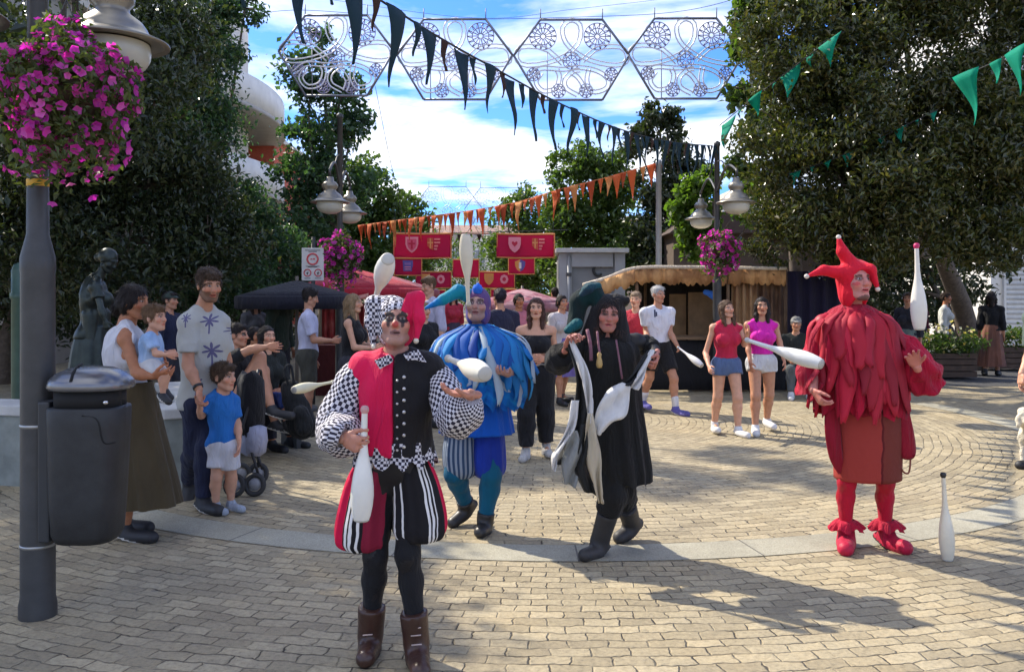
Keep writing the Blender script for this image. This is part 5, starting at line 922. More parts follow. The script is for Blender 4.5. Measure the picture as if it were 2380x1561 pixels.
# ------------------------------------------------------------------ the laughing juggler in black
def witch():
    d0 = 5.36; j = lambda x, y, d=d0: P(x, y, d); b = P(1415, 1275, d0); b[2] = 0
    J = dict(hd=j(1414, 731, 5.28), neck=j(1416, 790), ch=j(1418, 850), pel=j(1428, 1010), sa=j(1352, 795), sb=j(1480, 795), ea=j(1298, 838, 5.30), wa=j(1318, 806, 5.10), eb=j(1514, 808, 5.40), wb=j(1526, 826, 5.20), ha=j(1408, 1020), hb=j(1450, 1020), ka=j(1425, 1150, 5.25), kb=j(1444, 1140, 5.40), na=j(1394, 1268, 5.34), ta=j(1360, 1290, 5.22), tb=j(1440, 1248, 5.60))
    J['nb'] = j(1468, 1214, 5.66); J['na'][2] = .085; J['ta'][2] = .034
    s = Person(b, 1.66, 'person in a black hooded robe, laughing and striding with black and white streamers', 0, (-2, -4, 4), 'k', (.40, .17, .13), J=J, vox=.012, hvox=.006, hs=.212, under=(.012, .011, .011), forearm=True, group='costumed jugglers', hair=(.035, .018, .014), face=dict(white=(.05, .035, .03), lips=(.42, .10, .10), paint=[(-.031, .01, .024, .013, (.06, .025, .025), .6), (.031, .01, .024, .013, (.06, .025, .025), .6)]))
    s.hp = dict(a=dict(d=(.3, -.5, .75), n=(.5, -.6, -.3), s=(1, 0, .4), curl=58), b=dict(d=(-.2, -.7, -.55), n=(-.9, -.2, 0), s=(0, -.5, 1), curl=58)); o = s.body(); BK = cloth('robe_black', (.010, .010, .010), .8, .6, 8)
    loft(drape([(j(1416, 780), .07, .07, .0), (j(1416, 800), .175, .14, .03), (j(1417, 850), .190, .165, .05), (j(1422, 930), .185, .16, .06), (j(1428, 1010), .195, .17, .08), (j(1435, 1080), .20, .18, .10), (j(1440, 1112), .19, .17, .11)], 12, rag=.03, seed=14, n=40), 'robe', BK, o, False)
    tubecloth('sleeve', [s.K['sa'] + [.03, 0, 0], j(1325, 818, 5.33), j(1300, 838, 5.28), j(1305, 824, 5.18)], [.06, .075, .09, .075], BK, o, seed=15); tubecloth('sleeve', [s.K['sb'] + [-.03, 0, 0], j(1502, 802, 5.40), j(1517, 812, 5.34)], [.055, .065, .055], BK, o, seed=16)
    s.piece('trousers', s.leg('a', .028, 1.35, .03) + s.leg('b', .028, 1.3, .03), BK, noise=.004)
    s.shoes(mat('boot_grey', (.035, .032, .030), .6, var=.25, bump=.2), boot=.20, e=.016, pre='boot', sz=1.02)
    p = s.hp_; u = s.hs / .24; E = lambda c, r, k=.015, op='u': eell(p(c), np.array(r) * u, s.HR, k * u, op=op); C = lambda a, b, ra, rb, k=.02: ecap(p(a), p(b), ra * u, rb * u, k * u)
    s.hair('long')
    hb = cloth('hood_black', (.012, .011, .012), .8, .5, 9); s.piece('hood', [E((0, .03, .045), (.108, .105, .100), .03), C((-.075, .03, 0), (-.10, .03, -.17), .055, .075, .04), C((.075, .03, 0), (.095, .03, -.17), .055, .075, .04), C((.06, .02, .10), (.112, .0, .105), .05, .032, .03), E((0, .05, -.10), (.11, .08, .14), .03), E((0, -.10, -.035), (.072, .09, .115), .01, 's'), E((0, -.10, -.17), (.05, .10, .10), .02, 's')], hb, vox=.008, noise=.003)
    gt = cloth('horn_black', (.008, .010, .011), .85, .5, 9, (.0, .018, .018)); tt = cloth('horn_teal', (.0, .10, .11), .75, .5, 12, (.01, .03, .05))
    s.piece('hat_horn', [ecap(p((-.06, .03, .07)), j(1378, 676, 5.33), .055, .055, .03), ecap(j(1378, 676, 5.33), j(1347, 700, 5.32), .056, .060, .02), ecap(j(1347, 700, 5.32), j(1335, 755, 5.30), .058, .050, .02)], gt, vox=.008, noise=.003)
    s.piece('hat_tip', [ecap(j(1390, 664, 5.30), j(1368, 672, 5.29), .024, .032, .02), ecap(j(1368, 672, 5.29), j(1352, 686, 5.28), .032, .02, .02)], tt, vox=.007, noise=.004)
    s.piece('hat_tip', [ecap(j(1340, 752, 5.26), j(1318, 768, 5.22), .036, .022, .02)], tt, vox=.007, noise=.004)
    m = MB(); m.tube(crom([j(1388, 770, 5.14), j(1391, 800, 5.11), j(1394, 822, 5.10)], 10), .007, 6); m.tube(crom([j(1365, 766, 5.18), j(1372, 800, 5.14), j(1374, 838, 5.13)], 10), .012, 6); m.tube(crom([j(1432, 790, 5.16), j(1440, 840, 5.13), j(1446, 880, 5.13)], 10), .006, 6); m.build('cord', cloth('cord_mauve', (.22, .10, .13), .8), o, True)
    m = MB(); m.lathe([(.006, 0), (.014, -.012), (.011, -.03), (.017, -.05), (.020, -.075), (.014, -.092), (.001, -.095)], j(1393, 818, 5.095), n=14); m.build('pendant', mat('pendant_ochre', (.42, .28, .10), .5), o, True)
    # the streamers: long cloth panels, black and white, swinging from both hands
    def panel_(name, top, outline, m_, th=.008, wave=.03, seed=0):
        L_, R_ = crom([P(*q) for q in outline[0]], 30), crom([P(*q) for q in outline[1]], 30); k = 7; V = []; T = np.linspace(0, 1, k)
        for i in range(30):
            for q in T: V.append(L_[i] + (R_[i] - L_[i]) * q + np.array([0, wave * math.sin(q * 6 + i * .25 + seed) * min(1, i / 8), 0]))
        Q = np.array([[i * k + c, i * k + c + 1, (i + 1) * k + c + 1, (i + 1) * k + c] for i in range(29) for c in range(k - 1)]); f = mk(name, np.array(V), Q, m_, top); so = f.modifiers.new('thickness', 'SOLIDIFY'); so.thickness = th; so.offset = 0; return f
    W_ = cloth('silk_white', (.60, .59, .57), .6, .4, 6); G_ = cloth('silk_grey', (.24, .25, .24), .6, .4, 6); K_ = cloth('silk_black', (.012, .013, .013), .6, .4, 6); B_ = cloth('silk_beige', (.46, .40, .29), .7, .4, 6)
    t = thing('streamer', P(1326, 792, 5.05), 'long swinging black and white cloth streamer from the raised hand of the robed juggler', 'streamer')
    panel_('panel', t, ([(1322, 792, 5.05), (1346, 860, 5.02), (1362, 930, 5.0), (1368, 985, 4.99)], [(1332, 790, 5.05), (1366, 860, 5.02), (1377, 930, 5.0), (1378, 985, 4.99)]), W_, seed=1); panel_('panel', t, ([(1318, 796, 5.07), (1338, 870, 5.05), (1332, 960, 5.05), (1300, 1040, 5.06), (1285, 1075, 5.06)], [(1324, 794, 5.07), (1350, 870, 5.05), (1362, 960, 5.03), (1346, 1040, 5.04), (1322, 1082, 5.05)]), K_, seed=2)
    panel_('panel', t, ([(1328, 930, 5.02), (1318, 990, 5.01), (1296, 1040, 5.0), (1283, 1062, 5.0), (1284, 1090, 5.0)], [(1346, 930, 5.02), (1336, 990, 5.01), (1310, 1035, 5.0), (1297, 1065, 5.0), (1290, 1094, 5.0)]), W_, seed=3); panel_('panel', t, ([(1326, 1000, 4.99), (1314, 1040, 4.99), (1306, 1080, 4.99), (1312, 1122, 4.99)], [(1342, 1000, 4.99), (1352, 1040, 4.99), (1348, 1090, 4.99), (1336, 1132, 4.99)]), G_, seed=4)
    panel_('panel', t, ([(1350, 985, 4.985), (1345, 1040, 4.98), (1336, 1090, 4.98), (1358, 1140, 4.985)], [(1366, 985, 4.985), (1364, 1040, 4.98), (1364, 1090, 4.98), (1388, 1152, 4.985)]), K_, seed=9)
    panel_('panel', t, ([(1366, 960, 4.97), (1362, 1000, 4.96), (1360, 1060, 4.96), (1378, 1120, 4.97), (1392, 1168, 4.98)], [(1378, 960, 4.97), (1386, 1010, 4.96), (1398, 1060, 4.96), (1396, 1110, 4.97), (1402, 1168, 4.98)]), B_, seed=5)
    t = thing('streamer', P(1522, 812, 5.12), 'leaf-shaped white and black cloth streamer held out by the robed juggler', 'streamer')
    panel_('panel', t, ([(1512, 812, 5.12), (1492, 850, 5.08), (1476, 880, 5.05), (1466, 902, 5.04)], [(1522, 814, 5.12), (1506, 850, 5.08), (1492, 884, 5.05), (1484, 906, 5.04)]), W_, seed=6); panel_('panel', t, ([(1504, 814, 5.13), (1478, 856, 5.09), (1456, 884, 5.06), (1446, 892, 5.05)], [(1512, 816, 5.13), (1490, 858, 5.09), (1474, 884, 5.06), (1464, 897, 5.05)]), K_, seed=7)
    panel_('panel', t, ([(1446, 888, 5.04), (1410, 910, 5.02), (1390, 945, 5.0), (1382, 985, 4.99), (1388, 1008, 4.99)], [(1466, 898, 5.04), (1462, 930, 5.02), (1452, 966, 5.0), (1424, 980, 4.99), (1396, 1012, 4.99)]), W_, .01, seed=8)
witch()
# ------------------------------------------------------------------ the red jester
def red():
    d0 = 5.48; j = lambda x, y, d=d0: P(x, y, d); b = P(2012, 1270, d0); b[2] = 0
    J = dict(hd=j(1988, 657, 5.42), neck=j(1984, 722), ch=j(1988, 800), pel=j(2012, 985), sa=j(1914, 752), sb=j(2056, 752), ea=j(1886, 850, 5.50), wa=j(1890, 905, 5.34), eb=j(2110, 815, 5.45), wb=j(2130, 850, 5.24), ha=j(1982, 1000), hb=j(2044, 1000), ka=j(1968, 1120, 5.45), kb=j(2058, 1120, 5.45), na=j(1967, 1222, 5.52), ta=j(1965, 1262, 5.34), tb=j(2102, 1258, 5.37))
    J['nb'] = j(2060, 1220, 5.52); J['na'][2] = J['nb'][2] = .09; J['ta'][2] = J['tb'][2] = .036
    s = Person(b, 1.80, 'person in an all red ragged jester cape and horned hat, one palm out', 0, (16, 10, 0), 'm', (.50, .20, .165), J=J, vox=.012, hvox=.0055, hs=.245, under=(.36, .004, .02), group='costumed jugglers', hair=(.03, .018, .014), face=dict(stubble=.0, lips=(.45, .05, .06), paint=[(-.05, -.02, .018, .012, (.5, .04, .05), .7), (0, -.11, .045, .02, (.05, .03, .03), .8), (-.031, .012, .02, .018, (.12, .04, .05), .6), (.031, .012, .02, .018, (.12, .04, .05), .6)]))
    s.legk = .86
    s.hp = dict(a=dict(d=(.3, -.5, -.7), n=(1, 0, .2), s=(0, -1, 0), curl=40), b=dict(d=(-.45, -.45, .65), n=(-.3, -.8, -.2), s=(.9, -.1, .4), curl=18, spread=10)); o = s.body()
    RC = cloth('cape_red', (.42, .003, .030), .75, .8, 11, (.30, .002, .022), zs=.22); RD = cloth('cape_dark_red', (.25, .003, .018), .75, .8, 11, zs=.22)
    loft(drape([(j(1986, 712), .075, .075, .0), (j(1985, 730), .17, .14, .04), (j(1986, 755), .222, .17, .09), (j(1990, 810), .25, .19, .14), (j(1996, 870), .262, .20, .17), (j(2000, 925), .262, .20, .19)], 15, rag=.13, seed=21, n=40), 'cape', RC, o, False)
    loft(drape([(j(1984, 706, 5.47), .07, .07, .0), (j(1984, 722, 5.47), .15, .13, .06), (j(1986, 760, 5.47), .236, .18, .12), (j(1990, 815, 5.47), .265, .205, .19)], 13, rag=.20, seed=22, n=26), 'cape_collar', RC, o, False)
    rm_ = leafmat('rag_red', [(.38, .002, .022), (.50, .004, .03), (.27, .002, .02), (.58, .008, .045), (.44, .003, .03)], .75, .2, (1.3, 1, 1)); LV = [(j(1986, 714), .085, .085), (j(1985, 730), .165, .14), (j(1986, 755), .232, .18), (j(1990, 810), .26, .20), (j(1996, 870), .268, .205), (j(2000, 935), .262, .20)]
    strips('cape_strips', LV, 40, .036, (-.12, .16), rm_, o, 33, .022); strips('cape_strips', LV[:5], 26, .034, (-.05, .12), rm_, o, 34, .036)
    loft(drape([(j(2000, 860), .19, .14, .02), (j(2006, 910), .215, .16, .06), (j(2010, 948), .22, .165, .08)], 9, rag=.04, seed=23, n=18), 'tunic', RD, o, True)
    sk = uvcloth('skirt_brown', stripes([(.765, .775, (.10, .008, .010)), (.775, .99, (.155, .028, .020))], (.30, .035, .028)), .8, .35); loft(drape([(j(2016, 935), .205, .155, .01), (j(2016, 1000), .215, .165, .015), (j(2016, 1060), .21, .165, .02), (j(2016, 1112), .205, .16, .03)], 5, seed=24, n=20), 'skirt', sk, o, True)
    for q, px in ((-1, (1930, 1935, 1944, 1952)), (1, (2094, 2104, 2112, 2114))): tubecloth('sash', [j(px[0], 930, 5.42), j(px[1], 1000, 5.40), j(px[2], 1060, 5.40), j(px[3], 1100 if q < 0 else 1045, 5.42)], [.035, .05, .045, .012], RD, o, n=16, k=16, seed=25 + q, ell=.4)
    m = MB(); m.tube(crom([j(2114, 1035, 5.40), j(2116, 1070, 5.40), j(2112, 1098, 5.40), j(2100, 1096, 5.40), j(2092, 1080, 5.40)], 16), .006, 6); m.build('strap', mat('strap_rust', (.20, .05, .03), .6), o, True)
    tubecloth('sleeve', [s.K['sb'] + [-.05, 0, -.02], j(2085, 796, 5.46), j(2115, 825, 5.40), j(2135, 856, 5.38), j(2150, 890, 5.42)], [.06, .078, .09, .105, .125], RC, o, seed=27, fold=.15, cap=False); tubecloth('sleeve', [s.K['sa'] + [.05, 0, -.02], j(1906, 805, 5.48), j(1888, 860, 5.48), j(1893, 915, 5.46)], [.06, .08, .095, .105], RC, o, seed=28, fold=.12, cap=False)
    for pts in ([(1912, 742), (1888, 780), (1874, 838)], [(1900, 860), (1882, 885), (1872, 905)], [(1910, 890), (1892, 918), (1884, 932)], [(2120, 880), (2140, 900), (2170, 880)]): tubecloth('tatter', [j(*q, 5.36) for q in pts], [.04, .035, .012], RC, o, n=12, k=12, ell=.3, seed=pts[0][0])
    s.piece('tights', s.leg('a', .001) + s.leg('b', .001), cloth('tights_red', (.42, .003, .026), .75, .3), noise=.002, cuts=[(s.K['ha'] - UP * .1, UP)])
    for c in 'ab':
        n_ = s.K['n' + c]; loft(drape([(n_ + UP * .085, .048, .05, .02), (n_ + UP * .07, .075, .075, .15), (n_ + UP * .05, .105, .10, .28)], 6, rag=.04, seed=30, n=10), 'ankle_ruff', RC, o, False)
        s.piece('sock', [ecap(n_ + UP * .07, n_ - UP * .02, .046, .050)], cloth('sock_dark', (.02, .025, .02), .9), noise=.001)
    s.shoes(cloth('shoe_red', (.42, .008, .04), .5, .3), mat('sole_black', (.015, .015, .015), .6), e=.018, sz=1.1)
    p = s.hp_; u = s.hs / .24; E = lambda c, r, k=.015, op='u': eell(p(c), np.array(r) * u, s.HR, k * u, op=op); face = [E((0, -.10, -.036), (.070, .085, .105), .01, 's'), E((0, -.07, -.18), (.07, .12, .09), .01, 's')]; HB = cloth('hat_red', (.62, .004, .025), .7, .4, 8)
    s.piece('hat', [E((0, .018, .040), (.096, .108, .098), .02), E((0, .03, -.05), (.092, .088, .12), .03), ecap(p((-.01, 0, .10)), j(1958, 585, 5.42), .055, .034, .03), ecap(j(1958, 585, 5.42), j(1950, 557, 5.42), .034, .014, .02), ecap(p((-.06, 0, .06)), j(1915, 628, 5.40), .05, .030, .03), ecap(j(1915, 628, 5.40), j(1880, 640, 5.38), .030, .011, .02), ecap(p((.05, 0, .09)), j(2022, 628, 5.38), .05, .036, .03), ecap(j(2022, 628, 5.38), j(2038, 664, 5.36), .036, .014, .02)] + face, HB, vox=.007, noise=.002)
    s.piece('hair', [E((0, .022, .01), (.082, .09, .07), .02), E((0, .02, -.05), (.076, .07, .06), .02)] + face, hairmat('hair_red', (.03, .018, .014)), vox=.008)
    m = MB()
    for c in (j(1949, 551, 5.42), j(1875, 642, 5.38), j(2040, 672, 5.36)): m.lathe([(.001, -.016), (.012, -.011), (.017, 0), (.012, .011), (.001, .016)], c, n=12)
    m.build('bell', mat('bell_white', (.62, .56, .5), .4), o, True)
red()
# ------------------------------------------------------------------ onlookers
def cl(c, r=.85): return cloth('cloth_%02d_%02d_%02d' % tuple(int(x * 99) for x in c), c, r)
WHITE, BLACK, NAVY, OLIVE, DENIM = (.66, .66, .68), (.014, .014, .016), (.018, .022, .05), (.075, .07, .05), (.06, .11, .24)
BR, DKH, BLD, GRY = (.055, .03, .018), (.018, .012, .010), (.22, .14, .07), (.45, .44, .43)
SNK = mat('shoe_white', (.62, .61, .60), .6); SNB = mat('shoe_dark', (.02, .02, .022), .6); SOLW = mat('sole_white', (.62, .60, .56), .6)
def family():
    j = lambda x, y, d=5.7: P(x, y, d); b = P(300, 1245, 5.72); b[2] = 0
    J = dict(hd=j(312, 702, 5.68), neck=j(293, 752), ch=j(290, 815), pel=j(298, 925), sa=j(292, 788, 5.54), sb=j(302, 786, 5.86), ea=j(318, 868, 5.48), wa=j(356, 874, 5.46), eb=j(345, 848, 5.86), wb=j(376, 852, 5.66), ha=j(298, 940, 5.67), hb=j(302, 940, 5.78), ka=j(312, 1080, 5.62), kb=j(312, 1080, 5.82), na=j(289, 1222, 5.66), ta=j(352, 1240, 5.60), nb=j(284, 1206, 5.90), tb=j(344, 1220, 5.84))
    J['na'][2] = J['nb'][2] = .085; J['ta'][2] = J['tb'][2] = .034
    s = Person(b, 1.69, 'person in a white sleeveless top and long olive skirt, carrying a baby', 78, (2, -2, 0), 'f', 'tan', J=J, vox=.012, hvox=.006, hs=.225, hair=DKH, group='people watching')
    s.hp = dict(a=dict(d=(1, -.1, .12), n=(0, .7, .7), s=(0, 0, 1), curl=30), b=dict(d=(.6, -.7, 0), n=(-.6, -.4, .2), s=(0, 0, 1), curl=30)); o = s.body(); s.top(cl((.62, .62, .66)), 0, .014, -.01, 'tank_top'); s.hair('bun', vol=1.04)
    SK = cloth('skirt_olive', (.070, .052, .026), .85, .5, 5); loft(drape([(j(298, 886), .150, .135, .01), (j(302, 930), .172, .16, .03), (j(318, 1020), .185, .175, .06), (j(334, 1110), .205, .20, .08), (j(342, 1170), .215, .21, .10)], 9, seed=41, n=30), 'skirt', SK, o, False)
    s.shoes(SNB, SOLW, e=.014, pre='sneaker', sz=1.05)
    jb = lambda x, y, d=5.56: P(x, y, d); Jb = dict(hd=jb(361, 739), neck=jb(353, 771), ch=jb(351, 795), pel=jb(352, 842), sa=jb(348, 785, 5.49), sb=jb(357, 785, 5.65), ea=jb(362, 822, 5.45), wa=jb(388, 824, 5.43), eb=jb(368, 815, 5.66), wb=jb(390, 820, 5.60), ha=jb(354, 855, 5.50), hb=jb(356, 855, 5.62), ka=jb(384, 868, 5.47), kb=jb(386, 866, 5.58), na=jb(378, 918, 5.47), ta=jb(392, 934, 5.44), nb=jb(384, 908, 5.60), tb=jb(396, 924, 5.58))
    c = Person(P(352, 850, 5.56), .78, 'baby in a light blue shirt and white shorts sitting on the arm of a woman', 75, (0, 4, 0), 'k', 'light', J=Jb, vox=.009, hvox=.0055, hs=.168, hair=(.16, .09, .045), group='people watching'); c.base[2] = P(352, 850, 5.56)[2]
    c.hp = dict(a=dict(d=(1, 0, .1), curl=40, sc=.52), b=dict(d=(1, 0, .1), curl=40, sc=.52)); c.body(); c.top(cloth('baby_blue', (.26, .40, .62), .8, .4, 12, (.40, .52, .70)), .7, .012, -.0, 'shirt'); c.pants(cl((.62, .62, .62)), .8, .014, name='shorts', top=.10); c.hair('short', vol=1.02); c.shoes(SNB, SOLW, e=.008, pre='sandal')
    # father
    j = lambda x, y, d=6.5: P(x, y, d); b = P(470, 1180, 6.5); b[2] = 0
    J = dict(hd=j(487, 664, 6.42), neck=j(472, 716), ch=j(472, 795), pel=j(474, 930), sa=j(440, 748, 6.36), sb=j(510, 748, 6.58), ea=j(437, 848, 6.30), wa=j(463, 906, 6.20), eb=j(526, 840, 6.66), wb=j(520, 905, 6.60), ha=j(458, 940, 6.44), hb=j(490, 940, 6.56), ka=j(454, 1045, 6.50), kb=j(482, 1045, 6.40), na=j(440, 1118, 6.82), ta=j(431, 1176, 6.74), nb=j(472, 1160, 6.42), tb=j(508, 1176, 6.28))
    J['nb'][2] = .09; J['tb'][2] = .036
    s = Person(b, 1.80, 'person with a beard in a palm print tee holding the hand of a child', 32, (8, -8, 0), 'm', 'mid', J=J, vox=.013, hvox=.006, hs=.238, hair=(.06, .035, .02), group='people watching', face=dict(stubble=.75, stubcol=(.09, .05, .03)))
    s.hp = dict(a=dict(d=(.15, -.3, -1), n=(.9, -.1, .1), s=(.3, -1, 0), curl=45)); s.body()
    t = NT('palm_tee'); t.p.inputs['Roughness'].default_value = .85; sx = t.n('ShaderNodeSeparateXYZ'); co = t.n('ShaderNodeTexCoord').outputs['Object']; t.l(co, sx.inputs[0]); c = (.40, .40, .37)
    for px, py, r_ in ((480, 745, .05), (486, 815, .062), (440, 738, .035), (515, 770, .035), (505, 860, .03), (455, 890, .045)):
        q = P(px, py, 6.35) - s.base; dx_ = t.math('SUBTRACT', sx.outputs[0], q[0]); dz_ = t.math('SUBTRACT', sx.outputs[2], q[2]); rr_ = t.math('SQRT', t.math('ADD', t.math('MULTIPLY', dx_, dx_), t.math('MULTIPLY', dz_, dz_))); an_ = t.math('ARCTAN2', dx_, dz_); lobe = t.math('MULTIPLY', t.math('ADD', .62, t.math('MULTIPLY', .38, t.math('COSINE', t.math('MULTIPLY', an_, 7.0)))), r_)
        mk_ = t.math('LESS_THAN', rr_, lobe); tr_ = t.math('MULTIPLY', t.math('LESS_THAN', t.math('ABSOLUTE', dx_), .005), t.math('MULTIPLY', t.math('LESS_THAN', dz_, 0), t.math('GREATER_THAN', dz_, -r_ * 2))); c = t.mix(t.math('MULTIPLY', t.math('MAXIMUM', mk_, tr_), .85), c, (.05, .04, .16))
    t.l(c, t.p.inputs['Base Color']); nz_ = t.n('ShaderNodeTexNoise', Scale=9.0, Detail=3.0, Distortion=.6); t.l(co, nz_.inputs['Vector']); t.bump(nz_.outputs[0], .5, .03)
    s.top(t.m, .72, .020, -.035, 'tee_shirt', ext=.02); s.pants(cl(NAVY), 1.95, .018, .022); s.hair('short', vol=1.03); s.shoes(SNB, SOLW, e=.016, pre='sneaker')
    m = MB(); w_ = s.K['wa'] + (s.K['ea'] - s.K['wa']) * .12; m.lathe([(.034, -.012), (.037, -.01), (.037, .01), (.034, .012)], w_, s.K['ea'] - s.K['wa'], 16); m.build('watch', mat('watch_black', (.01, .01, .01), .3), s.o, True)
    # boy
    j = lambda x, y, d=6.38: P(x, y, d); b = P(522, 1190, 6.38); b[2] = 0
    J = dict(hd=j(521, 876, 6.36), neck=j(517, 912), ch=j(517, 945), pel=j(518, 1030), sa=j(492, 932, 6.33), sb=j(540, 932, 6.43), ea=j(468, 965, 6.30), wa=j(463, 938, 6.24), eb=j(552, 985, 6.42), wb=j(556, 1030, 6.34), ha=j(506, 1045), hb=j(532, 1045), ka=j(503, 1110, 6.36), kb=j(538, 1112, 6.42), na=j(502, 1176, 6.38), nb=j(537, 1174, 6.44), ta=j(522, 1190, 6.28), tb=j(562, 1186, 6.36))
    J['na'][2] = J['nb'][2] = .06; J['ta'][2] = J['tb'][2] = .026
    s = Person(b, 1.10, 'child in a bright blue tee and white shorts holding the hand of the bearded man', 50, (18, 0, 0), 'k', 'light', J=J, vox=.010, hvox=.0055, hs=.205, hair=(.075, .045, .025), group='people watching')
    s.hp = dict(a=dict(d=(0, -.3, 1), n=(.3, -1, 0), s=(1, 0, 0), curl=40, sc=.7), b=dict(d=(0, -.3, -1), curl=25, sc=.7)); s.body(); s.top(cl((.02, .15, .46)), .72, .014, -.03, 'tee_shirt'); s.pants(cl((.62, .61, .64)), .62, .018, .03, name='shorts', top=.08); s.hair('short', vol=1.03); s.shoes(cl((.34, .38, .44)), SOLW, e=.010, pre='shoe')
family()
def folk(px, py, H, label, yaw, sex, skin, top, bottom, hair, shoe, arms=('down', 'down'), legs=None, sit=None, d=None, vox=.018, head=(0, 0, 0), J=None, lean=(0, 0), group='people watching', hp=None, dz=0, face=None, wide=1.0, hvox=.010):
    d = d or gd(py); b = P(px, py, d); b[2] = dz; Jx = None
    if J: Jx = {k: P(*v) for k, v in J.items()}
    s = Person(b, H, label, yaw, head, sex, skin, arms, legs, lean, Jx, vox, hvox, sit=sit, hair=hair[1], group=group, face=face, wide=wide)
    if hp: s.hp.update(hp)
    s.body()
    for t in top:
        nm, c, sl, hem = t[:4]; s.top(c if not isinstance(c, tuple) else cl(c), sl, .018 if sl else .014, hem, nm, straps=t[4] if len(t) > 4 else False)
    for t in bottom:
        if t[0] == 'skirt':
            K = s.K; m = cl(t[1]) if isinstance(t[1], tuple) else t[1]; z0 = K['pel'] + UP * .09 * H; zh = np.array([K['pel'][0], K['pel'][1], b[2] + t[2] * H]); R_ = .098 * H; f = t[3] if len(t) > 3 else 1.5; loft(drape([(z0, R_ * .86, R_ * .72, .01), (z0 - UP * .1 * H, R_ * 1.15, R_ * 1.0, .04), (z0 + (zh - z0) * .6, R_ * (1 + f) / 2, R_ * (1 + f) / 2.1, .08), (zh, R_ * f, R_ * f * .9, .1)], 8, seed=int(px), n=20), 'skirt', m, s.o, False)
        else: s.pants(cl(t[1]) if isinstance(t[1], tuple) else t[1], t[2], t[3] if len(t) > 3 else .016, t[4] if len(t) > 4 else None, name=t[0], top=.085)
    if hair[0] == 'cap':
        s.hair('short'); p = s.hp_; u = s.hs / .24; s.piece('cap', [eell(p((0, .015, .05)), np.array((.09, .104, .085)) * u, s.HR, .01), ecap(p((0, -.08, .05)), p((0, -.14, .035)), .055 * u, .04 * u, .02, (s.HR @ UP, .2))], cl(hair[2]), vox=hvox, cuts=[(p((0, 0, .035)), s.HR @ -UP)], noise=0)
    elif hair[0] != 'none': s.hair(hair[0], hair[1])
    if shoe: s.shoes(shoe[0], shoe[1] if len(shoe) > 1 else None, e=.014, pre='shoe')
    return s
# the women and the man on the sunny side
s = folk(1688, 1008, 1.53, 'person in a red vest top and frayed denim shorts strolling past the stall', 6, 'f', 'light', [('vest_top', (.50, .02, .06), 0, .05)], [('shorts', (.09, .14, .27), .28, .02, .026)], ('long', (.10, .055, .03)), (SNK, SOLW), legs=(-.35, .35), head=(14, 4, -4), J=dict(ea=(1640, 820, 9.95), wa=(1648, 852, 9.7), eb=(1730, 800, 9.9), wb=(1738, 770, 9.7)), vox=.014, hvox=.008)
folk(1770, 1004, 1.56, 'person in a bright pink sleeveless top and white shorts', -4, 'f', 'mid', [('sleeveless_top', (.66, .02, .36), 0, .06)], [('shorts', (.60, .62, .64), .24, .02, .024)], ('long', DKH), (SNK, SOLW), legs=(.4, -.5), head=(-6, 0, 0), J=dict(ea=(1738, 800, 10.05), wa=(1744, 842, 9.9), eb=(1812, 795, 10.0), wb=(1822, 836, 9.9)), vox=.014, hvox=.008)
s = folk(1528, 958, 1.70, 'person with white hair in a white tee and black shorts walking', 22, 'm', 'mid', [('tee_shirt', (.66, .66, .70), .7, -.06)], [('shorts', BLACK, .75, .03, .035)], ('short', GRY), (cl((.12, .11, .34)), SOLW), legs=(-.55, .75), head=(8, 0, 0), J=dict(eb=(1556, 770, 11.75), wb=(1574, 803, 11.45), ea=(1502, 770, 11.7), wa=(1506, 806, 11.4)), wide=1.06, vox=.015, hvox=.009)
m = MB(); c = P(1522, 728, 11.52); m.box(c, (.02, .012, .10), Rx(-12)); m.box(c + [.022, 0, -.01], (.016, .012, .06), Rx(-12)); m.build('sunglasses', mat('lens_dark', (.01, .012, .04), .2), s.o)
for c in 'ab': n_ = s.K['n' + c]; s.piece('sock', [ecap(n_ + UP * .0, n_ + U(s.K['k' + c] - n_) * .13, .044, .050)], cl(WHITE), noise=.001)
s = folk(1246, 1060, 1.56, 'person in a black strapless top and torn black trousers', -2, 'f', 'light', [('bandeau', BLACK, 0, .135, .045)], [('trousers', BLACK, 1.88, .03, .035)], ('long', (.07, .03, .02)), (cl((.45, .43, .40)), SOLW), legs=(.35, -.2), J=dict(ea=(1214, 830, 8.6), wa=(1240, 830, 8.35), eb=(1292, 828, 8.6), wb=(1262, 832, 8.35)), vox=.014, hvox=.008)
m = MB(); [m.tube([s.K['pel'] + np.array([.155 * math.cos(a), .125 * math.sin(a), .10 + .01 * math.sin(a * 9)]) for a in np.arange(0, 6.28, .2)], .007, 5, closed=True)]; m.build('chain_belt', mat('steel_band', (1, 1, 1)), s.o, True)
folk(1305, 938, 1.58, 'person in a violet patterned skirt seen behind the robed juggler', 30, 'f', 'mid', [('blouse', (.50, .46, .46), .8, .0)], [('skirt', (.16, .13, .36), .26, 1.35)], ('bun', DKH), (SNB,), legs=(.3, -.4))
folk(1478, 948, 1.62, 'person in a red tee half hidden by the robed juggler', -20, 'm', 'light', [('tee_shirt', (.45, .03, .05), .8, -.04)], [('trousers', (.05, .05, .06), 1.9)], ('short', (.28, .2, .13)), (SNB,))
folk(1850, 905, 1.62, 'person in a grey cap and dark jacket sitting by the stall', -10, 'm', 'mid', [('jacket', (.02, .024, .022), 1.9, -.06)], [('trousers', (.10, .11, .11), 1.9)], ('cap', (.2, .2, .2), (.32, .32, .31)), (SNK, SOLW), arms=('lap', 'lap'), sit=.46, d=13.6)
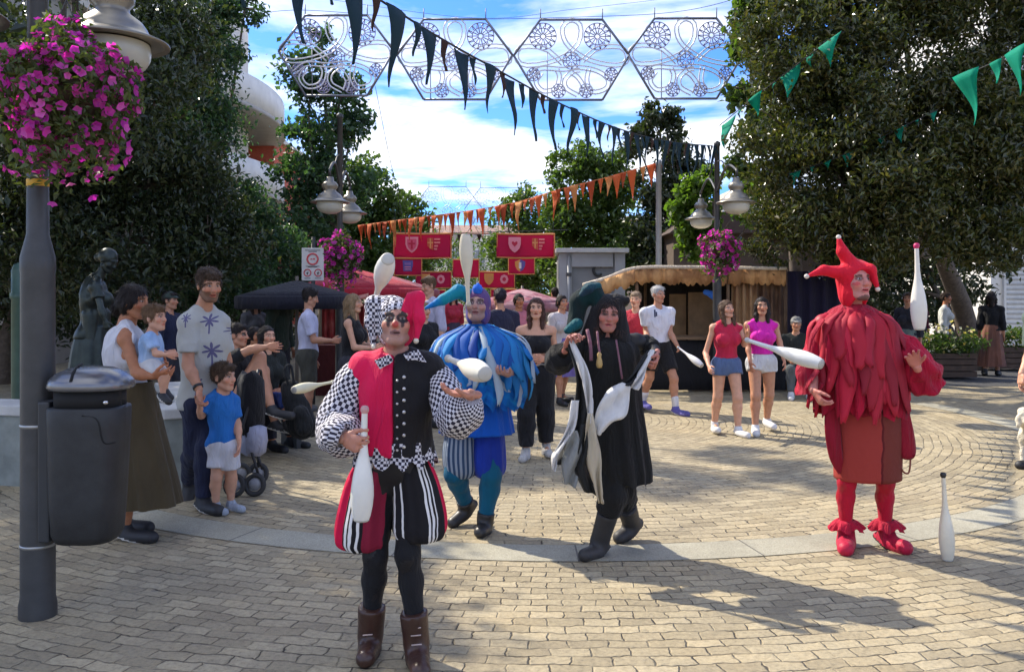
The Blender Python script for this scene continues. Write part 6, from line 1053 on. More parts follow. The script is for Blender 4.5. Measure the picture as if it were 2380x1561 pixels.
# the left side crowd
folk(716, 985, 1.66, 'person in a white tee and olive shorts standing with the face turned away', 100, 'm', 'mid', [('tee_shirt', (.52, .52, .66), .75, -.03)], [('shorts', (.06, .058, .045), .85, .024, .03)], ('short', DKH), (SNB, SOLW), head=(10, -14, 0), arms=('fwd', 'down'), d=10.6, vox=.015, hvox=.009)
folk(548, 1100, 1.70, 'person with glasses in a black tee seated sideways, one arm over a raised knee', 78, 'm', 'mid', [('tee_shirt', BLACK, .7, -.04)], [('shorts', (.05, .05, .045), .9, .02, .03)], ('short', DKH), (SNB, SOLW), sit=.50, d=8.4, J=dict(ea=(582, 812, 8.2), wa=(622, 806, 8.15), ka=(604, 830, 8.3), na=(632, 950, 8.2), kb=(612, 862, 8.55), nb=(640, 985, 8.5)), vox=.015, hvox=.009, face=dict(paint=[(-.031, .01, .022, .014, (.01, .01, .01), 1), (.031, .01, .022, .014, (.01, .01, .01), 1)]))
folk(590, 1080, 1.58, 'person in a plum top seated behind the one with glasses', 60, 'f', 'tan', [('blouse', (.16, .05, .08), 1.2, -.02)], [('trousers', (.03, .03, .04), 1.9)], ('bun', DKH), (SNB,), sit=.50, d=9.2, arms=('lap', 'lap'))
folk(618, 1050, 1.62, 'person in rolled blue jeans with long dark hair seated by the backpack', 48, 'f', 'light', [('blouse', (.02, .03, .025), 1.1, -.02)], [('jeans', (.035, .07, .26), 1.5, .02)], ('long', DKH), (SNB, SOLW), sit=.50, d=8.9, arms=('lap', 'lap'), J=dict(ka=(668, 910, 8.6), na=(668, 985, 8.5), kb=(685, 905, 8.75), nb=(690, 990, 8.6)), vox=.015, hvox=.009)
folk(818, 1010, 1.60, 'person with long fair hair in a sleeveless black top beside the jester', 85, 'f', 'light', [('vest_top', BLACK, 0, .0)], [('trousers', (.04, .04, .05), 1.9)], ('long', (.26, .17, .09)), (SNB,), d=9.8, arms=('fwd', 'fwd'))
folk(862, 975, 1.25, 'child in a blue patterned sun hat behind the shoulder of the jester', 60, 'k', 'light', [('tee_shirt', (.05, .08, .06), .8, -.02)], [('shorts', (.1, .1, .1), .9, .02)], ('cap', (.2, .12, .06), (.16, .24, .40)), (SNB,), d=10.6)
folk(1000, 940, 1.83, 'person with short brown hair in a lilac shirt looking down behind the jester', -50, 'm', 'light', [('shirt', (.50, .48, .62), 1.0, -.05)], [('trousers', (.04, .05, .09), 1.9)], ('short', (.13, .075, .04)), (SNB,), d=12.2, head=(-10, -14, 0))
folk(984, 1000, 1.50, 'person with fair hair in a black top peeping between jester and blue poncho', 40, 'f', 'light', [('blouse', BLACK, 1.9, -.02)], [('trousers', BLACK, 1.9)], ('bun', (.28, .18, .09)), (SNB,), d=10.4)
folk(1163, 985, 1.66, 'person in a navy hooded coat standing behind the blue poncho', -150, 'm', 'mid', [('coat', (.022, .022, .045), 1.95, -.12)], [('trousers', BLACK, 1.9)], ('short', (.03, .02, .03)), (SNB,), d=10.9, wide=1.12)
folk(1205, 945, 1.6, 'person in a rose shirt by the maroon parasol', 20, 'f', 'tan', [('shirt', (.50, .16, .20), .9, -.03)], [('trousers', (.05, .05, .07), 1.9)], ('bun', DKH), (SNB,), d=13.0)
folk(905, 890, 1.7, 'person in a maroon jacket in the far crowd under the banners', -20, 'm', 'mid', [('jacket', (.20, .02, .04), 1.9, -.05)], [('trousers', (.04, .04, .05), 1.9)], ('short', DKH), (SNB,), d=16.5)
folk(1052, 880, 1.68, 'person in a scarlet shirt in the far crowd, left of the blue hood', 30, 'f', 'mid', [('shirt', (.42, .03, .06), 1.2, -.03)], [('skirt', (.06, .05, .08), .12, 1.4)], ('long', DKH), (SNB,), d=17.5)
folk(1290, 875, 1.72, 'person in a pale shirt far behind next to the kiosk', 200, 'm', 'mid', [('shirt', (.42, .40, .38), 1.2, -.03)], [('trousers', (.08, .07, .05), 1.9)], ('short', DKH), (SNB,), d=18.5)
# the right edge
folk(2304, 880, 1.64, 'person with long black hair in a brown wrap skirt on the far kerb', 150, 'f', 'mid', [('blouse', (.02, .018, .018), 1.4, .02)], [('skirt', cloth('skirt_rust', (.20, .085, .055), .85, .5, 6, (.12, .06, .05)), .12, 1.55)], ('long', DKH), (SNB,), legs=(.4, -.4), d=16.9, dz=.0)
folk(2446, 1095, 1.74, 'person in a grey green shirt beside the poodle with one fist lowered', -70, 'm', 'light', [('shirt', (.10, .14, .12), .9, -.04)], [('trousers', (.05, .05, .06), 1.9)], ('short', BR), (SNB, SOLW), d=7.9, J=dict(eb=(2398, 815, 7.8), wb=(2374, 868, 7.7)), hp=dict(b=dict(d=(-.25, -.3, -.9), n=(.9, .1, -.3), s=(-.6, -.8, 0), curl=78)), vox=.014, hvox=.008)
folk(2110, 905, 1.62, 'person with a yellow scarf and dark dress behind the red jester', -30, 'f', 'mid', [('blouse', (.025, .03, .035), 1.9, .0)], [('skirt', (.16, .20, .18), .15, 1.4)], ('bun', (.10, .05, .03)), (SNB,), d=15.2)
s = folk(2196, 880, 1.62, 'person in a loose white blouse among the plants by the flower trough', 60, 'f', 'tan', [('blouse', (.60, .60, .55), 1.9, -.05)], [('skirt', (.08, .06, .05), .15, 1.3)], ('short', (.05, .03, .02)), (SNB,), d=17.4)
folk(2135, 865, 1.66, 'person in a red scarf far behind the upright pink knobbed club', 20, 'f', 'mid', [('jacket', (.10, .015, .03), 1.9, -.02)], [('trousers', (.04, .04, .05), 1.9)], ('long', (.05, .03, .03)), (SNB,), d=19.0)

folk(650, 950, 1.68, 'person in a dark green jacket standing in the shade under the black parasol', 70, 'm', 'mid', [('jacket', (.03, .045, .035), 1.9, -.05)], [('trousers', (.03, .03, .035), 1.9)], ('short', DKH), (SNB,), d=12.4)
folk(590, 945, 1.6, 'person with a grey scarf standing behind the seated group', 60, 'f', 'mid', [('jacket', (.10, .10, .11), 1.9, -.05)], [('trousers', (.03, .03, .035), 1.9)], ('long', (.05, .03, .02)), (SNB,), d=12.6)
folk(392, 950, 1.62, 'person in a navy top in the shade between the baby and the bearded man', 80, 'm', 'mid', [('shirt', (.02, .024, .05), 1.2, -.04)], [('trousers', (.05, .05, .06), 1.9)], ('cap', DKH, (.05, .07, .06)), (SNK, SOLW), d=10.8)
# ------------------------------------------------------------------ bronze statue behind the wall
def statue():
    b = P(224, 900, 8.9); b[2] = .62; j = lambda x, y, d=8.9: P(x, y, d); BZ = mat('bronze', (.045, .055, .05), .42, .75, var=.35, scale=6, bump=.15, bscale=50)
    s = Person(b, 1.52, 'dark bronze statue of a girl with bowed head behind the stone wall', 70, (6, -28, 0), 'f', (.05, .06, .055), ('down', 'down'), J=dict(hd=j(252, 606), neck=j(226, 645), ch=j(218, 690), pel=j(212, 780), sa=j(222, 668, 8.75), sb=j(228, 666, 9.05), ea=j(236, 720, 8.7), wa=j(244, 745, 8.7), eb=j(240, 715, 9.1), wb=j(246, 742, 9.05)), vox=.016, hvox=.009, hs=.235, cat='statue', name='statue', body_m=BZ, hair=(.05, .06, .05)); s.body()
    o = s.o; s.top(BZ, .5, .02, -.02, 'bodice'); loft(drape([(j(214, 755), .13, .12, .01), (j(210, 800), .17, .16, .05), (j(208, 860), .20, .18, .08), (j(207, 900), .21, .19, .09)], 8, seed=51, n=20), 'skirt', BZ, o, True)
    p = s.hp_; u = s.hs / .24; s.piece('hair', [eell(p((0, .022, .04)), np.array((.088, .102, .092)) * u, s.HR, .02), eell(p((0, .12, -.02)), np.array((.05, .05, .05)) * u, s.HR, .03), eell(p((0, -.095, -.05)), np.array((.07, .08, .10)) * u, s.HR, .01, op='s')], BZ, vox=.01, noise=.003)
    m = MB(); m.box((b[0] - .06, b[1], .31), (.62, .58, .66)); m.build('plinth', mat('granite', (1, 1, 1)), o, bev=.02)
statue()
# ------------------------------------------------------------------ pushchair, backpack, bench
def pushchair():
    c = P(575, 1120, 7.05); c[2] = 0; o = thing('pushchair', c, 'black pushchair with a pale bag slung under the seat', 'pushchair'); j = lambda x, y, d=7.05: P(x, y, d); fr_ = mat('pram_frame', (.03, .03, .035), .4, .4); bk = cloth('pram_black', (.010, .010, .012), .8, .5)
    for pts in ([j(548, 1085, 6.85), j(562, 1000, 6.85), j(590, 905, 6.9), j(600, 860, 7.0)], [j(600, 1085, 7.3), j(604, 1000, 7.3), j(610, 905, 7.25), j(606, 862, 7.1)], [j(552, 940, 6.86), j(600, 1100, 6.9)], [j(560, 950, 7.26), j(610, 1090, 7.3)], [j(600, 860, 7.0), j(606, 862, 7.1)]): m = MB(); m.tube(crom(pts, 10), .012, 8); m.build('frame_bar', fr_, o, True)
    loft([[j(575 + q * (34 + 8 * math.cos(a)) * math.cos(a), y + 8 * math.sin(a * 2), 7.05 + .19 * math.sin(a)) for a in np.arange(0, 6.28, .3)] for y, q in ((868, .55), (885, .95), (930, 1.0), (985, .98), (1005, .6))], 'seat', bk, o)
    loft([[j(588 + q * 32 * math.cos(a), y, 7.02 + .16 * q * math.sin(a)) for a in np.arange(0, 6.28, .3)] for y, q in ((985, .5), (992, 1.0), (1020, 1.08), (1050, .95), (1060, .5))], 'bag', cloth('pram_bag', (.34, .35, .44), .85, .6), o)
    for x, y, d in ((545, 1098, 6.85), (592, 1110, 6.88), (600, 1080, 7.3), (560, 1072, 7.28)):
        c_ = j(x, y, d); c_[2] = .095; m = MB(); m.tube([c_ + np.array([.072 * math.cos(a), .01 * math.sin(a), .075 * math.sin(a)]) for a in np.arange(0, 6.28, .26)], .020, 8, closed=True); w_ = m.build('wheel', mat('rubber_dark', (0, 0, 0)), o, True); m = MB(); m.lathe([(.001, -.012), (.05, -.010), (.05, .010), (.001, .012)], c_, (0, 1, 0), 18); m.build('hub', mat('hub_grey', (.25, .25, .26), .4), w_, True)
pushchair()
def bench():
    o = thing('bench', P(590, 1030, 9.0) * [1, 1, 0], 'dark wooden bench under the seated people', 'bench'); a, b = P(515, 1, 8.7), P(690, 1, 9.2); wd = mat('bench_wood', (.05, .035, .025), .7, var=.3)
    d = U((b - a) * [1, 1, 0]); n = np.array([-d[1], d[0], 0]); R = np.stack([d, n, UP], 1); L_ = np.linalg.norm((b - a) * [1, 1, 0]); c = (a + b) / 2
    m = MB(); [m.box(np.array([c[0], c[1], .43]) + n * q, (L_, .10, .035), R) for q in (-.18, -.06, .06, .18)]; m.build('seat', wd, o, bev=.004); m = MB(); [m.box(np.array([c[0], c[1], z]) + n * .28, (L_, .03, .09), R) for z in (.60, .74)]; m.build('backrest', wd, o, bev=.004)
    for q in (-.42, .42): m = MB(); m.box(np.array([c[0], c[1], .2]) + d * L_ * q, (.06, .40, .42), R); m.box(np.array([c[0], c[1], .55]) + d * L_ * q + n * .25, (.05, .04, .5), R); m.build('leg', LMP(), o, bev=.005)
bench()
def backpack():
    c = P(694, 1000, 8.35); c[2] = .0; o = thing('backpack', c, 'slumped black backpack on the ground beside rolled jeans', 'backpack'); j = lambda x, y, d=8.35: P(x, y, d)
    V, Q = solid([ecap(j(676, 905), j(702, 985), .10, .15, .05, ((0, 1, 0), .7)), ecap(j(700, 960, 8.2), j(706, 990, 8.2), .08, .09, .04)], .02, .006); mk('bag', V, Q, cloth('bag_black', (.010, .011, .012), .7, .7), o); m = MB(); m.tube(crom([j(672, 900, 8.3), j(662, 860, 8.3), j(676, 850, 8.35), j(684, 895, 8.3)], 14), .014, 6); m.build('strap', cloth('bag_black', (0, 0, 0)), o, True)
backpack()
# ------------------------------------------------------------------ sign, parasols, tent
def sign():
    c = P(727, 614, 12.6); o = thing('street_sign', (c[0], c[1], 0), 'white traffic sign with three red rings beside the twin lamp', 'sign'); m = MB(); m.tube([(c[0], c[1] + .03, -.02), (c[0], c[1] + .03, 2.45)], .03, 12); m.build('post', LMP(), o, True)
    w_, h_ = 51 * 12.6 / F, 76 * 12.6 / F; m = MB(); m.box(c, (w_, .02, h_)); pl = m.build('plate', mat('sign_white', (.55, .52, .49), .4, var=.06), o, bev=.004); rd = mat('sign_red', (.55, .07, .08), .5); dk = mat('sign_ink', (.08, .07, .07), .6)
    for x, z, r_ in ((0, .075, .078), (-.075, -.125, .050), (.08, -.125, .050)):
        q = c + [x, -.013, z]; m = MB(); m.tube([q + np.array([r_ * math.cos(a), 0, r_ * math.sin(a)]) for a in np.arange(0, 6.28, .22)], r_ * .17, 6, closed=True); m.build('ring', rd, pl, True); m = MB()
        if r_ > .06: m.box(q + [-.018, 0, 0], (.028, .006, .016)); m.box(q + [.02, 0, .002], (.026, .006, .022))
        else: m.box(q, (r_ * .7, .006, r_ * .28), Ry(-35)); m.box(q + [0, -.002, -.01], (r_ * .3, .006, r_ * .8))
        m.build('symbol', rd if r_ > .06 else dk, pl)
    m = MB()
    for z, ww in ((.205, .22), (.185, .12), (-.03, .20), (-.04, .14), (-.205, .09)): m.box(c + [(-.075 if z < -.1 else 0), -.0125, z], (ww, .004, .010)); 
    m.box(c + [.08, -.0125, -.205], (.09, .004, .010)); m.build('small_print', dk, pl)
sign()
def parasol(px, d, zt, R, label, c, closed=False, edge=None, k=8, sag=.45):
    b = P(px, 700, d); o = thing('parasol', (b[0], b[1], 0), label, 'parasol', 'market parasols'); m = MB(); m.tube([(b[0], b[1], -.02), (b[0], b[1], zt + .06)], .025, 10); m.build('pole', mat('parasol_pole', (.12, .10, .08), .6), o, True)
    m = MB(); m.lathe([(.001, 0), (.28, 0), (.28, .05), (.05, .08), (.03, .2)], (b[0], b[1], 0), n=20); m.build('base', mat('parasol_base', (.1, .1, .1), .8), o, True); seg = 48; an_ = np.arange(seg) * 2 * math.pi / seg; rings = []
    for f in (.02, .15, .4, .7, .97, 1.0, 1.0):
        rr_ = R * f * (1 - .05 * np.abs(np.sin(an_ * k / 2)) * f); z = zt - sag * R * f ** 1.1 + .03 * np.abs(np.sin(an_ * k / 2)) * 0; rings.append(np.stack([b[0] + rr_ * np.cos(an_), b[1] + rr_ * np.sin(an_), np.full(seg, z) - (.0 if len(rings) < 6 else .16)], 1))
    loft(rings[:5], 'canopy', c, o, False).modifiers.new('thickness', 'SOLIDIFY').thickness = .004
    loft(rings[4:], 'valance', edge or c, o, False).modifiers.new('thickness', 'SOLIDIFY').thickness = .004
parasol(690, 11.9, 1.80, .86, 'open black parasol standing behind the seated group', cloth('parasol_black', (.012, .012, .02), .8, .4), sag=.26)
parasol(1214, 17.5, 1.72, 1.0, 'faded maroon parasol by the black trousers', cloth('parasol_maroon', (.26, .07, .10), .8, .4, 6, (.40, .22, .24)), sag=.3)
parasol(830, 16.5, 2.08, 1.35, 'crimson parasol behind the jester hat', cloth('parasol_crimson', (.36, .02, .035), .8, .4, 6), sag=.28)
parasol(905, 20.5, 2.05, 1.2, 'dusty rose parasol far down the street', cloth('parasol_rose', (.34, .10, .12), .8, .4, 6), sag=.3)
def tent():
    o = thing('market_tent', P(790, 880, 15) * [1, 1, 0], 'rust red market tent behind the white tee', 'tent'); j = lambda x, y, d=15.: P(x, y, d); rd = cloth('tent_red', (.30, .035, .03), .85, .6, 4, (.42, .11, .09)); dk = cloth('tent_dark', (.07, .012, .012), .85, .6)
    m = MB(); m.add([j(742, 712, 14.2), j(852, 690, 14.2), j(862, 672, 16.5), j(740, 690, 16.5), j(742, 716, 14.2), j(852, 694, 14.2), j(862, 676, 16.5), j(740, 694, 16.5)], [(0, 1, 2, 3), (7, 6, 5, 4), (0, 4, 5, 1), (1, 5, 6, 2), (2, 6, 7, 3), (3, 7, 4, 0)]); m.build('roof', cloth('tent_roof', (.46, .17, .12), .85, .4), o)
    loft([[j(x + 2 * math.sin(i * 1.3), y, 14.4 + .08 * math.sin(i * 1.9)) for i, x in enumerate(np.linspace(745, 850, 24))] + [j(x, y, 14.6) for x in np.linspace(850, 745, 24)] for y in (705, 760, 820, 880)], 'curtain', rd, o)
    for px in (744, 852): m = MB(); m.tube([P(px, 890, 14.2) * [1, 1, 0], j(px, 700, 14.2)], .03, 8); m.build('post', mat('tent_post', (.10, .07, .04), .8), o, True)
    m = MB(); m.box(j(800, 850, 13.9) * [1, 1, 0] + [0, 0, .40], (.9, .5, .8)); m.build('counter', dk, o)
tent()
# ------------------------------------------------------------------ market stall, kiosk, trough
def stall():
    o = thing('market_stall', P(1650, 905, 14.5) * [1, 1, 0], 'long market stall with a burlap fringe and black counter cloth', 'market stall'); j = lambda x, y, d=14.4: P(x, y, d); wd = mat('stall_wood', (.16, .10, .055), .8, var=.35, scale=6, bump=.3, bscale=60); bl = cloth('burlap', (.58, .32, .13), .9, .7, 7, (.34, .17, .07)); dk = cloth('counter_black', (.013, .013, .015), .85, .5, 4)
    yb = 16.6; m = MB(); a, b_, c_, d_ = j(1475, 624), j(1830, 626), P(1800, 634, yb), P(1490, 632, yb)
    m.add([a, b_, c_, d_, a - UP * .02, b_ - UP * .02, c_ - UP * .02, d_ - UP * .02], [(0, 1, 2, 3), (7, 6, 5, 4), (0, 4, 5, 1), (1, 5, 6, 2), (2, 6, 7, 3), (3, 7, 4, 0)]); e0, e1 = j(1362, 664, 14.0), P(1390, 668, 16.4); m.add([e0, a, d_, e1, e0 - UP * .02, a - UP * .021, d_ - UP * .021, e1 - UP * .02], [(0, 1, 2, 3), (7, 6, 5, 4), (0, 4, 5, 1), (1, 5, 6, 2), (2, 6, 7, 3), (3, 7, 4, 0)]); m.build('canopy', cloth('canopy_cream', (.66, .56, .40), .9, .5, 3), o)
    r = np.random.default_rng(61)
    def fringe(x0, y0, x1, y1, dd, n):
        top, bot = [], []
        for i in range(n + 1): f = i / n; p = P(x0 + (x1 - x0) * f, y0 + (y1 - y0) * f, dd) + [0, .02 * math.sin(i * .9), 0]; top.append(p); bot.append(p - UP * (.19 + .03 * abs(math.sin(i * .37)) + .06 * r.random()) + [0, -.03 * math.sin(i * .7), 0])
        A = np.array([top, [(a + b) / 2 + [0, -.02, 0] for a, b in zip(top, bot)], bot]); k = n + 1; V = A.reshape(-1, 3); Q = np.array([[q * k + i, q * k + i + 1, (q + 1) * k + i + 1, (q + 1) * k + i] for q in range(2) for i in range(n)]); f = mk('fringe', V, Q, bl, o); so = f.modifiers.new('thickness', 'SOLIDIFY'); so.thickness = .012
    fringe(1360, 663, 1475, 626, 14.05, 26); fringe(1475, 625, 1690, 627, 14.38, 50); fringe(1692, 627, 1828, 627, 14.38, 32)
    m = MB(); p0 = crom([j(1355, 662, 14.02), j(1410, 646, 14.1), j(1478, 623, 14.36), j(1600, 621, 14.36), j(1828, 624, 14.36)], 40); m.tube(p0, .03, 8); m.build('edge_roll', cloth('edge_cream', (.70, .60, .46), .9, .7, 12), o, True)
    for px, dd in ((1480, 14.42), (1692, 14.42), (1826, 14.42), (1500, 16.5), (1790, 16.5)): m = MB(); q = P(px, 700, dd); m.tube([(q[0], q[1], -.02), (q[0], q[1], 2.03)], .03, 8); m.build('post', wd, o, True)
    def curt(name, x0, x1, y0, y1, dd, mm, am=.06, fq=.9, n=40): loft([[P(x, y, dd + am * math.sin(i * fq) * (1 + .2 * math.sin(y)))for i, x in enumerate(np.linspace(x0, x1, n))] + [P(x, y, dd + am * 2.5) for x in np.linspace(x1, x0, n)] for y in np.linspace(y0, y1, 5)], name, mm, o)
    curt('counter_cloth', 1494, 1826, 790, 906, 14.15, dk, .02, .5); m = MB(); q0, q1 = j(1490, 786, 14.1), j(1828, 786, 14.1); m.box((q0 + q1) / 2 + [0, .35, .0], (q1[0] - q0[0] + .04, .75, .04)); m.build('counter_top', wd, o, bev=.004)
    curt('back_cloth', 1480, 1800, 634, 905, 16.5, cloth('stall_back', (.02, .018, .018), .9, .5, 3), .05, .6)
    m = MB(); m.box(P(1632, 740, 15.6), (.50, .05, .95)); m.box(P(1575, 740, 15.9), (.30, .05, .9)); m.build('board', mat('stall_board', (.24, .16, .085), .75, var=.25), o)
    curt('drape', 1700, 1760, 640, 800, 14.5, cloth('drape_burlap', (.42, .26, .13), .9, .7, 5, (.30, .16, .08)), .07, 1.1, 22); curt('drape', 1760, 1826, 636, 850, 14.62, cloth('drape_brown', (.16, .09, .055), .9, .7, 5, (.24, .14, .08)), .07, 1.0, 22)
    o = thing('cloth_screen', P(1895, 905, 14.3) * [1, 1, 0], 'dark purple cloth screen standing next to the stall', 'screen'); curt('cloth', 1830, 1966, 630, 895, 14.3, cloth('screen_purple', (.018, .014, .032), .9, .5, 4), .05, .7)
    for px in (1830, 1966): m = MB(); q = P(px, 700, 14.35); m.tube([(q[0], q[1], -.02), (q[0], q[1], 2.05)], .022, 8); m.build('pole', wd, o, True)
    V, Q = solid([ecap(P(1640, 680, 14.7), P(1668, 684, 14.7), .05, .06, .03, ((0, 1, 0), .6)), ecap(P(1652, 684, 14.7), P(1660, 696, 14.7), .05, .02, .03)], .015, .008); tag(mk('cloth', V, Q, cloth('cloth_azure', (.05, .20, .70), .7, .6), None, P(1652, 690, 14.7)), 'bright blue cloth hanging under the stall roof', 'cloth')
    m = MB(); m.tube([P(1652, 682, 14.7), P(1652, 634, 14.7)], .004, 4); 
stall()
def kiosk():
    d = 19.6; o = thing('kiosk', P(1372, 850, d) * [1, 1, 0], 'grey metal kiosk with a ring emblem left of the stall', 'kiosk'); u = d / F; g = mat('kiosk_grey', (.36, .37, .37), .5, .2, var=.12, scale=3); g2 = mat('kiosk_panel', (.24, .25, .25), .5, .2, var=.12, scale=3); x0, x1 = P(1297, 0, d)[0], P(1453, 0, d)[0]; zt = P(0, 588, d)[2]; cx = (x0 + x1) / 2; W = x1 - x0
    m = MB(); m.box((cx, d + .8, zt / 2), (W - .1, 1.5, zt)); m.build('body', g2, o, bev=.01); m = MB(); m.box((x0 + .16, d, zt / 2), (.30, .16, zt)); m.box((x1 - .13, d, zt / 2), (.24, .16, zt)); m.box((cx, d, zt - .16), (W - .56, .16, .32)); m.build('frame', g, o, bev=.01); m = MB(); m.box((cx, d + .7, zt + .05), (W + .12, 1.9, .10)); m.build('roof', mat('kiosk_roof', (.50, .50, .48), .5, .2), o, bev=.01)
    c = P(1390, 628, d - .02); m = MB(); m.tube([c + np.array([.10 * math.cos(a), 0, .12 * math.sin(a)]) for a in np.arange(.6, 5.7, .2)], .030, 8); m.build('emblem', mat('emblem_dark', (.03, .035, .03), .5), o, True)
    m = MB(); q = P(1322, 0, d - .14); m.tube([(q[0], q[1], 0), (q[0], q[1], 2.5)], .035, 10); m.build('pipe', g, o, True); [MB().box((q[0], q[1] - .01, z), (.12, .08, .08)).build('clamp', mat('clamp_dark', (.06, .06, .06), .5), o) for z in (2.05, 1.2)]
kiosk()
def trough(px, py, d, w_, label, seed, cols):
    c = P(px, py, d) * [1, 1, 0]; o = thing('flower_trough', c, label, 'planter'); m = MB(); wd = mat('trough_wood', (.09, .055, .035), .8, var=.35, scale=7, bump=.3)
    for i in range(4): m.box(c + [0, -.22, .10 + i * .115], (w_, .03, .10)); m.box(c + [0, .22, .10 + i * .115], (w_, .03, .10)); m.box(c + [-w_ / 2, 0, .10 + i * .115], (.03, .41, .10)); m.box(c + [w_ / 2, 0, .10 + i * .115], (.03, .41, .10))
    m.build('box', wd, o, bev=.004); m = MB(); m.box(c + [0, 0, .40], (w_ - .04, .40, .05)); m.build('soil', mat('soil', (.04, .03, .02), .95), o); r = np.random.default_rng(seed)
    p = scatter([(c[0] + x, c[1], .62, .25) for x in np.linspace(-w_ * .42, w_ * .42, 5)], 1500, r, 12, .35); V, Q = leafmesh(p, .09, r, .45); mk('foliage', V, Q, MG, o, None, False); p = scatter([(c[0] + x, c[1] - .08, .72, .24) for x in np.linspace(-w_ * .42, w_ * .42, 5)], 90, r, 12, .4); V, Q = leafmesh(p, .075, r, .9); tag(mk('blossoms', V, Q, leafmat('blossom_%d' % seed, cols), o, None, False), kind='stuff')
trough(2195, 872, 16.4, 1.0, 'wooden trough of white and yellow flowers behind the red jester', 71, [(.6, .58, .5), (.6, .4, .05), (.65, .62, .58)])
trough(2360, 862, 18.2, 1.4, 'leafy wooden trough against the white house', 72, [(.5, .08, .2), (.6, .5, .4), (.5, .2, .05)])
# ------------------------------------------------------------------ poodle
def poodle():
    d = 8.0; j = lambda x, y, dd=d: P(x, y, dd); c = P(2392, 1088, d); c[2] = 0; u = 1.0; fur = mat('poodle_fur', (.66, .60, .47), .95, var=.25, scale=18, bump=1.0, bscale=55)
    hd = np.array([j(2366, 965)[0], 7.86, j(0, 968)[2]]); o_ = [eell(hd, (.062, .068, .06), None, .03), eell(hd + [-.01, .02, .055], (.06, .06, .05), None, .03), ecap(hd + [-.02, -.05, -.02], hd + [-.04, -.115, -.035], .032, .024, .02), eell(hd + [-.065, .02, -.03], (.024, .03, .062), None, .02), eell(hd + [.06, .02, -.03], (.024, .03, .062), None, .02)]
    b0 = hd + [.12, .14, -.17]; b1 = b0 + [.17, .22, .0]; o_ += [ecap(hd + [.02, .04, -.03], b0, .055, .07, .04), ecap(b0, b1, .105, .085, .04), ecap(b1, b1 + [.05, .07, .12], .025, .02, .02), eell(b1 + [.06, .08, .15], (.045, .045, .045), None, .02)]
    for q, s_ in ((b0, 1), (b1, -1)):
        for k in (-.055, .055):
            p = q + [k, -k * .6, -.04]; kn = np.array([p[0] + (.0 if s_ > 0 else .03), p[1] - .01 if s_ > 0 else p[1] + .03, .14]); ft = np.array([kn[0] - .01, kn[1] - .01, .035]); o_ += [ecap(p, kn, .045 if s_ < 0 else .038, .026, .03), ecap(kn, ft, .026, .030, .02), ecap(ft, ft + [-.02, -.03, -.008], .028, .022, .015)]
    V, Q = solid(o_, .009, .006, 2.6); dog = mk('poodle', V, Q, fur, None, c); tag(dog, 'small cream poodle with curly fur standing near the picture edge', 'dog'); m = MB(); m.lathe([(.001, -.012), (.014, -.006), (.014, .004), (.001, .012)], hd + [-.043, -.137, -.030], (-.2, -1, 0), 10); m.build('nose', mat('nose_black', (.01, .01, .01), .3), dog, True)
    for k in (-.028, .022): m = MB(); m.lathe([(.001, -.006), (.009, -.002), (.009, .002), (.001, .006)], hd + [k - .012, -.062, .012], (-.1, -1, 0), 8); m.build('eye', mat('nose_black', (0, 0, 0)), dog, True)
poodle()
# ------------------------------------------------------------------ houses along the street behind the trees
def row_house(x, y, w_, dp, h, side, c, label, n=4):
    o = thing('town_house', (x, y, 0), label, 'building', 'houses lining the street'); m = MB(); m.box((x, y, h / 2), (w_, dp, h)); m.build('wall', mat('render_%d' % int(c[0] * 1000), c, .85, var=.15, scale=1.5, bump=.1), o); m = MB(); m.box((x, y, h + .12), (w_ + .5, dp + .5, .24)); m.build('cornice', PLA(), o); fx = x + side * w_ / 2
    for i in range(n):
        for z in np.arange(1.5, h - 1, 3.1):
            yy = y - dp / 2 + dp * (i + .5) / n; m = MB(); m.box((fx, yy, z + .1), (.16, 1.1, 1.8)); f = m.build('window', mat('window_frame', (0, 0, 0)), o); m = MB(); m.box((fx + side * .03, yy, z + .1), (.16, .95, 1.65)); m.build('pane', GLS(), f)
            if z > 3: m = MB(); m.box((fx + side * .35, yy, z - .95), (.7, 1.7, .10)); [m.box((fx + side * .68, yy + q, z - .45), (.03, .03, .9)) for q in np.linspace(-.8, .8, 9)]; m.box((fx + side * .68, yy, z - .02), (.05, 1.7, .05)); m.build('balcony', mat('iron', (.03, .03, .03), .6), o)
row_house(-17.5, 60, 10, 14, 9.5, 1, (.48, .40, .30), 'ochre town house beyond the red brick front')
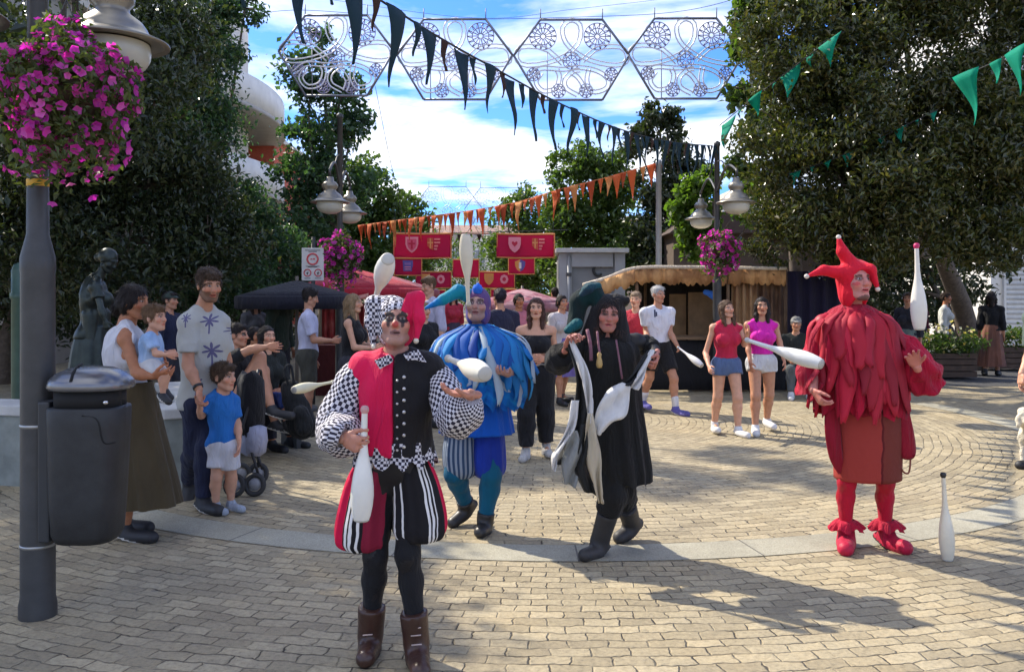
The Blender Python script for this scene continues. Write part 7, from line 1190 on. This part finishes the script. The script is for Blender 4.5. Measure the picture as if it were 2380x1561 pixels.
row_house(-14.5, 22.5, 8, 9, 8.5, 1, (.36, .33, .28), 'grey town house hidden by the dark evergreens')
row_house(14.5, 46, 9, 16, 6.0, -1, (.50, .44, .36), 'sand coloured town house behind the kiosk trees')
row_house(11.5, 66, 9, 18, 6.5, -1, (.42, .36, .32), 'brownish town house at the far end of the street')
row_house(24, 34, 12, 10, 9.0, -1, (.40, .38, .36), 'grey town house past the white house')
o = thing('tile_kiosk', (5.6, 23.5, 0), 'low brown pavilion with a tiled roof above the stall', 'building'); m = MB(); m.box((6.6, 24.4, 1.6), (4.6, 3.0, 3.2)); m.build('wall', mat('pavilion_wall', (.10, .07, .05), .8), o); m = MB(); m.prism([(4.1, 22.4, 3.2), (9.1, 22.4, 3.2), (8.4, 22.4, 3.75), (4.8, 22.4, 3.75)], (0, 1, 0), 4.0); m.build('roof', mat('pavilion_tiles', (.07, .045, .035), .85), o); m = MB(); m.box((5.3, 22.87, 2.6), (1.4, .08, .10)); m.box((6.2, 22.87, 2.2), (2.2, .08, .10)); m.build('shelf', mat('pavilion_trim', (.20, .17, .13), .7), o)
for i, (px, d, r_, mm, lb) in enumerate(((1040, 62, 90, MG, 'low green tree at the far end, left of the pale house'), (1155, 58, 100, MG, 'low green tree at the far end, right of the pale house'), (880, 52, 120, DK2, 'dark far tree behind the twin lamps'), (1290, 48, 110, DK2, 'dark far tree behind the kiosk'), (760, 46, 120, DK2, 'far tree beside the brick house'), (1660, 33, 90, DK, 'dark tree behind the tiled pavilion'), (1800, 30, 110, DK, 'dark tree behind the purple screen'), (1960, 30, 110, DK, 'dark tree behind the trough'))):
    u = d / F; b = P(px, 700, d); tree(lb, b[:2], [(b[0] + x * r_ * u, b[1] + y, z, r_ * u * q) for x, y, z, q in ((0, 0, r_ * u * 1.25, .8), (-.5, .3, r_ * u * .9, .6), (.5, -.2, r_ * u * .95, .6), (.1, .4, r_ * u * 1.75, .5), (-.2, -.4, r_ * u * .75, .6), (.3, .3, r_ * u * .7, .55))], 3200, .22, mm, 80 + i, .14, group='far trees down the street', sub=12, asp=.65)
